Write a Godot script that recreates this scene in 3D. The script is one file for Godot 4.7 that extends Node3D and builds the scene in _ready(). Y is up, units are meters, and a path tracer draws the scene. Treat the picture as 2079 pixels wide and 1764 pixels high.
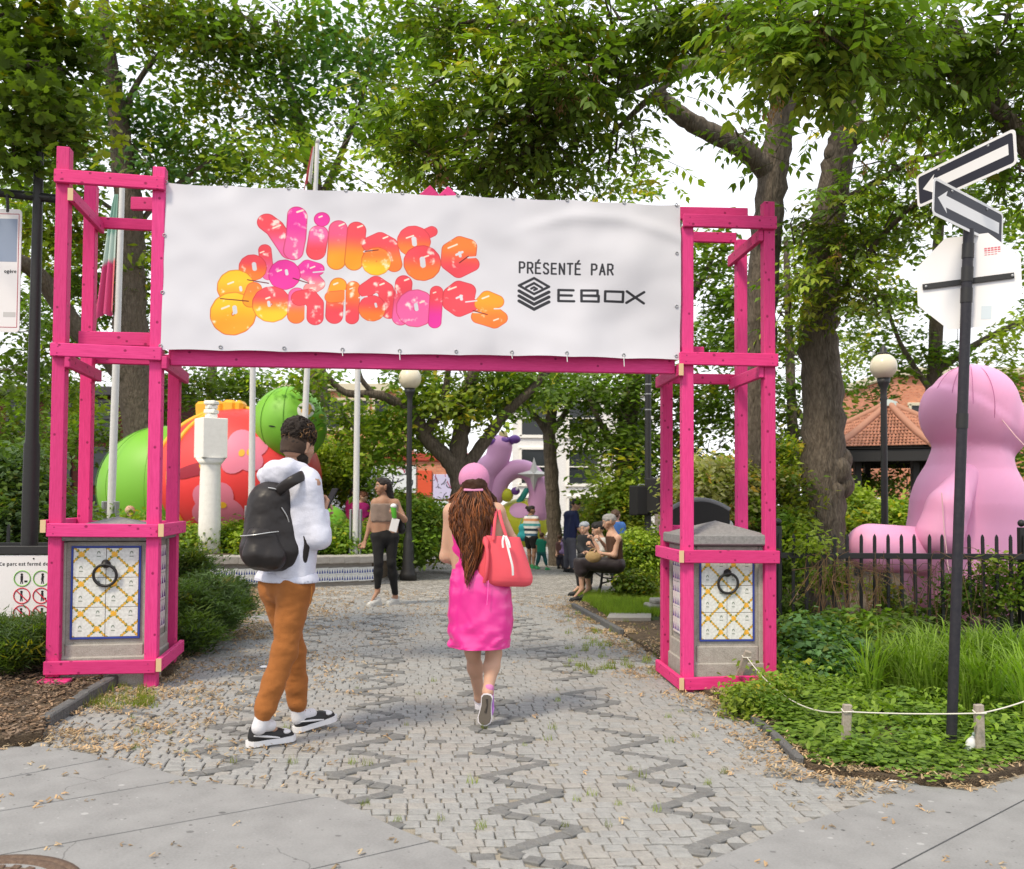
extends Node3D
# A park entrance: pink timber gateway with a printed banner over a sett-paved path, seen from the pavement.
# All sizes in metres. W(u, v, d) turns a sight line and a depth into a place; every thing is then built at its real size there.

const FOCAL := 1800.0
var cam_t: Transform3D
var taken := {}
var mt := {}
var rng := RandomNumberGenerator.new()

class MB:
	var v := PackedVector3Array()
	var n := PackedVector3Array()
	var t := PackedVector2Array()
	var c := PackedColorArray()
	var ix := PackedInt32Array()
	var col := Color.WHITE
	func vert(p: Vector3, nn: Vector3, uv := Vector2.ZERO) -> int:
		v.append(p); n.append(nn); t.append(uv); c.append(col)
		return v.size() - 1
	func tri(a: Vector3, b: Vector3, d: Vector3, inside: Vector3, ua := Vector2.ZERO, ub := Vector2.ZERO, ud := Vector2.ZERO) -> void:
		var nn := (d - a).cross(b - a).normalized()
		if nn.dot((a + b + d) / 3.0 - inside) < 0.0:
			nn = -nn
			ix.append_array([vert(a, nn, ua), vert(d, nn, ud), vert(b, nn, ub)])
		else:
			ix.append_array([vert(a, nn, ua), vert(b, nn, ub), vert(d, nn, ud)])
	func quad(a: Vector3, b: Vector3, d: Vector3, e: Vector3, inside: Vector3, ua := Vector2.ZERO, ub := Vector2.ZERO, ud := Vector2.ZERO, ue := Vector2.ZERO) -> void:
		tri(a, b, d, inside, ua, ub, ud)
		tri(a, d, e, inside, ua, ud, ue)
	# a box with chamfered edges, uv in metres along its longest side
	func box(tr: Transform3D, size: Vector3, bevel := 0.004) -> void:
		var h := size / 2.0
		var o := tr.origin
		bevel = minf(bevel, minf(h.x, minf(h.y, h.z)) * 0.9)
		var long := size.max_axis_index()
		var pt := func(s: Vector3, axis: int) -> Vector3:
			var q := Vector3(s.x * (h.x - bevel), s.y * (h.y - bevel), s.z * (h.z - bevel))
			q[axis] = s[axis] * h[axis]
			return q
		var put := func(qs: Array) -> void:
			var us := []
			var nn: Vector3 = ((qs[1] - qs[0]) as Vector3).cross(qs[2] - qs[0])
			var ax := nn.abs().max_axis_index()
			for q in qs:
				var side: int = 3 - long - ax if ax != long else (long + 1) % 3
				us.append(Vector2(q[long if ax != long else (long + 2) % 3], q[side] + 0.37 * ax))
			if qs.size() == 3:
				tri(tr * qs[0], tr * qs[1], tr * qs[2], o, us[0], us[1], us[2])
			else:
				quad(tr * qs[0], tr * qs[1], tr * qs[2], tr * qs[3], o, us[0], us[1], us[2], us[3])
		for axis in 3:
			for sg in [-1.0, 1.0]:
				var b := (axis + 1) % 3
				var d := (axis + 2) % 3
				var qs := []
				for e in [[-1.0, -1.0], [1.0, -1.0], [1.0, 1.0], [-1.0, 1.0]]:
					var s := Vector3.ZERO
					s[axis] = sg; s[b] = e[0]; s[d] = e[1]
					qs.append(pt.call(s, axis))
				put.call(qs)
				if bevel > 0.0:
					for sb in [-1.0, 1.0]:
						var s1 := Vector3.ZERO
						s1[axis] = sg; s1[b] = sb; s1[d] = -1.0
						var s2 := s1
						s2[d] = 1.0
						put.call([pt.call(s1, axis), pt.call(s1, b), pt.call(s2, b), pt.call(s2, axis)])
		if bevel > 0.0:
			for k in 8:
				var s := Vector3(1.0 if k & 1 else -1.0, 1.0 if k & 2 else -1.0, 1.0 if k & 4 else -1.0)
				put.call([pt.call(s, 0), pt.call(s, 1), pt.call(s, 2)])
	# a tube through points with a radius at each
	func tube(pts: Array, rad: Array, sides := 8, caps := true, squash := 1.0, rough := 0.0) -> void:
		var m := pts.size()
		var up := Vector3.ZERO
		var rings := []
		var run := 0.0
		for i in m:
			var dir: Vector3
			if i == 0: dir = pts[1] - pts[0]
			elif i == m - 1: dir = pts[i] - pts[i - 1]
			else: dir = (pts[i + 1] - pts[i]).normalized() + (pts[i] - pts[i - 1]).normalized()
			dir = dir.normalized()
			if i == 0:
				up = dir.cross(Vector3(0.31, 0.2, 0.93)).normalized()
				if up.length() < 0.5: up = dir.cross(Vector3.RIGHT).normalized()
			else:
				up = (up - dir * up.dot(dir)).normalized()
				run += (pts[i] - pts[i - 1]).length()
			var side := dir.cross(up)
			var r: float = rad[i] if i < rad.size() else rad[rad.size() - 1]
			var ring := PackedInt32Array()
			for k in sides + 1:
				var a := TAU * (k % sides) / sides
				var nn := (up * cos(a) + side * sin(a) * squash)
				var rr := r
				if rough > 0.0: rr *= 1.0 + rough * sin(float(k % sides) * 12.9898 + i * 78.233)
				ring.append(vert(pts[i] + nn * rr, (up * cos(a) * squash + side * sin(a)).normalized(), Vector2(float(k) / sides, run)))
			rings.append(ring)
		for i in m - 1:
			for k in sides:
				var a: int = rings[i][k]; var b: int = rings[i][k + 1]; var d: int = rings[i + 1][k + 1]; var e: int = rings[i + 1][k]
				ix.append_array([a, d, b, a, e, d])
		if caps:
			for e in [0, m - 1]:
				var mid: Vector3 = pts[e]
				var inn: Vector3 = pts[1] if e == 0 else pts[m - 2]
				for k in sides:
					tri(mid, v[rings[e][k]], v[rings[e][k + 1]], inn)
	# a body of revolution about tr's y axis; profile of (radius, height)
	func lathe(tr: Transform3D, prof: Array, sides := 16) -> void:
		var rings := []
		for i in prof.size():
			var p0: Vector2 = prof[maxi(i - 1, 0)]
			var p1: Vector2 = prof[mini(i + 1, prof.size() - 1)]
			var nr := Vector2(p1.y - p0.y, -(p1.x - p0.x))
			var ring := PackedInt32Array()
			for k in sides + 1:
				var a := TAU * (k % sides) / sides
				var nn := Vector3(cos(a) * nr.x, nr.y, sin(a) * nr.x).normalized()
				ring.append(vert(tr * Vector3(cos(a) * prof[i].x, prof[i].y, sin(a) * prof[i].x), (tr.basis * nn).normalized(), Vector2(float(k) / sides, prof[i].y)))
			rings.append(ring)
		for i in prof.size() - 1:
			for k in sides:
				var a: int = rings[i][k]; var b: int = rings[i][k + 1]; var d: int = rings[i + 1][k + 1]; var e: int = rings[i + 1][k]
				ix.append_array([a, b, d, a, d, e])
	func ball(at: Vector3, rad: Vector3, basis := Basis.IDENTITY, seg := 14) -> void:
		var rings := []
		var rows := maxi(seg * 2 / 3, 5)
		for i in rows + 1:
			var th := PI * i / rows
			var ring := PackedInt32Array()
			for k in seg + 1:
				var a := TAU * k / seg
				var s := Vector3(sin(th) * cos(a), cos(th), sin(th) * sin(a))
				ring.append(vert(at + basis * (s * rad), (basis * (s / rad)).normalized(), Vector2(float(k) / seg, float(i) / rows)))
			rings.append(ring)
		for i in rows:
			for k in seg:
				var a: int = rings[i][k]; var b: int = rings[i][k + 1]; var d: int = rings[i + 1][k + 1]; var e: int = rings[i + 1][k]
				ix.append_array([a, d, b, a, e, d])
	# a flat outline (x, y of tr) given thickness along tr's z
	func prism(tr: Transform3D, poly: PackedVector2Array, z0: float, z1: float, uv_scale := Vector2.ONE, uv_at := Vector2.ZERO) -> void:
		var tris := Geometry2D.triangulate_polygon(poly)
		for z in [z0, z1]:
			var inn := tr * Vector3(0, 0, (z0 + z1) / 2.0)
			for i in range(0, tris.size(), 3):
				var q := []
				for j in 3:
					q.append(poly[tris[i + j]])
				var nn := tr.basis.z * (1.0 if z == maxf(z0, z1) else -1.0)
				var mid := (tr * Vector3(q[0].x, q[0].y, z) + tr * Vector3(q[1].x, q[1].y, z) + tr * Vector3(q[2].x, q[2].y, z)) / 3.0
				tri(tr * Vector3(q[0].x, q[0].y, z), tr * Vector3(q[1].x, q[1].y, z), tr * Vector3(q[2].x, q[2].y, z), mid - nn, q[0] * uv_scale + uv_at, q[1] * uv_scale + uv_at, q[2] * uv_scale + uv_at)
		var cw := Geometry2D.is_polygon_clockwise(poly)
		for i in poly.size():
			var a := poly[i]
			var b := poly[(i + 1) % poly.size()]
			var out := Vector2(b.y - a.y, a.x - b.x).normalized() * (-1.0 if cw else 1.0)
			var mid2 := (a + b) / 2.0 - out * 0.01
			quad(tr * Vector3(a.x, a.y, z0), tr * Vector3(b.x, b.y, z0), tr * Vector3(b.x, b.y, z1), tr * Vector3(a.x, a.y, z1), tr * Vector3(mid2.x, mid2.y, (z0 + z1) / 2.0), a * uv_scale + uv_at, b * uv_scale + uv_at, b * uv_scale + uv_at, a * uv_scale + uv_at)
	func mesh() -> ArrayMesh:
		var arr := []
		arr.resize(Mesh.ARRAY_MAX)
		arr[Mesh.ARRAY_VERTEX] = v; arr[Mesh.ARRAY_NORMAL] = n; arr[Mesh.ARRAY_TEX_UV] = t; arr[Mesh.ARRAY_COLOR] = c; arr[Mesh.ARRAY_INDEX] = ix
		var m := ArrayMesh.new()
		if v.size() > 0: m.add_surface_from_arrays(Mesh.PRIMITIVE_TRIANGLES, arr)
		return m

func numbered(parent: Node, called: String) -> String:
	var key := str(parent.get_instance_id()) + called
	var k: int = taken.get(key, 0)
	taken[key] = k + 1
	return called if k == 0 else "%s_%03d" % [called, k]

func tag(o: Node3D, label := "", category := "", group := "", kind := "") -> Node3D:
	if label: o.set_meta("label", label)
	if category: o.set_meta("category", category)
	if group: o.set_meta("group", group)
	if kind: o.set_meta("kind", kind)
	return o

func thing(called: String, label: String, category: String, at := Vector3.ZERO, turn := 0.0, group := "", kind := "") -> Node3D:
	var o := Node3D.new()
	o.name = numbered(self, called)
	add_child(o, true)
	o.position = at
	o.rotation.y = turn
	tag(o, label, category, group, kind)
	return o

func put(called: String, m: Variant, material: Material, parent: Node = null, tr := Transform3D.IDENTITY) -> MeshInstance3D:
	var o := MeshInstance3D.new()
	var par: Node = parent if parent else self
	o.mesh = m.mesh() if m is MB else m
	o.material_override = material
	o.name = numbered(par, called)
	o.transform = tr
	par.add_child(o, true)
	return o

func setting(called: String, m: Variant, material: Material, label := "") -> MeshInstance3D:
	var o := put(called, m, material)
	tag(o, label, "", "", "structure")
	return o

func scatter(called: String, m: Mesh, material: Material, trs: Array, cols: Array, parent: Node = null) -> MultiMeshInstance3D:
	var mm := MultiMesh.new()
	mm.transform_format = MultiMesh.TRANSFORM_3D
	mm.use_colors = cols.size() > 0
	mm.mesh = m
	mm.instance_count = trs.size()
	for i in trs.size():
		mm.set_instance_transform(i, trs[i])
		if cols.size() > 0: mm.set_instance_color(i, cols[i])
	var o := MultiMeshInstance3D.new()
	o.multimesh = mm
	o.material_override = material
	var par: Node = parent if parent else self
	o.name = numbered(par, called)
	o.set_meta("kind", "stuff")
	par.add_child(o, true)
	return o

func dup(src: Node3D, called: String, label: String, at: Vector3, turn := 0.0) -> Node3D:
	var o: Node3D = src.duplicate()
	o.name = numbered(self, called)
	add_child(o, true)
	o.position = at
	o.rotation.y = turn
	o.set_meta("label", label)
	return o

func W(u: float, v: float, d: float) -> Vector3:
	return cam_t * Vector3((u - 1040.0) / FOCAL * d, -(v - 957.0) / FOCAL * d, -d)

# height of the ground: it falls a little to the right and away
func gh(x: float, z: float) -> float:
	return -0.03 * (clampf(x, -6.0, 6.0) + 2.6) - 0.015 * clampf(-z - 12.0, 0.0, 28.0)

func G(u: float, v: float, lift := 0.0) -> Vector3:
	var d := 6.0
	for k in 30:
		var p := W(u, v, d)
		var dir := (p - cam_t.origin) / d
		d = lerpf(d, clampf((cam_t.origin.y - gh(p.x, p.z) - lift) / maxf(-dir.y, 0.004), 0.5, 120.0), 0.8)
	return W(u, v, d)

func depth_of(p: Vector3) -> float:
	return -(cam_t.affine_inverse() * p).z

func rnd(a: float, b: float) -> float:
	return rng.randf_range(a, b)

func rot(x: float, y: float, z: float) -> Basis:
	return Basis.from_euler(Vector3(deg_to_rad(x), deg_to_rad(y), deg_to_rad(z)))

# ---------- materials
func lin(r: float, g: float, b: float) -> Color:
	return Color(r, g, b).linear_to_srgb()

func plain(called: String, color: Color, rough := 0.7, metal := 0.0) -> StandardMaterial3D:
	var m := StandardMaterial3D.new()
	m.resource_name = called
	m.albedo_color = color
	m.roughness = rough
	m.metallic = metal
	m.metallic_specular = 0.4
	return m

func noise(seed_: int, freq: float, oct := 4, type := FastNoiseLite.TYPE_SIMPLEX_SMOOTH) -> FastNoiseLite:
	var f := FastNoiseLite.new()
	f.seed = seed_
	f.frequency = freq
	f.noise_type = type
	f.fractal_octaves = oct
	return f

# a picture that runs from one colour through others with two layered noises; tiles in both directions
func mottled(cols: Array, seed_: int, f1: float, f2: float, share := 0.5, px := 256, stretch := 1.0) -> ImageTexture:
	var a := noise(seed_, f1, 5).get_seamless_image(px, int(px / stretch))
	var b := noise(seed_ + 7, f2, 3).get_seamless_image(px, int(px / stretch))
	if stretch != 1.0:
		a.resize(px, px); b.resize(px, px)
	var da := a.get_data()
	var db := b.get_data()
	var grad := Gradient.new()
	var offs := PackedFloat32Array()
	var cc := PackedColorArray()
	for i in cols.size():
		offs.append(float(i) / maxf(cols.size() - 1, 1)); cc.append(cols[i])
	grad.offsets = offs; grad.colors = cc
	var lut := []
	for i in 256: lut.append(grad.sample(i / 255.0))
	var out := PackedByteArray()
	out.resize(px * px * 3)
	for i in px * px:
		var k := clampi(int(da[i] * (1.0 - share) + db[i] * share), 0, 255)
		var q: Color = lut[k]
		out[i * 3] = int(q.r * 255.0); out[i * 3 + 1] = int(q.g * 255.0); out[i * 3 + 2] = int(q.b * 255.0)
	return ImageTexture.create_from_image(Image.create_from_data(px, px, false, Image.FORMAT_RGB8, out))

func relief(seed_: int, freq: float, oct := 4, px := 256) -> ImageTexture:
	return ImageTexture.create_from_image(noise(seed_, freq, oct).get_seamless_image(px, px))

func grainy(called: String, tex: Texture2D, rough := 0.8, scale := 1.0, bump: Texture2D = null, depth := 0.3, world := true) -> StandardMaterial3D:
	var m := plain(called, Color.WHITE, rough)
	m.albedo_texture = tex
	m.uv1_triplanar = true
	m.uv1_world_triplanar = world
	m.uv1_scale = Vector3.ONE * scale
	if bump:
		m.heightmap_enabled = true
		m.heightmap_texture = bump
		m.heightmap_scale = depth
	return m

func _ready() -> void:
	# camera, sky, sun, exposure
	var cam := Camera3D.new()
	cam.name = "camera"
	cam_t = Transform3D(Basis.from_euler(Vector3(deg_to_rad(1.8), 0, 0)) * Basis(Vector3.BACK, deg_to_rad(0.3)), Vector3(0, 1.36, 0))
	cam.transform = cam_t
	cam.near = 0.05
	cam.far = 400.0
	cam.projection = Camera3D.PROJECTION_FRUSTUM
	cam.size = 2.0 * 882.0 / FOCAL * 0.05
	cam.frustum_offset = Vector2(0, 75.0 / FOCAL * 0.05)
	var att := CameraAttributesPhysical.new()
	att.frustum_focal_length = 24.0
	att.frustum_focus_distance = 6.2
	att.exposure_aperture = 2.6
	cam.attributes = att
	add_child(cam)
	cam.current = true
	var we := WorldEnvironment.new()
	we.name = "world_environment"
	var env := Environment.new()
	var sky := Sky.new()
	var sm := ProceduralSkyMaterial.new()
	sm.sky_top_color = Color(0.93, 0.95, 0.985)
	sm.sky_horizon_color = Color(0.985, 0.985, 0.99)
	sm.sky_curve = 0.2
	sm.ground_bottom_color = Color(0.45, 0.45, 0.42)
	sm.ground_horizon_color = Color(0.9, 0.9, 0.9)
	sm.sky_energy_multiplier = 1.0
	sky.sky_material = sm
	env.sky = sky
	env.background_mode = Environment.BG_SKY
	env.background_energy_multiplier = 1.28
	env.tonemap_mode = Environment.TONE_MAPPER_LINEAR
	env.tonemap_exposure = 1.22
	env.sdfgi_enabled = true
	env.ssao_enabled = true
	env.ssil_enabled = true
	we.environment = env
	add_child(we)
	var sun := DirectionalLight3D.new()
	sun.name = "sun"
	sun.light_energy = 0.9
	sun.light_angular_distance = 10.0
	sun.light_color = Color(1.0, 0.94, 0.84)
	sun.shadow_enabled = true
	sun.rotation_degrees = Vector3(-52, -38, 0)
	add_child(sun)
	rng.seed = 20240
	make_materials()
	build_ground()
	build_gate()
	build_pillars()
	build_banner()
	build_street_things()
	build_inflatables()
	build_buildings()
	build_plants()
	build_trees()
	build_people()
	build_small_things()

func make_materials() -> void:
	mt.pink = plain("pink_paint", Color.WHITE, 0.62)
	mt.pink.albedo_texture = mottled([Color(0.76, 0.17, 0.44), Color(0.84, 0.23, 0.505), Color(0.87, 0.28, 0.55)], 3, 0.02, 0.09, 0.35, 256, 0.2)
	mt.pink.albedo_texture = painted_wood(mt.pink.albedo_texture)
	mt.pinks = [mt.pink]
	mt.screw = plain("painted_screw", Color(0.64, 0.14, 0.38), 0.4, 0.2)
	mt.pink.uv1_scale = Vector3(1.1, 4.0, 1)
	mt.pink.heightmap_enabled = true
	mt.pink.heightmap_texture = mt.pink.albedo_texture
	mt.pink.heightmap_scale = 0.25
	for c in [Color(1, 0.9, 0.94), Color(0.93, 0.88, 0.9)]:
		var p: StandardMaterial3D = mt.pink.duplicate()
		p.albedo_color = c
		mt.pinks.append(p)
	mt.raw_wood = plain("raw_wood", lin(0.62, 0.45, 0.26), 0.8)
	mt.concrete = grainy("cast_concrete", mottled([lin(0.2, 0.18, 0.16), lin(0.33, 0.31, 0.28), lin(0.44, 0.42, 0.39)], 11, 0.03, 0.2, 0.6), 0.9, 1.6, relief(12, 0.2), 0.25)
	mt.pavement = grainy("pavement_concrete", worn_concrete([lin(0.18, 0.18, 0.18), lin(0.24, 0.24, 0.24), lin(0.29, 0.29, 0.29)], 21, 0.012, 0.25, 0.45, 512), 0.92, 0.55, relief(22, 0.3), 0.12)
	mt.grey_stone = grainy("cap_stone", mottled([lin(0.1, 0.1, 0.1), lin(0.22, 0.22, 0.22), lin(0.36, 0.36, 0.35)], 31, 0.05, 0.3, 0.6), 0.9, 2.0, relief(32, 0.25), 0.3)
	mt.sett_light = grainy("granite_setts", mottled([lin(0.19, 0.19, 0.187), lin(0.27, 0.27, 0.265), lin(0.35, 0.35, 0.34)], 41, 0.03, 0.3, 0.5), 0.85, 1.1, relief(42, 0.12), 0.5)
	mt.sett_warm = grainy("warm_granite_setts", mottled([lin(0.2, 0.193, 0.183), lin(0.28, 0.27, 0.256), lin(0.36, 0.345, 0.32)], 43, 0.03, 0.3, 0.5), 0.85, 1.1, relief(42, 0.12), 0.5)
	mt.sett_dark = grainy("dark_granite_setts", mottled([lin(0.105, 0.105, 0.105), lin(0.155, 0.155, 0.152), lin(0.215, 0.215, 0.21)], 44, 0.03, 0.3, 0.5), 0.8, 1.1, relief(42, 0.12), 0.5)
	mt.grit = grainy("joint_grit", mottled([lin(0.17, 0.15, 0.12), lin(0.29, 0.26, 0.21), lin(0.42, 0.37, 0.3)], 51, 0.02, 0.35, 0.6), 1.0, 1.5, relief(52, 0.4), 0.6)
	mt.soil = grainy("bed_soil", mottled([lin(0.03, 0.022, 0.015), lin(0.09, 0.065, 0.042), lin(0.2, 0.14, 0.085)], 61, 0.03, 0.3, 0.6), 1.0, 1.2, relief(62, 0.3), 1.5)
	mt.iron = grainy("black_iron", mottled([lin(0.008, 0.008, 0.009), lin(0.014, 0.014, 0.015), lin(0.024, 0.023, 0.022)], 71, 0.04, 0.3), 0.5, 3.0)
	mt.iron.metallic_specular = 0.5
	mt.pole_dark = grainy("dark_pole_paint", mottled([lin(0.012, 0.012, 0.018), lin(0.022, 0.022, 0.03), lin(0.05, 0.045, 0.045)], 77, 0.03, 0.3), 0.45, 3.0)
	mt.steel = plain("grey_steel", lin(0.35, 0.36, 0.38), 0.4, 0.6)
	mt.pole_white = grainy("pole_paint", mottled([lin(0.5, 0.5, 0.5), lin(0.6, 0.6, 0.59), lin(0.68, 0.68, 0.67)], 72, 0.03, 0.2), 0.5, 2.0)
	mt.white_paint = grainy("white_paint", mottled([lin(0.66, 0.65, 0.6), lin(0.8, 0.79, 0.75), lin(0.85, 0.84, 0.8)], 73, 0.02, 0.15), 0.7, 2.0)
	mt.old_timber = grainy("weathered_timber", mottled([lin(0.06, 0.06, 0.062), lin(0.12, 0.12, 0.12), lin(0.2, 0.195, 0.19)], 74, 0.05, 0.3, 0.5, 256, 3.0), 0.95, 2.0, relief(75, 0.2), 0.8)
	mt.stake = grainy("grey_stake", mottled([lin(0.2, 0.17, 0.14), lin(0.33, 0.29, 0.25), lin(0.45, 0.4, 0.36)], 76, 0.05, 0.3), 0.95, 4.0)
	mt.bark = grainy("bark", mottled([lin(0.035, 0.027, 0.02), lin(0.12, 0.098, 0.076), lin(0.26, 0.22, 0.175)], 81, 0.05, 0.16, 0.5, 256, 5.0), 1.0, 1.5, mottled([Color.BLACK, Color.WHITE], 82, 0.05, 0.14, 0.4, 256, 5.0), 4.0)
	mt.bark_dark = mt.bark
	mt.bare_wood = grainy("torn_wood", mottled([lin(0.14, 0.075, 0.035), lin(0.3, 0.18, 0.09), lin(0.45, 0.3, 0.17)], 85, 0.04, 0.2, 0.5, 256, 6.0), 0.9, 2.0, relief(86, 0.15), 1.0)
	mt.leaf = plain("leaf", Color.WHITE, 0.5)
	mt.leaf.vertex_color_use_as_albedo = true
	mt.leaf.backlight_enabled = true
	mt.leaf.backlight = Color(0.95, 1.0, 0.5)
	mt.tinted = plain("tinted", Color.WHITE, 0.75)
	mt.tinted.vertex_color_use_as_albedo = true
	mt.gloss = plain("tinted_gloss", Color.WHITE, 0.35)
	mt.gloss.vertex_color_use_as_albedo = true
	mt.black = plain("black_plastic", lin(0.012, 0.012, 0.013), 0.55)
	mt.sign_white = plain("sign_white", lin(0.72, 0.72, 0.73), 0.4)

# knots and long streaks of brush and grain in the painted boards
func painted_wood(tex: ImageTexture) -> ImageTexture:
	var im := tex.get_image()
	var r := RandomNumberGenerator.new()
	r.seed = 4
	var px := im.get_width()
	for k in 150:
		var y := r.randi_range(0, px - 1)
		var x := r.randi_range(0, px - 1)
		var c := 1.0 + r.randf_range(-0.10, 0.07)
		for i in r.randi_range(20, 140):
			var q := im.get_pixel((x + i) % px, y)
			im.set_pixel((x + i) % px, y, Color(q.r * c, q.g * c, q.b * c))
	for k in 9:
		var at := Vector2(r.randi_range(8, px - 9), r.randi_range(8, px - 9))
		var w := r.randf_range(2.0, 3.6)
		for j in range(-16, 17):
			for i in range(-6, 7):
				var d := Vector2(i / w, j / (w * 3.3)).length()
				if d < 1.0:
					var p := Vector2i(int(at.x) + i, posmod(int(at.y) + j, px))
					im.set_pixelv(p, im.get_pixelv(p).lerp(Color(0.5, 0.06, 0.27), 0.6 if d > 0.5 else 0.85))
	return ImageTexture.create_from_image(im)

# concrete with spots of gum, pits and a few hairline cracks
func worn_concrete(cols: Array, seed_: int, f1: float, f2: float, share: float, px: int) -> ImageTexture:
	var im := mottled(cols, seed_, f1, f2, share, px).get_image()
	var r := RandomNumberGenerator.new()
	r.seed = seed_
	for k in 420:
		var at := Vector2(r.randi_range(0, px - 1), r.randi_range(0, px - 1))
		var rad := r.randf_range(0.6, 1.5) if k < 390 else r.randf_range(2.0, 4.5)
		var c := r.randf_range(0.5, 0.8) if r.randf() < 0.7 else 1.18
		for j in range(-5, 6):
			for i in range(-5, 6):
				if Vector2(i, j * 1.2).length() < rad:
					var p := Vector2i(posmod(int(at.x) + i, px), posmod(int(at.y) + j, px))
					var q := im.get_pixelv(p)
					im.set_pixelv(p, Color(q.r * c, q.g * c, q.b * c))
	for k in 5:
		var p := Vector2(r.randf() * px, r.randf() * px)
		var a := r.randf() * TAU
		for s in r.randi_range(60, 190):
			a += r.randf_range(-0.35, 0.35) * 0.6
			p += Vector2(cos(a), sin(a))
			var q := Vector2i(posmod(int(p.x), px), posmod(int(p.y), px))
			im.set_pixelv(q, im.get_pixelv(q) * 0.72)
	return ImageTexture.create_from_image(im)

# ---------- ground
const PLANE := Transform3D(Basis(Vector3(1, -0.03, 0), Vector3(0, 0, -1), Vector3(0.03, 1, 0)), Vector3(0, -0.078, 0))
const PU := Vector3(0.99255, 0, -0.12187)   # across the path
const PW := Vector3(-0.12187, 0, -0.99255)  # along it
var keep_off := []      # ground outlines without setts
var left_bed := PackedVector2Array()
var right_bed := PackedVector2Array()

func flat(pixels: Array) -> PackedVector2Array:
	var out := PackedVector2Array()
	for i in range(0, pixels.size(), 2):
		var p := G(pixels[i], pixels[i + 1])
		out.append(Vector2(p.x, -p.z))
	return out

func on(p: Vector2, lift := 0.0) -> Vector3:
	return Vector3(p.x, gh(p.x, -p.y) + lift, -p.y)

func inside_any(p: Vector2, polys: Array) -> bool:
	for q in polys:
		if Geometry2D.is_point_in_polygon(p, q): return true
	return false

func near_edge(p: Vector2, poly: PackedVector2Array) -> float:
	var best := 99.0
	for i in poly.size():
		best = minf(best, p.distance_to(Geometry2D.get_closest_point_to_segment(p, poly[i], poly[(i + 1) % poly.size()])))
	return best

func sheet(xs: Array, zs: Array, lift: float) -> MB:
	var m := MB.new()
	var rows := []
	for z in zs:
		var row := []
		for x in xs:
			row.append(m.vert(Vector3(x, gh(x, z) + lift, z), Vector3(0.03, 1, 0).normalized(), Vector2(x, z)))
		rows.append(row)
	for i in zs.size() - 1:
		for j in xs.size() - 1:
			m.ix.append_array([rows[i][j], rows[i + 1][j], rows[i + 1][j + 1], rows[i][j], rows[i + 1][j + 1], rows[i][j + 1]])
	return m

func sett(m: MB, at: Vector3, w: float, d: float, turn: float, h := 0.05) -> void:
	var b := Basis(PU, Vector3.UP, -PW) * Basis(Vector3.UP, turn)
	b = b * Basis.from_euler(Vector3(rnd(-0.009, 0.009), 0, rnd(-0.009, 0.009) - 0.03))
	var e := 0.006
	var top := []
	var rim := []
	var low := []
	for s in [[-1, -1], [1, -1], [1, 1], [-1, 1]]:
		var j := Vector3(rnd(-0.004, 0.004), 0, rnd(-0.004, 0.004))
		top.append(at + b * (Vector3(s[0] * (w / 2 - e), rnd(-0.0015, 0.0015), s[1] * (d / 2 - e)) + j))
		rim.append(at + b * (Vector3(s[0] * w / 2, -0.005, s[1] * d / 2) + j))
		low.append(at + b * (Vector3(s[0] * w / 2, -h, s[1] * d / 2) + j))
	var inn := at - Vector3(0, h / 2, 0)
	m.quad(top[0], top[1], top[2], top[3], inn)
	for k in 4:
		var l := (k + 1) % 4
		m.quad(top[k], top[l], rim[l], rim[k], inn)
		m.quad(rim[k], rim[l], low[l], low[k], inn)

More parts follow.
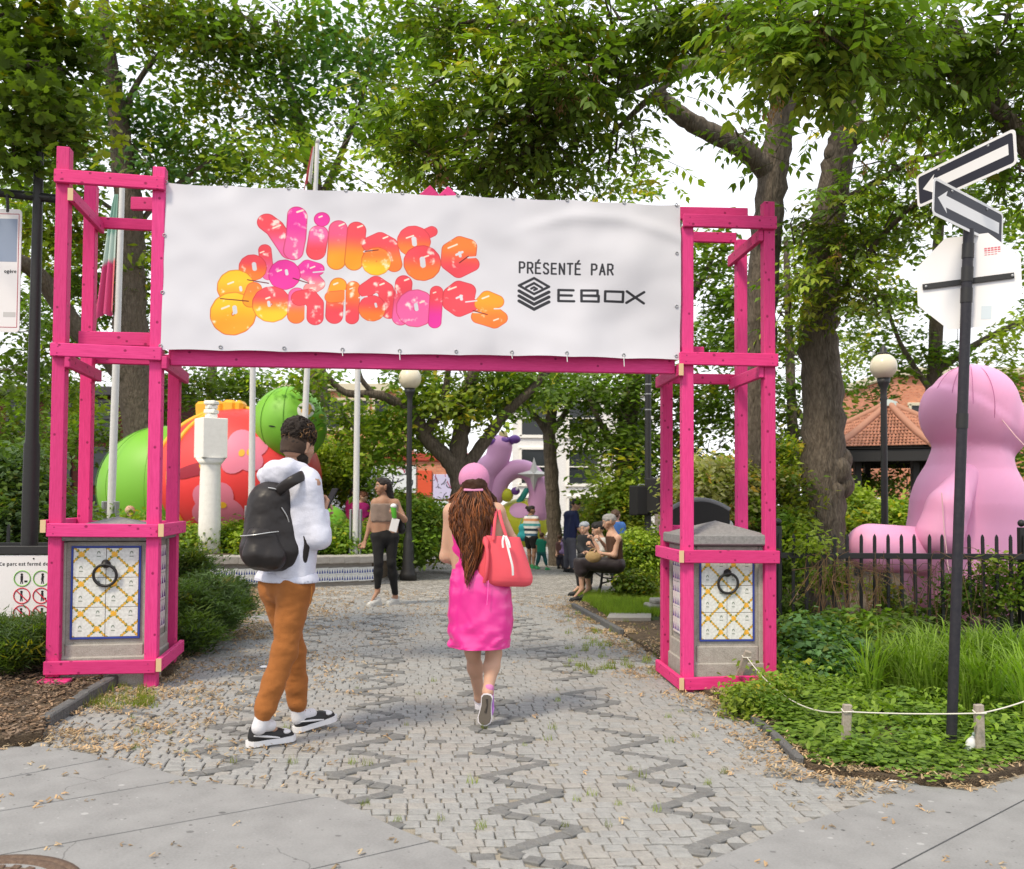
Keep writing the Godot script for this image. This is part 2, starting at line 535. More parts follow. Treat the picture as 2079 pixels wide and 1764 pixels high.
func build_ground() -> void:
	setting("ground", sheet([-150, -40, -15, -6, 0, 6, 15, 40, 150], [30, 2, -3, -6, -12, -20, -40, -80, -250], -0.035), mt.soil, "dark brown soil of the park")
	# outlines on the ground
	var lw := flat([0, 1524, 82, 1514, 230, 1539, 388, 1582, 487, 1598, 589, 1611, 681, 1622, 803, 1681, 918, 1727, 1000, 1785])
	var left_walk := PackedVector2Array([Vector2(-9, 5.6)])
	left_walk.append_array(lw)
	left_walk.append_array(PackedVector2Array([Vector2(0.1, 2.2), Vector2(-9, 2.2)]))
	var rw := flat([1380, 1785, 1453, 1742, 1602, 1680, 1744, 1635, 1855, 1594, 1972, 1607, 2079, 1578])
	var right_walk := PackedVector2Array([Vector2(0.7, 2.2)])
	right_walk.append_array(rw)
	right_walk.append_array(PackedVector2Array([Vector2(7, 5.9), Vector2(7, 2.2)]))
	left_bed = PackedVector2Array([Vector2(-9, 5.75)])
	left_bed.append_array(flat([0, 1518, 84, 1505, 93, 1474, 258, 1376, 352, 1372, 380, 1320, 470, 1262, 505, 1238, 490, 1205]))
	left_bed.append_array(PackedVector2Array([Vector2(-4.6, 15.3), Vector2(-12, 15.5)]))
	right_bed = flat([1165, 1234, 1262, 1287, 1338, 1335, 1352, 1368, 1440, 1412, 1505, 1436, 1560, 1486, 1640, 1560, 1700, 1575, 1850, 1590, 1985, 1592, 2079, 1565])
	right_bed.append_array(PackedVector2Array([Vector2(9, 5.8), Vector2(9, 13.0), Vector2(1.2, 13.0)]))
	keep_off = [left_walk, right_walk, left_bed, right_bed]
	# pavement slabs
	var pl := setting("sidewalk", sheet([-9, -6, 0.3], [-2.2, -4.2], -0.03), mt.grit, "pale grey concrete pavement left of the path")
	var seams := [flat([-300, 1640, 230, 1539]), flat([0, 1649, 388, 1582]), flat([59, 1728, 470, 1653]), flat([-400, 2010, 700, 1752])]
	slabs(left_walk, seams, pl)
	var pr := setting("sidewalk", sheet([0.7, 3, 7], [-2.2, -4.2], -0.03), mt.grit, "pale grey concrete pavement right of the path")
	slabs(right_walk, [flat([2300, 1510, 1858, 1742]), flat([2600, 1640, 2000, 1990])], pr)
	# the sett paving: the nearest 300 stones singly, the others joined
	var path := setting("path", sheet([-4.5, -2, 0, 3.2], [-2.2, -6, -12.2], -0.016), mt.grit, "grey sett paved path with dark zigzag lines leading through the gateway")
	var far_tex := sett_picture()
	var far := grainy("far_setts", far_tex, 0.9, 0.9, far_tex, 0.8)
	var pz := put("plaza", sheet([-9, -6, 0, 1.5, 3.2], [-12.0, -16, -22, -34], -0.004), far, path)
	pz.name = "distant_paving"
	var many := [MB.new(), MB.new(), MB.new()]
	var mats := [mt.sett_light, mt.sett_warm, mt.sett_dark]
	var singles := []
	var w := 2.9
	var spots := []
	while w < 12.3:
		var d := rnd(0.067, 0.078)
		var u := -3.4 + rnd(0, 0.1)
		while u < 2.7:
			var wd := rnd(0.07, 0.108)
			var c := PU * (u + wd / 2) + PW * (w + d / 2)
			u += wd
			var p2 := Vector2(c.x, -c.z)
			if p2.y < 2.6 or absf(c.x) > p2.y * 0.66 + 0.4: continue
			if inside_any(p2, keep_off): continue
			spots.append([p2, wd - 0.006, d - 0.006, u - wd / 2, w + d / 2])
		w += d
	# the dark zigzags: each leg a chain of dark setts laid along it
	var zigzag := []
	var chain := []
	for k in 6:
		var wz := 2.2 + 0.03 * sin(k * 4.0)
		while wz < 10.6:
			for leg in 2:
				var u0 := -1.92 + 0.78 * k + 0.37 * leg
				var w0 := wz + 0.2435 * leg
				var dir := Vector2(0.37 if leg == 0 else -0.37, 0.2435)
				var wear := 0.05 if k in [1, 2, 3, 4] and w0 < 8.0 else 0.45
				if rng.randf() < (0.85 if k in [0, 5] else wear * 0.3): continue
				var ln := dir.length()
				dir /= ln
				zigzag.append([u0, w0, dir.x, dir.y, ln])
				for j in 5:
					if rng.randf() < wear * 0.25: continue
					var f := (j + 0.5) / 5.0 * ln
					var uu := u0 + dir.x * f
					var ww := w0 + dir.y * f
					var c := PU * uu + PW * ww
					chain.append([Vector2(c.x, -c.z), ln / 5.0 - 0.002, 0.066, uu, ww, atan2(dir.y, dir.x)])
			wz += 0.487
	spots.append_array(chain.filter(func(s): return s[0].y > 2.6 and s[0].y < 12.0 and not inside_any(s[0], keep_off)))
	spots.sort_custom(func(a, b): return a[0].length() < b[0].length())
	var patch := noise(5, 0.35, 3)
	var count := 0
	for s in spots:
		var dark: bool = rng.randf() < 0.012 or s.size() > 5
		var skip := false
		var low := 0.0
		for q in (zigzag if s.size() < 6 else []):
			var lu: float = s[3] - q[0]
			var lw2: float = s[4] - q[1]
			var along: float = lu * q[2] + lw2 * q[3]
			if absf(lu * q[3] - lw2 * q[2]) < 0.1 and along > -0.1 and along < q[4] + 0.1: low = 0.0035
			if absf(lu * q[3] - lw2 * q[2]) < 0.03 and along > -0.03 and along < q[4] + 0.03:
				skip = true
				break
		if skip: continue
		var which := 2 if dark else (1 if patch.get_noise_2d(s[0].x * 3.0, s[0].y * 3.0) + rnd(-0.5, 0.5) > 0.15 else 0)
		var at := on(s[0], rnd(-0.002, 0.0015) - low if s.size() < 6 else rnd(-0.001, 0.0))
		if count < 300:
			var one := MB.new()
			sett(one, Vector3.ZERO, s[1], s[2], s[5] if s.size() > 5 else rnd(-0.03, 0.03))
			put("paving_stone", one, mats[which], path, Transform3D(Basis.IDENTITY, at))
		else:
			sett(many[which], at, s[1], s[2], s[5] if s.size() > 5 else rnd(-0.03, 0.03))
		count += 1
	for k in 3:
		var o := put(["pale_paving_stones", "warm_paving_stones", "dark_paving_stones"][k], many[k], mats[k], path)
		o.set_meta("kind", "stuff")
	# raised beds
	var lb := MB.new()
	lb.prism(PLANE, left_bed, -0.03, 0.05)
	setting("mulch_bed", lb, mt.soil, "wood chip covered bed left of the path")
	var rb := MB.new()
	rb.prism(PLANE, right_bed, -0.03, 0.03)
	setting("planting_bed", rb, mt.soil, "soil bed right of the path")
	# timber edgings
	edging("timber_edging", [93, 1476, 170, 1428, 262, 1374], 0.07, 0.09, "weathered black timber edging beside the wood chips left of the path")
	edging("timber_edging", [1165, 1234, 1205, 1257, 1262, 1290], 0.06, 0.08, "grey timber edging between path and lawn right of the path")
	edging("timber_edging", [1480, 1420, 1560, 1488, 1625, 1552], 0.05, 0.05, "dark timber edging below the ground cover right of the path")
	# fallen chips and flower litter
	var chip := MB.new()
	for k in 3:
		var a := k * 2.1
		chip.box(Transform3D(Basis.from_euler(Vector3(0.15 * k, a, 0.2)), Vector3(cos(a) * 0.03 * k, 0.004 * k, sin(a) * 0.03)), Vector3(0.034 - 0.006 * k, 0.004, 0.011), 0.0)
	var cm := chip.mesh()
	var trs := []
	var cols := []
	for k in 9000:
		var p := Vector2(rnd(-5.6, -1.6), rnd(4.8, 9.5))
		if not Geometry2D.is_point_in_polygon(p, left_bed): continue
		if p.y > 7.5 and rng.randf() < 0.5: continue
		var g := rnd(0.3, 1.15)
		trs.append(Transform3D(Basis.from_euler(Vector3(rnd(-0.4, 0.4), rnd(0, TAU), rnd(-0.4, 0.4))).scaled(Vector3.ONE * rnd(0.6, 1.3)), on(p, 0.055 + rnd(0, 0.012))))
		cols.append(Color(0.3, 0.19, 0.11).lerp(Color(0.2, 0.15, 0.11), rng.randf()) * g)
	tag(scatter("wood_chips", cm, mt.tinted, trs, cols), "brown wood chips strewn over the left bed")
	trs = []; cols = []
	var flake := MB.new()
	for k in 4:
		var a := k * 1.7
		flake.box(Transform3D(Basis.from_euler(Vector3(0.25, a, 0.3 * (k - 1))), Vector3(cos(a * 2) * 0.022, 0.003 * k, sin(a * 2) * 0.025)), Vector3(0.026, 0.0015, 0.0075), 0.0)
	var fm := flake.mesh()
	var clump := noise(9, 0.9, 3)
	for k in 90000:
		var dd := sqrt(rnd(8.0, 190.0))
		var p := Vector2(rnd(-0.62, 0.62) * dd, dd)
		if inside_any(p, [left_walk, right_walk]):
			if rng.randf() > 0.012: continue
		elif Geometry2D.is_point_in_polygon(p, left_bed): continue
		else:
			var e := minf(near_edge(p, left_bed), near_edge(p, right_bed))
			var want := exp(-e * e / 0.1) * 0.75 + 0.004
			if p.x < -0.9: want += exp(-e / 0.55) * 1.15
			if p.y > 10.5: want += 0.07
			if Geometry2D.is_point_in_polygon(p, right_bed): want = exp(-e * e / 0.03) * 0.9 + 0.03
			want *= clampf(clump.get_noise_2d(p.x, p.y) * 1.7 + 0.62, 0.04, 1.0)
			if rng.randf() > want: continue
		trs.append(Transform3D(Basis.from_euler(Vector3(rnd(-0.2, 0.2), rnd(0, TAU), rnd(-0.2, 0.2))).scaled(Vector3.ONE * rnd(0.5, 1.25)), on(p, 0.006 + (0.032 if Geometry2D.is_point_in_polygon(p, right_bed) else 0.0))))
		cols.append(Color(0.48, 0.31, 0.16).lerp(Color(0.42, 0.34, 0.22), rng.randf()) * rnd(0.45, 1.15))
	tag(scatter("flower_litter", fm, mt.tinted, trs, cols), "tan fallen flowers and bits along the edges of the path")
	# lawn by the bench
	var lawn := flat([1172, 1214, 1335, 1214, 1338, 1264, 1250, 1266])
	var lm := MB.new()
	lm.prism(PLANE, lawn, 0.0, 0.034)
	setting("lawn", lm, grainy("lawn_soil", mottled([lin(0.02, 0.035, 0.008), lin(0.05, 0.08, 0.02)], 66, 0.05, 0.3), 1.0), "small patch of lawn by the bench")
	var st := MB.new()
	st.prism(PLANE, flat([1232, 1266, 1322, 1266, 1322, 1253, 1240, 1253]), 0.0, 0.07)
	tag(put("stone_slab", st, mt.concrete), "flat pale concrete slab at the edge of the small lawn", "slab")

func edging(called: String, px: Array, wide: float, high: float, label: String) -> void:
	var m := MB.new()
	for i in range(0, px.size() - 2, 2):
		var a := G(px[i], px[i + 1])
		var b := G(px[i + 2], px[i + 3])
		var dir := (b - a).normalized()
		var side := dir.cross(Vector3.UP).normalized()
		var bas := Basis(dir, side.cross(dir), side)
		m.box(Transform3D(bas, (a + b) / 2 + Vector3(0, high * 0.3 + 0.004 * i, 0)), Vector3((b - a).length() + 0.02, high, wide), 0.01)
	tag(put(called, m, mt.old_timber), label, "edging", "timber edgings of the beds")

func slabs(outline: PackedVector2Array, seams: Array, parent: Node) -> void:
	var far_side := 40.0
	var bands := []
	var lines := []
	for s in seams:
		var d: Vector2 = (s[1] - s[0]).normalized()
		lines.append([s[0] - d * 30.0, s[1] + d * 30.0])
	lines.push_front([lines[0][0] + Vector2(0, 30), lines[0][1] + Vector2(0, 30)])
	lines.append([lines[-1][0] - Vector2(0, 30), lines[-1][1] - Vector2(0, 30)])
	for i in lines.size() - 1:
		var band := PackedVector2Array([lines[i][0], lines[i][1], lines[i + 1][1], lines[i + 1][0]])
		for piece in Geometry2D.intersect_polygons(outline, band):
			for q in Geometry2D.offset_polygon(piece, -0.005):
				var m := MB.new()
				m.prism(PLANE, q, -0.08, 0.004)
				put("pavement_slab", m, mt.pavement, parent, Transform3D(Basis.IDENTITY, Vector3(0, 0.0007 * i, 0)))

func sett_picture() -> ImageTexture:
	var px := 512
	var im := Image.create(px, px, false, Image.FORMAT_RGB8)
	im.fill(Color(0.42, 0.38, 0.33))
	var y := 0
	while y < px - 20:
		var x := 0
		while x < px - 30:
			var w := rng.randi_range(36, 58)
			if x + w > px - 34: w = px - x
			var g := rnd(0.52, 0.66) if rng.randf() > 0.12 else rnd(0.4, 0.48)
			im.fill_rect(Rect2i(x + 2, y + 3, w - 4, 34), Color(g, g * 0.985, g * 0.955))
			x += w
		y += 40 if y < 440 else 32
	var ns := noise(77, 0.05, 4).get_seamless_image(px, px)
	for j in px:
		for i in px:
			im.set_pixel(i, j, im.get_pixel(i, j) * (0.8 + 0.4 * ns.get_pixel(i, j).r))
	return ImageTexture.create_from_image(im)

# ---------- the gateway
const POST := 0.089
const S := 0.655

class Tower:
	var o: Vector3
	var a: Vector3
	var b: Vector3
	func _init(fl: Vector3, deg: float) -> void:
		var r := deg_to_rad(deg)
		a = Vector3(cos(r), 0, -sin(r)); b = Vector3(-sin(r), 0, -cos(r)); o = fl
	func at(x: float, z: float, y: float) -> Vector3:
		return Vector3(o.x, 0, o.z) + a * x + b * z + Vector3(0, y, 0)

var lt: Tower
var rt: Tower

func board(m_parent: Node3D, called: String, p0: Vector3, p1: Vector3, high: float, thick: float, up := Vector3.UP, pale_ends := 0) -> void:
	var d := (p1 - p0).normalized()
	var side := d.cross(up).normalized()
	var m := MB.new()
	m.box(Transform3D(Basis(d, side.cross(d), side), Vector3.ZERO), Vector3((p1 - p0).length(), high, thick), 0.005)
	for k in m.t.size(): m.t[k] += Vector2(p0.x * 3.7 + p0.y * 1.3, p0.z * 2.1 + p0.y * 1.7)
	var o := put(called, m, mt.pinks[rng.randi() % 3], m_parent, Transform3D(Basis.IDENTITY, (p0 + p1) / 2 - m_parent.position))
	if called == "rail":
		var sc := MB.new()
		for e in [-1.0, 1.0]:
			for q in [-0.26, 0.22]:
				for face in [-1.0, 1.0]:
					sc.lathe(Transform3D(Basis(d, side * face, d.cross(side * face)), d * e * ((p1 - p0).length() / 2 - 0.05 - 0.012 * q) + side.cross(d) * q * high + side * face * (thick / 2 - 0.0005)), [Vector2(0.0055, 0), Vector2(0.005, 0.0018), Vector2(0.002, 0.001), Vector2(0, 0.0006)], 8)
		put("screws", sc, mt.screw, o).set_meta("kind", "stuff")
	for e in [1, 2]:
		if pale_ends & e:
			var c := MB.new()
			var at := (p1 - p0) / 2 * (1.0 if e == 2 else -1.0)
			c.box(Transform3D(Basis(d, side.cross(d), side), at + d * (0.0005 if e == 2 else -0.0005)), Vector3(0.003, high * 0.985, thick * 0.97), 0.0005)
			put("cut_end", c, mt.raw_wood, o)

func build_gate() -> void:
	var base := Vector3(-0.6, 0, -6.7)
	var g := thing("timber_gateway", "bright pink timber gateway of two open towers over the path", "gateway", base)
	lt = Tower.new(Vector3(-3.24, 0, -6.33), 10.0)
	rt = Tower.new(Vector3(1.371, 0, -6.95), 4.0)
	var half := POST / 2
	var th := 0.038
	# posts: x, z, foot, top
	for q in [[lt, 0, 0, 0.09, 3.875], [lt, 1, 0, -0.01, 3.775], [lt, 0, 1, 0.05, 3.84], [lt, 1, 1, 0.0, 3.62], [rt, 0, 0, -0.15, 3.52], [rt, 1, 0, -0.14, 3.73], [rt, 0, 1, -0.13, 3.60], [rt, 1, 1, -0.13, 3.62]]:
		var tw: Tower = q[0]
		board(g, "post", tw.at(q[1] * S, q[2] * S, q[3]), tw.at(q[1] * S, q[2] * S, q[4]), POST, POST, tw.a)
	var fo := -half - th / 2 - 0.001   # in front of the posts
	var bo := S + half + th / 2 + 0.001
	var bi := S - half - th / 2 - 0.001
	# left tower: rails of the front, back, left and right
	for y in [0.16, 1.127, 2.405, 3.65]:
		board(g, "rail", lt.at(-half - 0.003, fo, y), lt.at(S + half + (0.002 if y > 0.2 else 0.0), fo, y - 0.008), 0.095, th)
	for y in [1.13, 2.47, 3.56]:
		board(g, "rail", lt.at(-half + 0.05, bo - 0.0, y), lt.at(S + half - 0.002, bo, y), 0.089, th)
	for y in [0.165, 1.125]:
		board(g, "rail", lt.at(S + half + th / 2 + 0.004, -half - th - 0.012, y), lt.at(S + half + th / 2 + 0.004, S + half + 0.06, y), 0.094, th, Vector3.UP, 1)
	board(g, "rail", lt.at(-half - th / 2 - 0.004, -half - th - 0.002, 1.153), lt.at(-half - th / 2 - 0.004, S + half, 1.153), 0.09, th, Vector3.UP, 1)
	board(g, "rail", lt.at(S + half + th / 2 + 0.003, -half - th + 0.002, 2.335), lt.at(S + half + th / 2 + 0.003, S + half + 0.08, 2.335), 0.09, th)
	board(g, "rail", lt.at(half + th / 2 + 0.003, -half - th + 0.004, 2.325), lt.at(half + th / 2 + 0.003, S + half + 0.03, 2.325), 0.09, th)
	board(g, "rail", lt.at(half + th / 2 + 0.002, -half - th + 0.004, 3.52), lt.at(half + th / 2 + 0.002, S + half + 0.03, 3.52), 0.09, th, Vector3.UP, 1)
	board(g, "base_plank", lt.at(-0.06, fo - 0.04, 0.065), lt.at(0.14, fo - 0.04, 0.062), 0.045, 0.14)
	# right tower
	board(g, "rail", rt.at(-half - 0.002, fo, 3.55), rt.at(S + half + 0.003, fo, 3.55), 0.1, th)
	board(g, "rail", rt.at(-half - 0.03, fo, 2.465), rt.at(S + half + 0.01, fo, 2.462), 0.1, th)
	board(g, "rail", rt.at(-half - 0.006, fo, 0.925), rt.at(S + half + 0.016, fo, 0.92), 0.1, th)
	board(g, "rail", rt.at(-half - 0.002, fo, -0.055), rt.at(S + half + 0.012, fo, -0.04), 0.095, th)
	board(g, "rail", rt.at(-half - th / 2 - 0.004, -half - th - 0.012, 0.925), rt.at(-half - th / 2 - 0.004, S + half, 0.925), 0.094, th, Vector3.UP, 1)
	board(g, "rail", rt.at(-half - th / 2 - 0.004, -half - th - 0.012, -0.05), rt.at(-half - th / 2 - 0.004, S + half, -0.05), 0.094, th, Vector3.UP, 1)
	board(g, "rail", rt.at(-half - th / 2 - 0.004, -half - th - 0.006, 2.375), rt.at(-half - th / 2 - 0.004, S + half, 2.375), 0.094, th, Vector3.UP, 1)
	board(g, "rail", rt.at(S - half - th / 2 - 0.004, -half + 0.0, 2.375), rt.at(S - half - th / 2 - 0.004, S + half + 0.03, 2.375), 0.094, th)
	board(g, "rail", rt.at(S - half - th / 2 - 0.004, -half + 0.0, 3.46), rt.at(S - half - th / 2 - 0.004, S + half + 0.05, 3.46), 0.094, th)
	board(g, "rail", rt.at(-half, bo, 1.1), rt.at(S + half, bo, 1.1), 0.089, th)
	board(g, "rail", rt.at(-half, bo, 2.415), rt.at(S - 0.02, bo, 2.415), 0.089, th)
	board(g, "rail", rt.at(-half, bo, 3.66), rt.at(S - 0.02, bo, 3.66), 0.089, th)
	# long beams that carry the banner
	var bz := half + th / 2 + 0.004
	board(g, "beam", lt.at(0.36, bz + 0.34, 3.63), rt.at(S - 0.14, bz, 3.655), 0.1, th)
	board(g, "beam", lt.at(0.1, bz + 0.0, 2.515), rt.at(S - 0.5, bz, 2.53), 0.1, th)
	board(g, "beam", lt.at(S + half + 0.046, 0.04, 2.395), rt.at(-half - 0.05, 0.03, 2.42), 0.13, POST * 0.7)
	# pair of slanted braces behind the banner
	var mid := (lt.at(S, bz + 0.1, 0) + rt.at(0, bz + 0.1, 0)) / 2 + rt.a * 0.05
	var ax := (rt.o - lt.o).normalized()
	for s in [-1.0, 1.0]:
		board(g, "brace", mid + ax * s * 0.03 + Vector3(0, 3.765, 0), mid + ax * s * 1.25 + Vector3(0, 2.6, 0), 0.115, th, Vector3.UP)

# ---------- pillars with tiles
func pillar_tile(blue: bool) -> ImageTexture:
	var px := 96
	var im := Image.create(px, px, false, Image.FORMAT_RGB8)
	var ns := noise(91, 0.08, 3)
	for j in px:
		for i in px:
			var x := (i + 0.5) / px
			var y := (j + 0.5) / px
			var c := Color(0.86, 0.87, 0.86)
			if blue:
				var fy := fposmod(y * 2.0, 1.0)
				var fx := fposmod(x * 3.0, 1.0)
				if absf(fx - 0.5) < 0.36 * clampf((fy - 0.2) / 0.6, 0.0, 1.0) and fy < 0.8: c = Color(0.12, 0.2, 0.55)
			else:
				var d1 := absf(wrapf(x - y - 0.04, -0.5, 0.5))
				var d2 := absf(wrapf(x + y - 0.47, -0.5, 0.5))
				var dm := minf(d1, d2)
				var along := x + y if d1 < d2 else x - y
				var bead := absf(sin(along * TAU * 3.0))
				if dm < 0.028 + 0.022 * bead: c = Color(0.86, 0.67, 0.27)
				elif dm < 0.07 and absf(sin(along * TAU * 3.0 + 0.8)) > 0.8: c = Color(0.42, 0.5, 0.28)
				for nd in [Vector2(0.25, 0.21), Vector2(0.75, 0.73)]:
					var q: Vector2 = Vector2(x, y) - nd
					if q.length() < 0.07 + 0.03 * cos(4.0 * q.angle()): c = Color(0.93, 0.7, 0.25)
					if absf(q.length() - 0.15) < 0.022 and absf(sin(2.0 * q.angle())) > 0.85: c = Color(0.38, 0.48, 0.26)
				for nd in [Vector2(0.77, 0.2), Vector2(0.24, 0.7)]:
					var q: Vector2 = (Vector2(x, y) - nd).abs()
					if absf(Vector2(x - nd.x, (y - nd.y) * 0.6).length() - 0.045) < 0.012 and y < nd.y: c = Color(0.5, 0.55, 0.5)
					if q.x < 0.06 and absf(y - nd.y - 0.09) < 0.014: c = Color(0.52, 0.56, 0.52)
			im.set_pixel(i, j, c * (0.94 + 0.08 * ns.get_noise_2d(i, j)))
	return ImageTexture.create_from_image(im)

func build_pillars() -> void:
	var ceramic := plain("painted_tile", Color.WHITE, 0.25)
	ceramic.albedo_texture = pillar_tile(false)
	var ceramic_blue := plain("blue_triangle_tile", Color.WHITE, 0.25)
	ceramic_blue.albedo_texture = pillar_tile(true)
	mt.blue_tile = ceramic_blue
	var border := plain("blue_border", Color(0.2, 0.27, 0.58), 0.3)
	var tiles_on := func(root: Node3D, face: Basis, at: Vector3, cols: int, rows: int, size: Vector2, m: Material, with_border: bool) -> void:
		for r in rows:
			for c in cols:
				var b := MB.new()
				b.box(Transform3D.IDENTITY, Vector3(size.x - 0.004, size.y - 0.004, 0.012), 0.0015)
				for k in b.t.size(): b.t[k] = Vector2(b.v[k].x / size.x + 0.5, 0.5 - b.v[k].y / size.y)
				put("tile", b, m, root, Transform3D(face, at + face * Vector3((c - (cols - 1) / 2.0) * size.x, ((rows - 1) / 2.0 - r) * size.y, 0)))
		if with_border:
			for q in [[0, rows * size.y / 2 + 0.007, cols * size.x + 0.028, 0.014], [0, -rows * size.y / 2 - 0.007, cols * size.x + 0.028, 0.014], [cols * size.x / 2 + 0.007, 0, 0.014, rows * size.y], [-cols * size.x / 2 - 0.007, 0, 0.014, rows * size.y]]:
				var b := MB.new()
				b.box(Transform3D.IDENTITY, Vector3(q[2], q[3], 0.013), 0.002)
				put("border_tile", b, border, root, Transform3D(face, at + face * Vector3(q[0], q[1], 0)))
	for side in 2:
		var tw: Tower = [lt, rt][side]
		var foot: float = [-0.03, -0.16][side]
		var root := thing("stone_pillar", ["concrete pillar with tiled panel inside the left pink tower", "concrete pillar with tiled panel inside the right pink tower"][side], "pillar", tw.at(S / 2, S / 2, 0), deg_to_rad([10.0, 4.0][side]), "tiled pillars of the gateway")
		var hw := 0.315
		# local axes: x across, y up, z towards the viewer
		var cy: float = [0.675, 0.585][side]     # middle of the tile panel
		var th: float = [0.213, 0.211][side]
		var top := 1.0 if side else 1.04
		# shaft: a core, and a raised frame round each panel
		var m := MB.new()
		m.box(Transform3D(Basis.IDENTITY, Vector3(0, (foot + top) / 2, 0)), Vector3(hw * 2 - 0.05, top - foot, hw * 2 - 0.05), 0.004)
		put("shaft", m, mt.concrete, root)
		var tw2: float = [0.223, 0.206][side]
		for f in 4:
			var fb := Basis(Vector3.UP, f * PI / 2)
			var half := tw2 + 0.045
			var lo := cy - th * 1.5 - 0.05
			var hi := cy + th * 1.5 + 0.05
			var fr := MB.new()
			for q in [[-(hw + half) / 2, (foot + top) / 2, hw - half, top - foot], [(hw + half) / 2, (foot + top) / 2, hw - half, top - foot], [0, (foot + lo) / 2, half * 2, lo - foot], [0, (hi + top) / 2, half * 2, top - hi]]:
				fr.box(Transform3D(fb, fb * Vector3(q[0], q[1], hw - 0.0135)), Vector3(q[2] - (0.004 if absf(q[0]) < 0.01 else 0.0), q[3], 0.026), 0.008)
			put("panel_frame", fr, mt.concrete, root)
		var pb := MB.new()
		pb.lathe(Transform3D(Basis(Vector3.UP, PI / 4), Vector3.ZERO), [Vector2(0, foot), Vector2(0.49, foot), Vector2(0.49, foot + 0.25), Vector2(0.455, foot + 0.285), Vector2(0, foot + 0.285)], 4)
		var plinth := MB.new()
		plinth.box(Transform3D(Basis.IDENTITY, Vector3(0, foot + 0.13, 0)), Vector3(hw * 2 + 0.02, 0.26, hw * 2 + 0.02), 0.02)
		put("plinth", plinth, mt.concrete, root)
		# cap: slab and low pyramid
		var cap := MB.new()
		cap.box(Transform3D(Basis.IDENTITY, Vector3(0, top + 0.05, 0)), Vector3(0.735, 0.085, 0.735), 0.012)
		var apex := Vector3(0, [1.215, 1.195][side], 0)
		for f in 4:
			var fb := Basis(Vector3.UP, f * PI / 2)
			cap.tri(fb * Vector3(-0.34, top + 0.085, 0.34), fb * Vector3(0.34, top + 0.085, 0.34), apex, Vector3(0, top, 0))
		put("cap", cap, mt.grey_stone, root)
		tiles_on.call(root, Basis.IDENTITY, Vector3(0, cy, hw - 0.017), 2, 3, Vector2(tw2, th), ceramic, true)
		var sb := Basis(Vector3.UP, PI / 2 * (1.0 if side == 0 else -1.0))
		tiles_on.call(root, sb, sb * Vector3(0, cy, hw - 0.017), 2, 3, Vector2(tw2, th), ceramic_blue, false)
		# iron ring on a boss
		var ring := MB.new()
		var pts := []
		for k in 29:
			var a := TAU * k / 28.0
			pts.append(Vector3(sin(a) * 0.078, cos(a) * 0.078, 0))
		ring.tube(pts, [0.0105], 8, false)
		var rg := put("ring_pull", ring, mt.iron, root, Transform3D(rot(8, 0, 0), Vector3(0.0, cy + 0.125, hw + 0.016)))
		var boss := MB.new()
		boss.lathe(Transform3D(Basis(Vector3.RIGHT, PI / 2), Vector3(0, 0.078, -0.03)), [Vector2(0, 0), Vector2(0.032, 0), Vector2(0.03, 0.012), Vector2(0.018, 0.02), Vector2(0.018, 0.034), Vector2(0.0, 0.042)], 14)
		put("boss", boss, mt.iron, rg)

# ---------- the printed banner
const TEX := Vector2i(1408, 470)
var art: PackedFloat32Array   # printed colour, three floats a pixel

func bx(zx: float, zy: float) -> Vector2:
	# a spot of the enlarged print to a pixel of the banner picture
	var dx := 342.0 + zx * 0.3495
	var dy := 342.0 + zy * 0.3495
	var un := (dx - 341.0) / 1032.0
	var u := un * 6.46 / (6.97 - un * 0.51)
	var v := (dy - (362.0 + 50.0 * un)) / (346.0 - 28.0 * un)
	return Vector2(u * TEX.x, v * TEX.y)

func ink(pts: Array, r: float, col: Color) -> void:
	for i in pts.size() - 1:
		var a: Vector2 = pts[i]
		var b: Vector2 = pts[i + 1]
		var lo := a.min(b) - Vector2.ONE * (r + 1.5)
		var hi := a.max(b) + Vector2.ONE * (r + 1.5)
		for y in range(maxi(0, int(lo.y)), mini(TEX.y, int(hi.y) + 1)):
			for x in range(maxi(0, int(lo.x)), mini(TEX.x, int(hi.x) + 1)):
				var p := Vector2(x + 0.5, y + 0.5)
				var d := p.distance_to(Geometry2D.get_closest_point_to_segment(p, a, b))
				var k := clampf(r - d + 0.5, 0.0, 1.0)
				if k > 0.0:
					var o := (y * TEX.x + x) * 3
					art[o] = lerpf(art[o], col.r, k); art[o + 1] = lerpf(art[o + 1], col.g, k); art[o + 2] = lerpf(art[o + 2], col.b, k)

var print_noise: FastNoiseLite

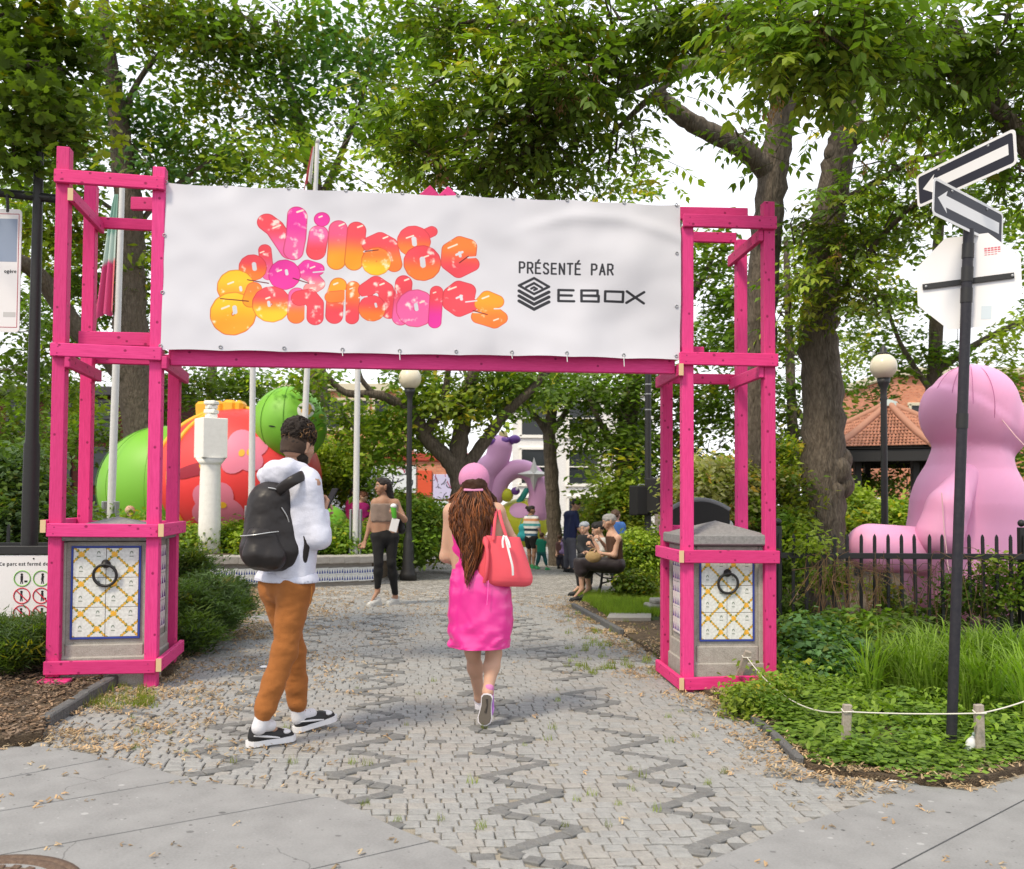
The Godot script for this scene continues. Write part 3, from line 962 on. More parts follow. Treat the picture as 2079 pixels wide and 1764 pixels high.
# one balloon shape of the printed lettering: c0 at its top, c1 at its foot, mottled with white, a darker outline and a printed glint
func balloon(zp: Array, zr: float, c0: Color, c1: Color, white := 0.0) -> void:
	var pts := PackedVector2Array()
	for q in zp: pts.append(bx(q[0], q[1]))
	var r := zr * 1.07 * 0.3495 / 1032.0 * TEX.x
	var lo := pts[0]
	var hi := pts[0]
	for q in pts:
		lo = lo.min(q); hi = hi.max(q)
	lo -= Vector2.ONE * (r + 2); hi += Vector2.ONE * (r + 2)
	for y in range(maxi(0, int(lo.y)), mini(TEX.y, int(hi.y) + 1)):
		for x in range(maxi(0, int(lo.x)), mini(TEX.x, int(hi.x) + 1)):
			var p := Vector2(x + 0.5, y + 0.5)
			var best := 1e9
			var near := p
			if pts.size() == 1:
				best = p.distance_to(pts[0]); near = pts[0]
			for i in pts.size() - 1:
				var q := Geometry2D.get_closest_point_to_segment(p, pts[i], pts[i + 1])
				var d := p.distance_to(q)
				if d < best:
					best = d; near = q
			if best > r + 0.5: continue
			var e := best / r
			var c := c0.lerp(c1, smoothstep(0.25, 0.75, (y - lo.y) / (hi.y - lo.y)))
			var n := print_noise.get_noise_2d(x, y)
			c = c.lerp(Color(1.0, 0.93, 0.88), clampf((n - 0.5 + white) * 3.0, 0.0, 0.85))
			if e > 0.86: c = c.lerp(Color(0.6, 0.12, 0.16), (e - 0.86) * 4.0)
			var k := clampf(r - best + 0.5, 0.0, 1.0)
			var o := (y * TEX.x + x) * 3
			art[o] = lerpf(art[o], c.r, k); art[o + 1] = lerpf(art[o + 1], c.g, k); art[o + 2] = lerpf(art[o + 2], c.b, k)

func ring_pts(cx: float, cy: float, rr: float, a0 := 0.0, a1 := 360.0) -> Array:
	var out := []
	var n := int(absf(a1 - a0) / 30.0) + 1
	for k in n + 1:
		var a := deg_to_rad(lerpf(a0, a1, float(k) / n))
		out.append([cx + cos(a) * rr, cy - sin(a) * rr])
	return out

func letter_strokes(ch: String) -> Array:
	# thin capitals on a unit square, y down
	match ch:
		"P": return [[[0, 1], [0, 0], [0.55, 0], [0.8, 0.12], [0.8, 0.42], [0.55, 0.54], [0, 0.54]]]
		"R": return [[[0, 1], [0, 0], [0.55, 0], [0.8, 0.12], [0.8, 0.42], [0.55, 0.54], [0, 0.54]], [[0.42, 0.54], [0.85, 1]]]
		"É": return [[[0.75, 0], [0, 0], [0, 1], [0.78, 1]], [[0, 0.48], [0.66, 0.48]], [[0.35, -0.14], [0.55, -0.3]]]
		"E": return [[[0.75, 0], [0, 0], [0, 1], [0.78, 1]], [[0, 0.48], [0.66, 0.48]]]
		"S": return [[[0.78, 0.14], [0.6, 0], [0.2, 0], [0.02, 0.15], [0.05, 0.36], [0.4, 0.5], [0.74, 0.62], [0.8, 0.85], [0.6, 1], [0.2, 1], [0, 0.85]]]
		"N": return [[[0, 1], [0, 0], [0.8, 1], [0.8, 0]]]
		"T": return [[[0, 0], [0.84, 0]], [[0.42, 0], [0.42, 1]]]
		"A": return [[[0, 1], [0.42, 0], [0.84, 1]], [[0.15, 0.68], [0.69, 0.68]]]
		"B": return [[[0, 0], [0.8, 0], [0.8, 0.46], [0, 0.48], [0.86, 0.5], [0.86, 1], [0, 1], [0, 0]]]
		"O": return [[[0.04, 0.06], [0.96, 0.06], [0.96, 0.94], [0.04, 0.94], [0.04, 0.06]]]
		"X": return [[[0, 0], [0.9, 1]], [[0.9, 0], [0, 1]]]
	return []

func lettering(text: String, at: Vector2, size: Vector2, step: float, r: float, col: Color) -> void:
	for k in text.length():
		for s in letter_strokes(text[k]):
			var pts := []
			for q in s: pts.append(at + Vector2(k * step + q[0] * size.x, q[1] * size.y))
			ink(pts, r, col)

func banner_picture() -> ImageTexture:
	art = PackedFloat32Array()
	art.resize(TEX.x * TEX.y * 3)
	for k in TEX.x * TEX.y:
		art[k * 3] = 0.80; art[k * 3 + 1] = 0.80; art[k * 3 + 2] = 0.835
	print_noise = noise(17, 0.02, 4)
	var mag := Color(0.86, 0.2, 0.6)
	var pinkc := Color(0.9, 0.38, 0.62)
	var coral := Color(0.88, 0.28, 0.33)
	var org := Color(0.93, 0.48, 0.2)
	var yel := Color(0.95, 0.74, 0.16)
	var gold := Color(0.92, 0.6, 0.15)
	# Village
	balloon([[583, 292], [630, 330], [715, 460]], 50, coral, pinkc, 0.25)
	balloon([[757, 254], [752, 380], [738, 462]], 53, mag, pinkc, 0.22)
	balloon([[882, 362], [868, 462]], 52, pinkc, coral, 0.3)
	balloon([[898, 272]], 42, mag, mag)
	balloon([[993, 334], [986, 526]], 50, Color(0.87, 0.33, 0.5), gold, 0.0)
	balloon([[1100, 342], [1086, 530]], 50, coral, gold, 0.0)
	balloon([[1176, 425], [1235, 396], [1290, 430], [1318, 550]], 43, coral, org, 0.2)
	balloon(ring_pts(1216, 528, 44), 40, org, yel, 0.2)
	balloon([[1530, 350], [1500, 365]], 31, coral, coral)
	balloon(ring_pts(1428, 412, 52), 42, coral, org, 0.1)
	balloon(ring_pts(1478, 540, 58), 47, coral, org, 0.12)
	balloon([[1660, 508], [1742, 478], [1745, 440], [1690, 425], [1632, 462], [1628, 540], [1685, 585], [1760, 545]], 43, org, coral, 0.1)
	# des
	balloon([[576, 460], [588, 570], [598, 600]], 34, coral, pinkc, 0.15)
	balloon(ring_pts(508, 562, 38), 38, coral, org, 0.15)
	balloon([[880, 572], [820, 552], [790, 582], [850, 618], [885, 660], [840, 690]], 36, mag, Color(0.9, 0.55, 0.55), 0.2)
	balloon(ring_pts(690, 605, 46), 42, mag, mag, 0.05)
	# Gonflables
	balloon(ring_pts(415, 680, 52), 50, yel, gold, 0.15)
	balloon(ring_pts(405, 838, 70), 56, yel, gold, 0.08)
	balloon([[520, 690], [500, 760]], 40, org, gold, 0.1)
	balloon(ring_pts(622, 782, 58), 48, coral, yel, 0.2)
	balloon([[766, 730], [764, 850]], 46, pinkc, org, 0.2)
	balloon([[780, 745], [835, 735], [872, 780], [872, 862]], 44, coral, coral, 0.2)
	balloon([[1000, 672], [985, 720], [980, 850]], 46, gold, coral, 0.25)
	balloon([[960, 740], [1020, 735]], 34, org, org, 0.2)
	balloon([[1086, 684], [1082, 862]], 37, org, coral, 0.2)
	balloon([[1160, 700], [1215, 660], [1272, 700], [1292, 825]], 43, coral, coral, 0.18)
	balloon(ring_pts(1196, 808, 38), 38, coral, org, 0.25)
	balloon([[1374, 662], [1358, 860]], 46, coral, pinkc, 0.25)
	balloon(ring_pts(1445, 808, 62), 48, pinkc, pinkc, 0.25)
	balloon([[1562, 712], [1553, 890]], 36, coral, mag, 0.1)
	balloon([[1660, 760], [1735, 735], [1740, 705], [1688, 690], [1645, 725], [1642, 780], [1690, 815], [1752, 790]], 44, coral, coral, 0.05)
	balloon([[1905, 770], [1850, 746], [1818, 785], [1875, 830], [1925, 868], [1890, 892], [1800, 862]], 40, gold, org, 0.1)
	# printed glints and holes of the balloons
	for q in [[640, 320, 40, 8], [770, 225, 30, 9], [890, 255, 16, 8], [1012, 310, 26, 8], [1118, 318, 26, 8], [1265, 385, 24, 8], [1405, 385, 40, 7], [1500, 500, 24, 8], [1650, 440, 50, 8], [560, 470, 20, 6], [660, 580, 22, 7], [850, 560, 24, 7], [385, 655, 30, 8], [360, 800, 40, 9], [600, 745, 20, 8], [985, 660, 22, 8], [1075, 690, 16, 6], [1250, 665, 22, 8], [1390, 640, 22, 8], [1480, 770, 22, 8], [1550, 715, 14, 6], [1650, 690, 44, 8], [1840, 745, 36, 8], [1900, 880, 26, 7]]:
		ink([bx(q[0] - q[2] * 0.5, q[1] + q[2] * 0.2), bx(q[0] + q[2] * 0.5, q[1] - q[2] * 0.2)], q[3] * 0.3, Color(0.98, 0.84, 0.78))
	for q in [[1428, 412, 16], [1478, 535, 18], [1690, 490, 10], [515, 555, 14], [700, 590, 10], [412, 815, 14], [442, 690, 9], [605, 780, 10], [1445, 800, 13], [1700, 745, 10], [1215, 790, 8]]:
		ink([bx(q[0], q[1] - q[2]), bx(q[0] + 4, q[1] + q[2])], q[2] * 0.42, Color(0.80, 0.80, 0.835))
	for q in [[1738, 508, 1815, 500, 5], [1728, 772, 1790, 765, 4], [855, 590, 925, 585, 4], [815, 655, 862, 655, 3], [1890, 815, 1962, 812, 4], [1770, 835, 1815, 838, 4], [1142, 470, 1190, 462, 4], [1120, 745, 1165, 738, 4], [1672, 492, 1706, 476, 7], [1676, 748, 1706, 734, 6], [1040, 700, 1042, 880, 3], [815, 790, 816, 880, 4], [1330, 700, 1335, 720, 3]]:
		ink([bx(q[0], q[1]), bx(q[2], q[3])], q[4] * 0.5, Color(0.80, 0.80, 0.835))
	for q in [[330, 748, 490, 765], [480, 635, 600, 655], [740, 625, 830, 655], [1150, 468, 1225, 460], [1770, 825, 1850, 850], [1690, 540, 1740, 500]]:
		ink([bx(q[0], q[1]), bx(q[2], q[3])], 1.3, Color(0.35, 0.1, 0.1))
	# sponsor line and mark
	var dark := Color(0.17, 0.17, 0.19)
	var pu := func(dx: float, dy: float) -> Vector2: return bx((dx - 342.0) / 0.3495, (dy - 342.0) / 0.3495)
	var x0: Vector2 = pu.call(1053, 529)
	var x1: Vector2 = pu.call(1239, 558)
	lettering("PRÉSENTÉ PAR", Vector2(x0.x, x0.y), Vector2(16.5, 31), (x1.x - x0.x) / 11.75, 2.5, dark)
	var e0: Vector2 = pu.call(1131, 585)
	lettering("EBOX", Vector2(e0.x, e0.y + 2), Vector2(56, 33), 64.5, 3.6, dark)
	var mk: Vector2 = pu.call(1082, 591)
	var hx := 42.0
	for lv in 3:
		var y := lv * 15.0
		ink([mk + Vector2(-hx, y - 2), mk + Vector2(0, y + 22), mk + Vector2(hx, y - 2)], 4.6, dark)
	ink([mk + Vector2(-hx, -18), mk + Vector2(0, -42), mk + Vector2(hx, -18), mk + Vector2(0, 6), mk + Vector2(-hx, -18)], 3.6, dark)
	ink([mk + Vector2(-22, -14), mk + Vector2(0, -27), mk + Vector2(22, -14)], 3.4, dark)
	ink([mk + Vector2(-8, -10), mk + Vector2(0, -15), mk + Vector2(8, -10), mk + Vector2(0, -6)], 3.0, dark)
	var out := PackedByteArray()
	out.resize(art.size())
	for k in art.size(): out[k] = int(clampf(art[k], 0, 1) * 255.0)
	return ImageTexture.create_from_image(Image.create_from_data(TEX.x, TEX.y, false, Image.FORMAT_RGB8, out))

func build_banner() -> void:
	var vinyl := plain("printed_vinyl", Color.WHITE, 0.42)
	vinyl.albedo_texture = banner_picture()
	vinyl.cull_mode = BaseMaterial3D.CULL_DISABLED
	var tl := lt.at(S + POST / 2 + 0.004, -0.03, 3.665)
	var bl := lt.at(S + POST / 2 - 0.01, -0.05, 2.43)
	var tr := rt.at(-POST / 2 - 0.02, -0.05, 3.68)
	var br := rt.at(-POST / 2 - 0.02, -0.07, 2.455)
	var across := (tr - tl).normalized()
	var out := across.cross(Vector3.DOWN).normalized()
	if out.z < 0: out = -out
	var root := thing("event_banner", "white vinyl banner printed with colourful balloon lettering hung on the pink gateway", "banner", (bl + br) / 2)
	var nx := 120
	var ny := 44
	var wr := noise(33, 1.3, 3)
	var grid := []
	for j in ny + 1:
		for i in nx + 1:
			var u := float(i) / nx
			var v := float(j) / ny
			var p := tl.lerp(tr, u).lerp(bl.lerp(br, u), v)
			# pulled between its ties: scallops along top and foot, long slack folds from the corners
			var tie := absf(sin(u * PI * 9.0))
			p.y -= 0.012 * tie * (1.0 - v) * (1.0 - v) * 1.2
			p.y += 0.006 * tie * v * v
			var f := 0.020 * sin((u * 3.6 - v * 2.2) * 3.0) * u * (0.4 + v)
			f += 0.022 * wr.get_noise_2d(u * 2.6, v * 1.0)
			f += 0.012 * tie * exp(-v * 7.0) + 0.012 * absf(sin(u * PI * 8.0)) * exp(-(1.0 - v) * 7.0)
			f += 0.02 * exp(-pow((u - 0.83 - (0.65 - v) * 0.22) * 16.0, 2.0)) * smoothstep(0.0, 0.4, v)
			f += 0.016 * exp(-pow((v - 0.1 - pow((u - 0.83) * 2.0, 2.0)) * 22.0, 2.0)) * smoothstep(0.6, 0.8, u)
			grid.append(p + out * f - root.position)
	var m := MB.new()
	for j in ny + 1:
		for i in nx + 1:
			var k := j * (nx + 1) + i
			var dx: Vector3 = grid[k + 1 if i < nx else k] - grid[k - 1 if i > 0 else k]
			var dy: Vector3 = grid[k + nx + 1 if j < ny else k] - grid[k - nx - 1 if j > 0 else k]
			var nn := dx.cross(dy).normalized()
			m.vert(grid[k], nn if nn.dot(out) > 0 else -nn, Vector2(float(i) / nx, float(j) / ny))
	for j in ny:
		for i in nx:
			var a := j * (nx + 1) + i
			m.ix.append_array([a, a + 1, a + nx + 2, a, a + nx + 2, a + nx + 1])
	put("printed_sheet", m, vinyl, root)
	# eyelets and ties
	var eye := MB.new()
	var pts := []
	for k in 11: pts.append(Vector3(cos(TAU * k / 10.0), sin(TAU * k / 10.0), 0) * 0.011)
	eye.tube(pts, [0.004], 6, false)
	var em := eye.mesh()
	var face := Basis(across, Vector3.UP, out)
	for k in 10:
		for e in [0.016, 0.984]:
			var q: Vector3 = grid[int(e * ny) * (nx + 1) + int(lerpf(0.006, 0.994, k / 9.0) * nx)]
			put("eyelet", em, mt.steel, root, Transform3D(face, q + out * 0.003))
	for k in 2:
		for e in [0.008, 0.992]:
			var q: Vector3 = grid[int(lerpf(0.34, 0.67, k) * ny) * (nx + 1) + int(e * nx)]
			put("eyelet", em, mt.steel, root, Transform3D(face, q + out * 0.003))
	for k in [3, 4, 6, 7, 8]:
		var q: Vector3 = grid[int(0.984 * ny) * (nx + 1) + int(lerpf(0.006, 0.994, k / 9.0) * nx)]
		var tie := MB.new()
		tie.tube([q + out * 0.006, q + out * 0.008 + Vector3(0, -0.03, 0), q + Vector3(0.004, -0.05 - 0.02 * (k % 3), 0.008)], [0.0035], 5)
		put("cable_tie", tie, mt.sign_white, root)

# ---------- street furniture
func arrow_sign(called: String, label: String, p0: Vector3, p1: Vector3, high: float, head_first: bool) -> void:
	# a one way plate from p0 (left end in view) to p1, with a raised printed arrow to the left
	var root := thing(called, label, "road sign", (p0 + p1) / 2, 0.0, "one way signs on the pole")
	var d := (p1 - p0).normalized()
	var side := d.cross(Vector3.UP).normalized()
	var b := Basis(d, side.cross(d), side)
	var ln := (p1 - p0).length()
	var rr := func(w: float, h: float, r: float) -> PackedVector2Array:
		var out := PackedVector2Array()
		for q in [[1, 1, 0], [-1, 1, 90], [-1, -1, 180], [1, -1, 270]]:
			for k in 5:
				var a := deg_to_rad(q[2] + k * 22.5)
				out.append(Vector2(q[0] * (w / 2 - r) + cos(a) * r, q[1] * (h / 2 - r) + sin(a) * r))
		return out
	var m := MB.new()
	m.prism(Transform3D(b, Vector3.ZERO), rr.call(ln, high, 0.03), -0.0015, 0.0015)
	put("plate", m, mt.sign_white, root)
	var k := MB.new()
	k.prism(Transform3D(b, Vector3.ZERO), rr.call(ln - 0.035, high - 0.035, 0.018), 0.0016, 0.0021)
	k.prism(Transform3D(b, Vector3.ZERO), rr.call(ln - 0.035, high - 0.035, 0.018), -0.0021, -0.0016)
	put("black_field", k, plain("sign_black", lin(0.018, 0.018, 0.03), 0.45), root)
	var hl := ln / 2 - 0.05
	var hh := high / 2 - 0.045
	var sh := hh * 0.52
	var ar := PackedVector2Array([Vector2(-hl, 0), Vector2(-hl + hh * 1.5, hh), Vector2(-hl + hh * 1.3, sh), Vector2(hl, sh), Vector2(hl, -sh), Vector2(-hl + hh * 1.3, -sh), Vector2(-hl + hh * 1.5, -hh)])
	var w := MB.new()
	w.prism(Transform3D(b, Vector3.ZERO), ar, 0.0022, 0.0027)
	w.prism(Transform3D(b, Vector3.ZERO), ar, -0.0027, -0.0022)
	put("arrow", w, mt.sign_white, root)
	for s in [-0.25, 0.25]:
		var bo := MB.new()
		bo.lathe(Transform3D(b * Basis(Vector3.RIGHT, PI / 2), b * Vector3(s * ln, high * 0.36, 0)), [Vector2(0, -0.006), Vector2(0.008, -0.006), Vector2(0.008, 0.006), Vector2(0, 0.006)], 8)
		put("bolt", bo, mt.steel, root)

func lamp_post(label: String, foot: Vector3, globe_y: float, r: float, lean := Vector3.ZERO) -> void:
	var root := thing("park_lamp", label, "lamp post", foot, 0.0, "globe park lamps")
	var h := globe_y - foot.y
	var m := MB.new()
	m.lathe(Transform3D.IDENTITY, [Vector2(0, 0), Vector2(0.15, 0), Vector2(0.15, 0.12), Vector2(0.11, 0.2), Vector2(0.09, 0.7), Vector2(0.06, 0.78), Vector2(0.052, 0.9), Vector2(0.046, h - r - 0.32), Vector2(0.06, h - r - 0.3), Vector2(0.046, h - r - 0.27), Vector2(0.05, h - r - 0.14), Vector2(0.085, h - r - 0.06), Vector2(0.1, h - r + 0.02), Vector2(0, h - r + 0.03)], 16)
	put("post", m, mt.iron, root)
	var g := MB.new()
	g.ball(Vector3(0, h, 0), Vector3(r, r, r), Basis.IDENTITY, 24)
	var gm := plain("opal_globe", lin(0.66, 0.6, 0.46), 0.25)
	put("globe", g, gm, root)
	var f := MB.new()
	f.lathe(Transform3D(Basis.IDENTITY, Vector3(0, h + r - 0.02, 0)), [Vector2(0, 0), Vector2(0.09, 0), Vector2(0.085, 0.03), Vector2(0.045, 0.05), Vector2(0.055, 0.09), Vector2(0.02, 0.14), Vector2(0, 0.17)], 14)
	put("finial", f, mt.iron, root)

func flagpole(label: String, foot: Vector3, top: Vector3, flagged: int) -> void:
	var low := Vector3(foot.x, gh(foot.x, foot.z) + 0.36, foot.z) + Vector3((foot.x - top.x) / (top.y - foot.y), 0, 0) * (foot.y - gh(foot.x, foot.z) - 0.36)
	var root := thing("flagpole", label, "flagpole", low, 0.0, "grey flagpoles in the planter")
	var d := top - low
	var m := MB.new()
	m.tube([Vector3.ZERO, d * 0.4, d], [0.055, 0.05, 0.036], 12)
	m.ball(d + Vector3(0, 0.05, 0), Vector3.ONE * 0.05, Basis.IDENTITY, 10)
	put("pole", m, mt.pole_white, root)
	var s := MB.new()
	for x in [-0.085, 0.085]:
		s.box(Transform3D(Basis.IDENTITY, Vector3(x, 0.28, 0)), Vector3(0.03, 1.16, 0.13), 0.008)
	put("bracket", s, mt.steel, root)
	if flagged:
		# a flag hanging limp in long folds
		var ht: float = [0, 1.62, 0.55][flagged]
		var y0: float = [0, W(249, 395, 12.3).y - low.y, d.y - 0.05][flagged]
		var f := MB.new()
		var rows := 26
		var cols := 36
		for j in rows + 1:
			var v := float(j) / rows
			for i in cols + 1:
				var u := float(i) / cols
				var wide: float = [0, 0.30, 0.16][flagged] * (0.18 + 0.82 * pow(v, 0.8))
				var x := -wide * u - 0.05
				var z := 0.07 * sin(u * 17.0 + v * 1.3) * (0.35 + 0.65 * v)
				var y: float = y0 - ht * v - 0.25 * u * v * (0.6 + 0.4 * sin(u * 9.0))
				var lean := d * (y / d.y)
				f.col = Color(0.27, 0.46, 0.38) if v < 0.33 else (Color(0.5, 0.62, 0.56) if v < 0.55 else (Color(0.6, 0.07, 0.2) if u > 0.12 else Color(0.72, 0.16, 0.18)))
				if flagged == 2: f.col = Color(0.62, 0.12, 0.12) if u > 0.4 else Color(0.7, 0.7, 0.68)
				f.vert(Vector3(lean.x + x, y, lean.z + z), Vector3(0.6 * cos(u * 17.0 + v * 1.3), 0.1, 1).normalized())
		for j in rows:
			for i in cols:
				var a := j * (cols + 1) + i
				f.ix.append_array([a, a + cols + 2, a + 1, a, a + cols + 1, a + cols + 2])
		put("flag", f, mt.tinted, root)

func bench(label: String, at: Vector3, turn: float) -> void:
	# cast iron ends, slatted seat and back; faces its own -x
	var root := thing("park_bench", label, "bench", at, turn, "black iron park benches")
	for z in [-0.75, 0.75]:
		var m := MB.new()
		m.tube([Vector3(-0.32, 0.0, z), Vector3(-0.26, 0.2, z), Vector3(-0.24, 0.42, z), Vector3(0.0, 0.4, z), Vector3(0.18, 0.42, z), Vector3(0.26, 0.6, z), Vector3(0.33, 0.85, z)], [0.024, 0.022, 0.025, 0.022, 0.024, 0.02, 0.018], 7)
		m.tube([Vector3(0.4, 0.0, z), Vector3(0.28, 0.14, z), Vector3(0.18, 0.42, z)], [0.024, 0.02, 0.024], 7)
		m.tube([Vector3(-0.24, 0.42, z), Vector3(-0.28, 0.6, z), Vector3(-0.2, 0.66, z), Vector3(0.1, 0.64, z), Vector3(0.27, 0.62, z)], [0.02, 0.018, 0.024, 0.02, 0.018], 7)
		m.tube([Vector3(-0.26, 0.2, z), Vector3(-0.05, 0.26, z), Vector3(0.1, 0.16, z), Vector3(0.28, 0.14, z)], [0.014], 6)
		put("iron_end", m, mt.iron, root)
	for k in 5:
		var b := MB.new()
		b.box(Transform3D(Basis.IDENTITY, Vector3(-0.2 + k * 0.09, 0.45, 0)), Vector3(0.07, 0.025, 1.6), 0.006)
		put("seat_slat", b, mt.iron, root)
	for k in 4:
		var b := MB.new()
		b.box(Transform3D(rot(0, 0, -18), Vector3(0.235 + k * 0.03, 0.54 + k * 0.095, 0)), Vector3(0.025, 0.075, 1.6), 0.006)
		put("back_slat", b, mt.iron, root)

func picket_fence(label: String, a: Vector3, b: Vector3, top: float, step: float, group: String) -> void:
	var root := thing("picket_fence", label, "fence", (a + b) / 2, 0.0, group)
	var d := b - a
	var n := int(d.length() / step)
	var dir := d.normalized()
	var bas := Basis(dir, Vector3.UP, dir.cross(Vector3.UP))
	var m := MB.new()
	m.box(Transform3D.IDENTITY, Vector3(0.03, 1.1, 0.02), 0.003)
	m.prism(Transform3D(Basis.IDENTITY, Vector3(0, 0.55, 0)), PackedVector2Array([Vector2(-0.015, 0), Vector2(0.015, 0), Vector2(0.012, 0.035), Vector2(0, 0.06), Vector2(-0.012, 0.035)]), -0.009, 0.009)
	var pm := m.mesh()
	var lo := -root.position.y
	for k in n + 1:
		var p := a + d * (float(k) / n)
		put("picket", pm, mt.iron, root, Transform3D(bas * rot(rnd(-0.6, 0.6), 0, rnd(-0.8, 0.8)), Vector3(p.x, top - 0.61, p.z) - root.position))
	for y in [top - 0.21, top - 0.95]:
		var r := MB.new()
		r.box(Transform3D(bas, Vector3.ZERO), Vector3(d.length(), 0.055, 0.045), 0.004)
		put("rail", r, mt.iron, root, Transform3D(Basis.IDENTITY, Vector3(0, y - root.position.y, 0) + bas.z * 0.03))
	for k in range(0, n + 1, 18):
		var p := a + d * (float(k) / n)
		var q := MB.new()
		q.box(Transform3D(bas, Vector3.ZERO), Vector3(0.06, 1.3, 0.06), 0.005)
		q.ball(Vector3(0, 0.69, 0), Vector3.ONE * 0.036, Basis.IDENTITY, 8)
		put("post", q, mt.iron, root, Transform3D(Basis.IDENTITY, Vector3(p.x, top - 0.58, p.z) - root.position - bas.z * 0.045))

func build_street_things() -> void:
	# sign pole on the right, with its plates
	var pf := G(1931, 1527)
	var d := depth_of(pf)
	var pt := W(1967, 466, d)
	var pole := thing("sign_pole", "dark painted steel pole leaning beside the ground cover on the right", "sign pole", pf)
	var m := MB.new()
	var up := pt - pf
	var pts := []
	var rad := []
	for k in 13:
		pts.append(up * (k / 12.0)); rad.append(0.0305)
	m.tube(pts, rad, 18)
	put("pole", m, mt.pole_dark, pole)
	for f in [0.62, 0.86, 0.9, 0.945]:
		var c := MB.new()
		c.tube([up * f, up * (f + 0.028)], [0.034], 16)
		put("clamp", c, mt.iron, pole)
	var c0 := W(1974, 568, d) + Vector3(0, 0, -0.045)
	var oct := thing("octagonal_sign", "back of a white octagonal road sign clamped to the dark pole", "road sign", c0)
	var ob := rot(0, -23, 0) * rot(0, 0, 1.5)
	var poly := PackedVector2Array()
	for k in 8:
		var a := deg_to_rad(22.5 + 45.0 * k)
		poly.append(Vector2(cos(a), sin(a)) * 0.308)
	var om := MB.new()
	om.prism(Transform3D(ob, Vector3.ZERO), poly, -0.0015, 0.0015)
	put("plate", om, plain("bare_sign_back", lin(0.78, 0.78, 0.8), 0.35), oct)
	var st := MB.new()
	st.box(Transform3D(ob * rot(0, 0, 1.5), ob * Vector3(-0.005, 0.0, 0.012)), Vector3(0.5, 0.035, 0.008), 0.002)
	put("strap", st, mt.iron, oct)
	for x in [-0.235, 0.235]:
		var bo := MB.new()
		bo.lathe(Transform3D(ob * Basis(Vector3.RIGHT, PI / 2), ob * Vector3(x, 0.006 * signf(x), 0.012)), [Vector2(0, 0), Vector2(0.009, 0), Vector2(0.008, 0.009), Vector2(0, 0.01)], 8)
		put("bolt", bo, mt.steel, oct)
	var sk := MB.new()
	for r in 4:
		for k in 5:
			if r == 3 and k == 4: continue
			sk.box(Transform3D(ob, ob * Vector3(0.1 + k * 0.018, 0.19 - r * 0.013, 0.0022)), Vector3(0.014, 0.008 if r < 2 else 0.004, 0.0008), 0.0)
	put("red_sticker", sk, plain("faded_red", lin(0.62, 0.12, 0.16), 0.6), oct)
	var s2 := MB.new()
	s2.box(Transform3D(ob * rot(0, 0, -4), ob * Vector3(0.09, -0.2, 0.0022)), Vector3(0.055, 0.08, 0.0008), 0.0)
	put("pale_sticker", s2, plain("faded_sticker", lin(0.58, 0.66, 0.72), 0.6), oct)
	arrow_sign("one_way_sign", "upper one way sign with white arrow, on top of the dark pole", W(1862, 390, d + 0.38), W(2064, 296, d - 0.28), 0.215, true)
	arrow_sign("one_way_sign", "lower one way sign with white arrow, just above the octagon", W(1894, 396, d - 0.25), W(2036, 468, d + 0.2), 0.225, true)
	# black cord posts and rope in the ground cover
	var tops := []
	var k := 0
	for q in [[1488, 1402, 1520, 1322], [1716, 1524, 1721, 1430], [1991, 1545, 1987, 1430]]:
		var f := G(q[0], q[1])
		var t := W(q[2], q[3], depth_of(f) - (0.1 if k == 0 else 0.0))
		var s := thing("wooden_stake", ["slanting grey wooden stake before the right stone pillar", "grey wooden stake in the middle of the ground cover", "grey wooden stake right of the dark sign pole"][k], "stake", f, 0.0, "stakes that carry the cord")
		var b := MB.new()
		var dv := t - f
		var sx := dv.cross(Vector3(0, 0, 1)).normalized()
		b.box(Transform3D(Basis(sx, dv.normalized(), sx.cross(dv.normalized())), dv / 2 - dv * 0.03), Vector3(0.05, dv.length() * 1.06, 0.032), 0.003)
		put("stake", b, mt.stake, s)
		tops.append(f + dv * 0.86 + Vector3(0, 0, 0.02))
		k += 1
	tops.append(W(2110, 1412, depth_of(tops[2]) + 0.05))
	var cord := MB.new()
	for i in 3:
		var pp := []
		for j in 15:
			var u := j / 14.0
			pp.append(tops[i].lerp(tops[i + 1], u) - Vector3(0, [0.13, 0.008, 0.01][i] * 4.0 * u * (1.0 - u), 0))
		cord.tube(pp, [0.0042], 6)
	for i in 3:
		cord.tube([tops[i] + Vector3(-0.03, 0.01, -0.03), tops[i] + Vector3(-0.03, 0, 0.006), tops[i] + Vector3(0.03, 0, 0.006), tops[i] + Vector3(0.03, 0.006, -0.03)], [0.0042], 6)
	tag(put("cord", cord, plain("white_cord", lin(0.6, 0.58, 0.52), 0.8)), "thin white cord strung between the wooden stakes", "cord")
	# fences
	var fa := W(1583, 1125, 8.55)
	var fb := W(2330, 1133, 8.5)
	picket_fence("black iron picket fence behind the ground cover on the right", Vector3(fa.x, -0.15, fa.z), Vector3(fb.x, -0.15, fb.z), 1.045, 0.1255, "black picket fences")
	picket_fence("black iron picket fence behind the small park rules sign", W(-300, 1110, 8.6) * Vector3(1, 0, 1), W(190, 1110, 8.9) * Vector3(1, 0, 1), 1.09, 0.19, "black picket fences")
	# globe lamps
	var lamps := [[1794, 744, 26.5, 13.6, "globe park lamp on a black post beside the tiled pavilion"], [833, 768, 23, 15.8, "globe park lamp on a black post under the middle of the banner"], [1277, 849, 16, 24.0, "distant globe park lamp half hidden in dark leaves"]]
	for l in lamps:
		var g := W(l[0], l[1], l[3])
		lamp_post(l[4], Vector3(g.x, gh(g.x, g.z), g.z), g.y, l[2] * l[3] / FOCAL)
	# flagpoles
	var n := 0
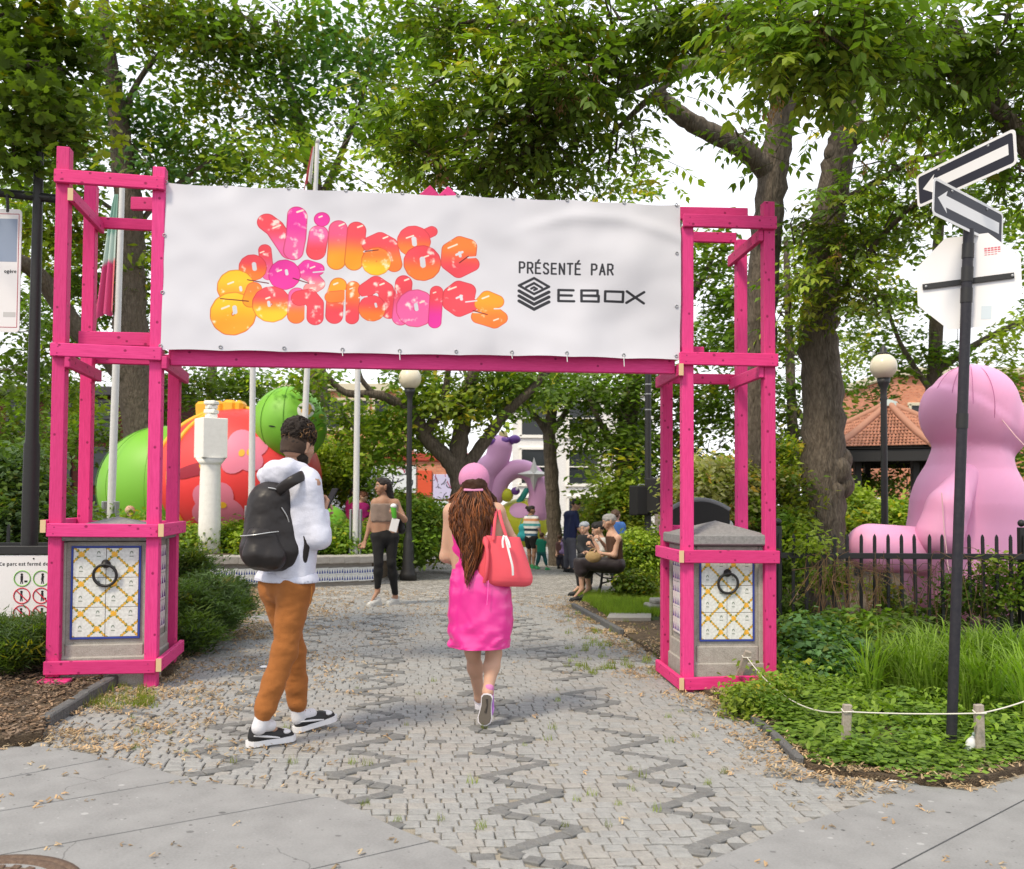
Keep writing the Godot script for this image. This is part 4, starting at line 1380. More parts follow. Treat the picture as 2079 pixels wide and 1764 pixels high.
	for q in [[226, 1072, 249, 372, 12.3], [511, 1090, 517, 430, 14.6], [609, 1090, 645, 292, 14.9], [723, 1078, 731, 400, 15.2]]:
		flagpole(["flagpole behind the left tower with a limp green, white and red flag", "bare grey flagpole beside the white column", "grey flagpole that rises above the banner with a red flag tip", "bare grey flagpole left of the middle globe lamp"][n], W(q[0], q[1], q[4]), W(q[2], q[3], q[4]), [1, 0, 2, 0][n])
		n += 1
	# loudspeakers on a black pole by the right tower
	var bf := G(1316, 1213)
	var bd := depth_of(bf)
	var bp := thing("loudspeaker_pole", "tall black pole with a thick base between bench and right tower", "pole", bf)
	m = MB.new()
	var hb := (W(1316, 1086, bd) - bf).y
	m.lathe(Transform3D.IDENTITY, [Vector2(0, 0), Vector2(0.115, 0), Vector2(0.115, hb), Vector2(0.1, hb + 0.03), Vector2(0.06, hb + 0.05), Vector2(0.06, hb + 0.13), Vector2(0.052, hb + 0.15), Vector2(0.05, 3.3), Vector2(0.05, 5.2), Vector2(0, 5.2)], 18)
	put("shaft", m, mt.iron, bp)
	for y in [780.0, 800.0, 832.0]:
		var r := MB.new()
		var yy := (W(1316, y, bd) - bf).y
		r.lathe(Transform3D.IDENTITY, [Vector2(0.05, yy), Vector2(0.054, yy), Vector2(0.054, yy + 0.018), Vector2(0.05, yy + 0.018)], 14)
		put("steel_band", r, mt.steel, bp)
	n = 0
	for q in [[1297, 1016, 30, 60, 0.02], [1330, 1007, 30, 72, 0.05]]:
		var at := W(q[0], q[1], bd)
		var sp := thing("loudspeaker", ["black loudspeaker on the left of the black pole", "black loudspeaker on the right of the black pole"][n], "loudspeaker", at, 0.5 - n, "loudspeakers on the black pole")
		var w: float = q[2] * bd / FOCAL
		var h: float = q[3] * bd / FOCAL
		var b := MB.new()
		b.box(Transform3D.IDENTITY, Vector3(w, h, 0.2), 0.012)
		put("cabinet", b, mt.black, sp)
		var gr := MB.new()
		gr.box(Transform3D(Basis.IDENTITY, Vector3(0, 0, 0.104)), Vector3(w * 0.88, h * 0.92, 0.012), 0.005)
		put("grille", gr, plain("grille_cloth", lin(0.02, 0.02, 0.021), 0.9), sp)
		var br := MB.new()
		br.tube([Vector3(0, h / 2, -0.02), Vector3(0.06 - n * 0.12, h / 2 + 0.02, -0.06), Vector3(0.13 - n * 0.26, h / 2 + 0.02, -0.02)], [0.008], 6)
		put("mounting_arm", br, mt.steel, sp)
		n += 1
	# info board with an arched top
	var ib := W(1421, 1075, 9.4)
	var board_root := thing("information_board", "black information board with an arched grey top behind the right pillar", "board", Vector3(ib.x, gh(ib.x, ib.z), ib.z), -0.06)
	var bw := 118.0 * 9.4 / FOCAL
	var arch := PackedVector2Array([Vector2(-bw / 2, 0.55)])
	var y0 := (W(1421, 1038, 9.4)).y - gh(ib.x, ib.z)
	var y1 := (W(1421, 1018, 9.4)).y - gh(ib.x, ib.z)
	for i in 13:
		var u := i / 12.0 * 2.0 - 1.0
		arch.append(Vector2(u * bw / 2, y0 + (y1 - y0) * (1.0 - u * u)))
	arch.append(Vector2(bw / 2, 0.55))
	m = MB.new()
	m.prism(Transform3D.IDENTITY, arch, -0.03, 0.03)
	put("panel", m, mt.black, board_root)
	m = MB.new()
	var rim := []
	for i in 13:
		rim.append(Vector3(arch[i + 1].x, arch[i + 1].y + 0.012, 0.0))
	m.tube(rim, [0.032], 8)
	put("rim", m, plain("grey_rim", lin(0.13, 0.135, 0.15), 0.5), board_root)
	for s in [-1, 1]:
		m = MB.new()
		m.lathe(Transform3D(Basis.IDENTITY, Vector3(s * bw / 2 * 1.04, 0, 0)), [Vector2(0, 0), Vector2(0.06, 0), Vector2(0.05, 0.3), Vector2(0.045, 0.9), Vector2(0.06, 0.95), Vector2(0.035, 1.02), Vector2(0.055, 1.1), Vector2(0.05, 1.2), Vector2(0.02, 1.27), Vector2(0, 1.29)], 12)
		put("end_post", m, plain("grey_cast_post", lin(0.3, 0.31, 0.33), 0.5), board_root)
	# heavy black steel post with a cross pipe and a white sign on the left
	var lp := Vector3(W(60, 1100, 7.3).x, 0.05, W(60, 1100, 7.3).z)
	var ltop := W(80, 310, 7.3)
	var ld := 7.3
	var tall := thing("steel_post", "tall black steel post with a cross pipe left of the pink tower", "post", lp)
	m = MB.new()
	var tv := ltop - lp
	m.tube([Vector3.ZERO, tv * 0.42, tv * 0.425, tv * 0.6, tv], [0.068, 0.062, 0.052, 0.045, 0.037], 16)
	put("shaft", m, mt.iron, tall)
	m = MB.new()
	m.tube([W(-260, 372, ld) - lp, W(0, 391, ld) - lp, W(135, 406, ld) - lp], [0.036], 14)
	put("cross_pipe", m, mt.iron, tall)
	var sc := W(-38, 548, ld - 0.1)
	var big := thing("hanging_sign", "large white sign with a grey blue block hanging from the cross pipe, left edge", "sign", sc, 0.07)
	var kk := (ld - 0.1) / FOCAL
	m = MB.new()
	var rp := PackedVector2Array()
	for q in [[1, 1, 0], [-1, 1, 90], [-1, -1, 180], [1, -1, 270]]:
		for i in 5:
			var a := deg_to_rad(q[2] + i * 22.5)
			rp.append(Vector2(q[0] * (78 * kk - 0.03) + cos(a) * 0.03, q[1] * (126 * kk - 0.03) + sin(a) * 0.03))
	m.prism(Transform3D.IDENTITY, rp, -0.004, 0.004)
	put("plate", m, mt.sign_white, big)
	var ln := MB.new()
	for q in [[0, 116, 146, 0], [0, -116, 146, 0], [73, 0, 0, 232], [-73, 0, 0, 232]]:
		ln.box(Transform3D(Basis.IDENTITY, Vector3(q[0] * kk, q[1] * kk, 0.0048)), Vector3(maxf(q[2] * kk, 0.005), maxf(q[3] * kk, 0.005), 0.0012), 0.0)
	put("red_line", ln, plain("sign_red", lin(0.42, 0.05, 0.08), 0.5), big)
	ln = MB.new()
	ln.box(Transform3D(Basis.IDENTITY, Vector3(0, 62 * kk, 0.0045)), Vector3(140 * kk, 88 * kk, 0.001), 0.0)
	put("blue_block", ln, plain("sign_blue", lin(0.25, 0.31, 0.42), 0.5), big)
	words(big, "ogère", Vector3(58 * kk, -2 * kk, 0.005), 9 * kk, mt.black)
	ln = MB.new()
	ln.box(Transform3D(Basis.IDENTITY, Vector3(58 * kk, -90 * kk, 0.0045)), Vector3(24 * kk, 10 * kk, 0.001), 0.0)
	put("small_print", ln, plain("sign_grey", lin(0.5, 0.5, 0.5), 0.5), big)
	for x in [-30, 50]:
		m = MB.new()
		m.tube([Vector3(x * kk, 120 * kk, 0), Vector3(x * kk, 165 * kk, 0.02)], [0.012], 8)
		put("hanger", m, mt.iron, big)
	# park rules sign
	var rs := W(62, 1193, 7.1)
	var rules := thing("park_rules_sign", "low white park rules sign with round green and red pictograms, left edge", "sign", rs, 0.12)
	kk = 7.1 / FOCAL
	m = MB.new()
	m.box(Transform3D(Basis.IDENTITY, Vector3(0, 0, 0)), Vector3(128 * kk, 132 * kk, 0.012), 0.004)
	put("plate", m, mt.sign_white, rules)
	m = MB.new()
	m.box(Transform3D(Basis.IDENTITY, Vector3(-10 * kk, 76 * kk, -0.01)), Vector3(190 * kk, 17 * kk, 0.05), 0.005)
	m.box(Transform3D(Basis.IDENTITY, Vector3(-30 * kk, -110 * kk, -0.02)), Vector3(10 * kk, 360 * kk, 0.04), 0.005)
	put("frame", m, mt.iron, rules)
	words(rules, "Ce parc est fermé de minuit à", Vector3(8 * kk, 48 * kk, 0.0065), 9.5 * kk, mt.black)
	m = MB.new()
	m.lathe(Transform3D(Basis(Vector3.RIGHT, PI / 2), Vector3(6 * kk, 59 * kk, 0.006)), [Vector2(0.007, 0), Vector2(0.006, 0.004), Vector2(0, 0.005)], 8)
	put("bolt", m, mt.iron, rules)
	var green := plain("sign_green", lin(0.2, 0.45, 0.1), 0.5)
	var red := plain("pictogram_red", lin(0.55, 0.03, 0.06), 0.5)
	for r in 3:
		for c in 2:
			var o := Vector3((-15 + c * 37) * kk, (19 - r * 35) * kk, 0.007)
			m = MB.new()
			var cp := []
			for i in 25: cp.append(o + Vector3(cos(TAU * i / 24.0), sin(TAU * i / 24.0), 0) * 15.5 * kk)
			m.tube(cp, [1.3 * kk], 5, false)
			if r > 0: m.tube([o + Vector3(-11, 11, 0.2) * kk, o + Vector3(11, -11, 0.2) * kk], [1.2 * kk], 5)
			put("pictogram_ring", m, green if r == 0 else red, rules)
			m = MB.new()
			m.ball(o + Vector3(-1 + 3 * c, 8, 0) * kk, Vector3(2.6, 2.6, 0.3) * kk, Basis.IDENTITY, 8)
			m.box(Transform3D(rot(0, 0, 8.0 * (r - c)), o + Vector3(-1 + 3 * c, 1, 0) * kk), Vector3(5, 9, 0.4) * kk, 0.3 * kk)
			for s in [-1.4, 1.4]:
				m.box(Transform3D(rot(0, 0, s * 6.0), o + Vector3(-1 + 3 * c + s, -7, 0) * kk), Vector3(2, 8, 0.4) * kk, 0.2 * kk)
			if (r + c) % 2 == 0: m.box(Transform3D(Basis.IDENTITY, o + Vector3(7, -6, 0) * kk), Vector3(6, 4, 0.4) * kk, 0.3 * kk)
			put("pictogram", m, mt.black, rules)
	# planter wall of the plaza with tiles
	var pw := thing("planter_wall", "curved stone planter wall with blue and white triangle tiles and a grey coping", "planter", Vector3.ZERO)
	var arc := []
	for i in 15:
		var u := i / 14.0
		var p := G(lerpf(330, 757, u), lerpf(1194, 1186, u) + 3.0 * sin(u * PI))
		arc.append(Vector3(p.x, 0, p.z))
	# its right end turns away
	var e: Vector3 = arc[-1]
	for i in 4: arc.append(e + Vector3(0.10 * sin((i + 1) * 0.35), 0, -0.35 * (i + 1)))
	var wall := MB.new()
	var cop := MB.new()
	for i in arc.size() - 1:
		var a: Vector3 = arc[i]
		var b: Vector3 = arc[i + 1]
		var dir := (b - a).normalized()
		var bas := Basis(dir, Vector3.UP, dir.cross(Vector3.UP))
		var mid := (a + b) / 2
		var g := gh(mid.x, mid.z)
		var inw := -bas.z * 0.17
		if (mid + inw).z > mid.z: inw = -inw
		wall.box(Transform3D(bas, mid + inw + Vector3(0, g + 0.17, 0)), Vector3((b - a).length() + 0.01, 0.36, 0.3), 0.004)
		cop.box(Transform3D(bas, mid + inw * 0.86 + Vector3(0, g + 0.41, 0)), Vector3((b - a).length() + 0.012, 0.12, 0.4), 0.012)
		if i < 14:
			for r in 2:
				for cc in 2:
					var tb := MB.new()
					var tw := (b - a).length() / 2
					tb.box(Transform3D.IDENTITY, Vector3(tw - 0.004, 0.108, 0.012), 0.001)
					for z in tb.t.size(): tb.t[z] = Vector2(tb.v[z].x / tw + 0.5, (0.5 - tb.v[z].y / 0.112) * 0.5)
					var face := bas if bas.z.z > 0 else Basis(-bas.x, bas.y, -bas.z)
					put("tile", tb, mt.blue_tile, pw, Transform3D(face, mid - inw * (0.02 / 0.17) * 1.15 + Vector3(0, g + 0.12 + r * 0.112, 0) + dir * (cc - 0.5) * tw))
	put("wall", wall, mt.concrete, pw)
	var fill := MB.new()
	var fp := PackedVector2Array()
	for i in arc.size(): fp.append(Vector2(arc[i].x, -arc[i].z + (0.3 if i < 14 else 0.0)))
	fp.append(Vector2(arc[-1].x - 1.0, 21.0)); fp.append(Vector2(arc[0].x - 1.5, 21.0)); fp.append(Vector2(arc[0].x - 1.5, -arc[0].z + 0.3))
	fill.prism(PLANE, fp, 0.0, 0.33)
	put("soil", fill, mt.soil, pw)
	put("coping", cop, mt.concrete, pw)
	# white column that carries a square stone
	var cf := W(426, 1075, 15.4)
	var col := thing("white_column", "white painted column carrying a square stone block and a small carved finial", "column", cf)
	var yy := func(v: float) -> float: return W(426, v, 15.4).y - cf.y
	m = MB.new()
	var cr := 20.0 * 15.4 / FOCAL
	m.lathe(Transform3D.IDENTITY, [Vector2(0, -0.4), Vector2(cr * 1.1, -0.4), Vector2(cr * 1.08, 0.1), Vector2(cr, yy.call(960.0)), Vector2(cr * 0.97, yy.call(945.0)), Vector2(cr * 1.05, yy.call(942.0)), Vector2(cr * 1.5, yy.call(930.0)), Vector2(0, yy.call(930.0))], 24)
	put("shaft", m, mt.white_paint, col)
	m = MB.new()
	var ch: float = yy.call(849.0) - yy.call(930.0)
	m.box(Transform3D(rot(0, 39, 0), Vector3(0, yy.call(889.5), 0)), Vector3(0.435, ch, 0.435), 0.012)
	put("block", m, mt.white_paint, col)
	m = MB.new()
	for z in 4:
		m.box(Transform3D(rot(0, 39 + 45 * (z % 2), 0), Vector3(0, yy.call(844.0 - z * 9.0), 0)), Vector3(0.17 + 0.03 * (z % 2), 0.07, 0.17 + 0.03 * (z % 2)), 0.015)
	put("finial", m, mt.white_paint, col)
	# benches
	var b1 := G(1232, 1200)
	bench("black iron bench under the seated grey haired woman", Vector3(b1.x, gh(b1.x, b1.z), b1.z), 0.12)
	var b2 := G(868, 1142)
	bench("black iron bench under the man in a dark shirt, behind the shrubs", Vector3(b2.x, gh(b2.x, b2.z), b2.z), PI * 0.5)

func words(root: Node3D, text: String, at: Vector3, high: float, mat: Material) -> void:
	var t := TextMesh.new()
	var f := SystemFont.new()
	f.font_names = PackedStringArray(["Droid Sans"])
	f.font_weight = 700
	t.font = f
	t.text = text
	t.font_size = 32
	t.pixel_size = high / 32.0
	t.depth = 0.001
	var o := MeshInstance3D.new()
	o.mesh = t
	o.material_override = mat
	o.name = numbered(root, "lettering")
	o.position = at
	root.add_child(o, true)

# ---------- inflatable figures
func patch(c: Vector3, rad: Vector3, at: Vector2, r: Vector2, lobes := 0.0, tilt := 0.0) -> MB:
	# a printed patch that lies on the front of an ellipsoid; at and r in metres across and up from its centre
	var m := MB.new()
	var rings := 8
	var seg := 40
	var idx := []
	for i in rings + 1:
		var row := []
		for k in seg + 1:
			var a := TAU * k / seg
			var f := float(i) / rings * (1.0 + lobes * (absf(sin(a * 2.5 + 0.4)) - 0.6))
			var q := at + Vector2(cos(a) * r.x, sin(a) * r.y).rotated(tilt) * f
			var z2 := 1.0 - pow(q.x / rad.x, 2) - pow(q.y / rad.y, 2)
			var p := Vector3(q.x, q.y, rad.z * sqrt(maxf(z2, 0.0)))
			var nn := (p / (rad * rad)).normalized()
			row.append(m.vert(c + p + nn * 0.008, nn))
		idx.append(row)
	for i in rings:
		for k in seg:
			m.ix.append_array([idx[i][k], idx[i][k + 1], idx[i + 1][k + 1], idx[i][k], idx[i + 1][k + 1], idx[i + 1][k]])
	return m

func seam_arc(c: Vector3, rad: Vector3, b: Basis, from_deg: float, to_deg: float, r: float) -> MB:
	var m := MB.new()
	var pts := []
	for k in 25:
		var a := deg_to_rad(lerpf(from_deg, to_deg, k / 24.0))
		pts.append(c + b * (Vector3(sin(a), cos(a), 0)) * rad)
	m.tube(pts, [r], 6)
	return m

func cloth_paint(called: String, c: Color) -> StandardMaterial3D:
	var m := plain(called, c, 0.5)
	m.metallic_specular = 0.45
	return m

func build_inflatables() -> void:
	var green := cloth_paint("green_nylon", lin(0.17, 0.43, 0.035))
	var red := cloth_paint("red_nylon", lin(0.78, 0.05, 0.05))
	var gold := cloth_paint("gold_nylon", lin(0.75, 0.4, 0.03))
	var rose := cloth_paint("rose_nylon", lin(0.72, 0.2, 0.3))
	var wine := cloth_paint("wine_nylon", lin(0.3, 0.012, 0.03))
	# the green and red one beyond the hedge
	var z := 18.0
	var k := z / FOCAL
	var base := W(440, 1100, z)
	base.y = gh(base.x, base.z)
	var a := thing("inflatable_creature", "giant green and red inflatable creature with pink flower prints behind the hedge", "inflatable", base, 0.0, "giant inflatables in the park")
	var L := func(u: float, v: float, dz: float) -> Vector3: return W(u, v, z + dz) - base
	var m := MB.new()
	m.ball(L.call(338, 990, 0.4), Vector3(134, 128, 120) * k, rot(0, 0, 8), 36)
	put("rear_body", m, green, a)
	var bc: Vector3 = L.call(487, 972, 0.0)
	var br := Vector3(165, 142, 138) * k
	m = MB.new()
	m.ball(bc, br, Basis.IDENTITY, 40)
	put("body", m, red, a)
	for q in [[338, 990, 134, 128, 0.4], [589, 862, 73, 75, -0.5]]:
		for y in 5:
			put("seam", seam_arc(L.call(q[0], q[1], q[4]), Vector3(q[2], q[3], q[2]) * k * 1.001, rot(0, -20 + 38 * y, 0), -175, -5, 0.006), cloth_paint("green_seam", lin(0.1, 0.28, 0.02)), a)
	put("band", seam_arc(bc, br * 1.004, rot(0, 52, 0), -150, -20, 0.05), gold, a)
	put("band", seam_arc(bc, br * 1.004, rot(0, 24, 0), -155, -15, 0.055), gold, a)
	put("band", seam_arc(bc, br * 1.004, rot(0, 152, 0), -100, 8, 0.05), gold, a)
	put("flower", patch(bc, br, Vector2(40, 48) * k, Vector2(44, 40) * k, 0.28), rose, a)
	put("flower", patch(bc, br, Vector2(-6, -58) * k, Vector2(46, 48) * k, 0.28, 0.6), rose, a)
	put("strap", patch(bc, br * 0.999, Vector2(-42, 14) * k, Vector2(56, 12) * k, 0.0, 0.25), wine, a)
	for q in [[-27, 22, 8, 8], [-22, -6, 7, 6], [42, 46, 5.5, 7], [56, 48, 5.5, 7], [-10, -66, 9, 7], [8, -52, 8, 6]]:
		put("gold_spot", patch(bc, br * 1.004, Vector2(q[0], q[1]) * k, Vector2(q[2], q[3]) * k), gold, a)
	var hc: Vector3 = L.call(589, 862, -0.5)
	var hr := Vector3(73, 75, 72) * k
	m = MB.new()
	m.ball(hc, hr, Basis.IDENTITY, 36)
	put("head", m, green, a)
	put("eye", patch(hc, hr, Vector2(43, 24) * k, Vector2(14, 16) * k), cloth_paint("white_nylon", lin(0.75, 0.75, 0.72)), a)
	put("iris", patch(hc, hr * 1.004, Vector2(44, 25) * k, Vector2(8.5, 12.5) * k), gold, a)
	put("pupil", patch(hc, hr * 1.008, Vector2(44, 25) * k, Vector2(3, 5) * k), cloth_paint("cream_nylon", lin(0.7, 0.65, 0.5)), a)
	put("smile", patch(hc, hr, Vector2(-16, -9) * k, Vector2(7, 1.3) * k, 0.0, -0.15), mt.black, a)
	m = MB.new()
	m.ball(L.call(660, 1062, -0.9), Vector3(44, 36, 50) * k, Basis.IDENTITY, 24)
	put("foot", m, green, a)
	for q in [[417, 833, 15], [445, 832, 14], [470, 830, 14], [489, 831, 9]]:
		m = MB.new()
		m.box(Transform3D(rot(0, 0, (450 - q[0]) * 0.12), L.call(q[0], q[1], 0.0)), Vector3(q[2] * 1.9, 34, 40) * k, 6 * k)
		put("crown_block", m, gold, a)
	# the purple one in the middle distance
	z = 24.0
	k = z / FOCAL
	base = W(1055, 1140, z)
	base.y = gh(base.x, base.z)
	var b := thing("inflatable_creature", "lilac and lime inflatable creature with a silver star behind the woman in pink", "inflatable", base, 0.0, "giant inflatables in the park")
	var lilac := cloth_paint("lilac_nylon", lin(0.66, 0.34, 0.58))
	var lime := cloth_paint("lime_nylon", lin(0.55, 0.56, 0.03))
	var violet := cloth_paint("violet_nylon", lin(0.16, 0.06, 0.3))
	var teal := cloth_paint("teal_nylon", lin(0.03, 0.33, 0.27))
	var T := func(u: float, v: float) -> Vector3: return W(u, v, z) - base
	var limb := func(px: Array, r: Array) -> MB:
		var mm := MB.new()
		var pts := []
		for i in range(0, px.size(), 2): pts.append(T.call(px[i], px[i + 1]))
		var sm := smooth_path(pts, 6)
		var rr := []
		for i in sm.size():
			var f: float = float(i) / (sm.size() - 1) * (r.size() - 1)
			rr.append(lerpf(r[int(f)], r[mini(int(f) + 1, r.size() - 1)], f - int(f)) * k)
		mm.tube(sm, rr, 20)
		mm.ball(sm[0], Vector3.ONE * rr[0], Basis.IDENTITY, 16)
		mm.ball(sm[-1], Vector3.ONE * rr[-1], Basis.IDENTITY, 16)
		return mm
	put("upright_limb", limb.call([972, 1010, 985, 962, 1008, 935, 1016, 908], [34, 28, 25, 25]), lilac, b)
	put("arched_limb", limb.call([1003, 1005, 1020, 970, 1050, 952, 1080, 962, 1096, 1000, 1090, 1040], [22, 20, 19, 20, 22, 24]), lilac, b)
	for i in 6:
		m = MB.new()
		m.ball(T.call(988 + i * 11.5, 895 + 3 * sin(i * 2.3)) + Vector3(0, 0, 0.12 * (i % 2)), Vector3(12, 9, 12) * k, Basis.IDENTITY, 14)
		put("frill", m, violet, b)
	m = MB.new()
	m.lathe(Transform3D(Basis.IDENTITY, T.call(1022, 888)), [Vector2(0, 0), Vector2(10, 0) * k, Vector2(10.5, 3) * k, Vector2(9, 4) * k, Vector2(9.5, 8) * k, Vector2(8, 9) * k, Vector2(8, 12) * k, Vector2(0, 14) * k], 16)
	put("beak", m, cloth_paint("straw_nylon", lin(0.6, 0.5, 0.22)), b)
	m = MB.new()
	m.ball(T.call(1060, 1062) + Vector3(0, 0, -0.2), Vector3(56, 50, 44) * k, Basis.IDENTITY, 28)
	m.ball(T.call(1030, 1005) + Vector3(0, 0, 0.1), Vector3(13, 14, 12) * k, Basis.IDENTITY, 18)
	put("lime_body", m, lime, b)
	put("lilac_patch", patch(T.call(1060, 1062) + Vector3(0, 0, -0.2), Vector3(56, 50, 44) * k, Vector2(-5, 26) * k, Vector2(20, 15) * k), lilac, b)
	m = MB.new()
	m.ball(T.call(1047, 997) + Vector3(0, 0, 0.15), Vector3(9, 8, 8) * k, Basis.IDENTITY, 16)
	put("eye", m, violet, b)
	m = MB.new()
	m.ball(T.call(1050, 993) + Vector3(0, 0, 0.26), Vector3(3, 3, 2) * k, Basis.IDENTITY, 10)
	put("eye_light", m, mt.sign_white, b)
	put("teal_arm", limb.call([1069, 996, 1062, 1008, 1054, 1024, 1080, 1032, 1108, 1039], [6, 6, 6.5, 7, 7.5]), teal, b)
	var star := MB.new()
	var sp := []
	for i in 8:
		var an := TAU * i / 8.0 + PI / 2
		var rr := 34.0 if i % 2 == 0 else 11.0
		sp.append(T.call(1084, 963) + Vector3(cos(an) * rr * k, sin(an) * rr * k, 0.3))
	var sc: Vector3 = T.call(1084, 963) + Vector3(0, 0, 0.3)
	for i in 8:
		for s in [-1.0, 1.0]:
			star.tri(sp[i], sp[(i + 1) % 8], sc + Vector3(0, 0, s * 0.13), sc - Vector3(0, 0, s * 0.3))
	put("star", star, plain("silver_nylon", lin(0.6, 0.6, 0.58), 0.35, 0.25), b)
	# the pink one behind the picket fence
	z = 11.6
	k = z / FOCAL
	base = W(1965, 1180, z)
	base.y = gh(base.x, base.z)
	var c := thing("inflatable_creature", "giant seated pink inflatable animal seen from behind beyond the picket fence", "inflatable", base, 0.0, "giant inflatables in the park")
	var pk := cloth_paint("pink_nylon", lin(0.80, 0.36, 0.58))
	pk.subsurf_scatter_enabled = true
	pk.subsurf_scatter_strength = 0.06
	var C := func(u: float, v: float, dz: float) -> Vector3: return W(u, v, z + dz) - base
	var bones := [
		[C.call(1966, 838, 0.0), C.call(1974, 826, 0.0), 92.0 * k, 86.0 * k], [C.call(1990, 862, -0.05), C.call(2012, 868, 0.0), 76.0 * k, 70.0 * k],
		[C.call(1970, 950, 0.0), C.call(1966, 1020, 0.0), 80.0 * k, 106.0 * k], [C.call(1966, 1020, 0.0), C.call(1958, 1150, 0.0), 106.0 * k, 122.0 * k],
		[C.call(1890, 1118, -0.35), C.call(1768, 1112, -0.55), 46.0 * k, 47.0 * k]]
	put("body", field_mesh(bones, 0.045, 0.09), pk, c)
	put("arm", field_mesh([[C.call(1962, 968, -0.42), C.call(1925, 1030, -0.66), 26.0 * k, 38.0 * k], [C.call(1925, 1030, -0.66), C.call(1908, 1085, -0.66), 38.0 * k, 44.0 * k]], 0.035, 0.06), pk, c)
	var seam := cloth_paint("pink_seam", lin(0.5, 0.13, 0.3))
	var hc3: Vector3 = C.call(1970, 834, 0.0)
	for i in 4:
		var yaw := -72.0 + i * 24.0
		put("seam", seam_arc(hc3, Vector3.ONE * 92.5 * k, Basis(Vector3.UP, deg_to_rad(yaw + 90.0)), -150 , -10, 0.004), seam, c)
	m = MB.new()
	m.lathe(Transform3D(Basis(Vector3.RIGHT, PI / 2), C.call(2030, 846, -0.46)), [Vector2(0, 0), Vector2(0.02, 0), Vector2(0.028, 0.05), Vector2(0.02, 0.09), Vector2(0, 0.09)], 12)
	put("valve", m, plain("dark_pink_valve", lin(0.2, 0.05, 0.1), 0.6), c)
	m = MB.new()
	var t0: Vector3 = C.call(2030, 846, -0.5)
	m.tube([t0, C.call(2062, 885, -0.9), C.call(2110, 935, -1.5)], [0.006], 5)
	put("tether", m, plain("pale_tether", lin(0.75, 0.5, 0.5), 0.8), c)
	m = MB.new()
	m.tube([C.call(1912, 1000, -0.95), C.call(1917, 1070, -0.98), C.call(1926, 1160, -1.2)], [0.006], 5)
	put("tether", m, plain("pale_tether", lin(0.75, 0.5, 0.5), 0.8), c)
	m = MB.new()
	m.tube(smooth_path([C.call(1840, 1078, -0.3), C.call(1846, 1071, -0.35), C.call(1853, 1082, -0.4), C.call(1856, 1093, -0.42)], 4), [0.022], 7)
	put("strap", m, mt.black, c)
	m = MB.new()
	m.tube(smooth_path([C.call(2056, 1020, -0.38), C.call(2070, 1060, -0.4), C.call(2076, 1110, -0.4), C.call(2078, 1170, -0.4)], 4), [0.012], 6)
	put("dark_seam", m, mt.black, c)

func smooth_path(pts: Array, per: int) -> Array:
	var out := []
	for i in pts.size() - 1:
		var p0: Vector3 = pts[maxi(i - 1, 0)]
		var p3: Vector3 = pts[mini(i + 2, pts.size() - 1)]
		for k in per:
			out.append((pts[i] as Vector3).cubic_interpolate(pts[i + 1], p0, p3, float(k) / per))
	out.append(pts[-1])
	return out

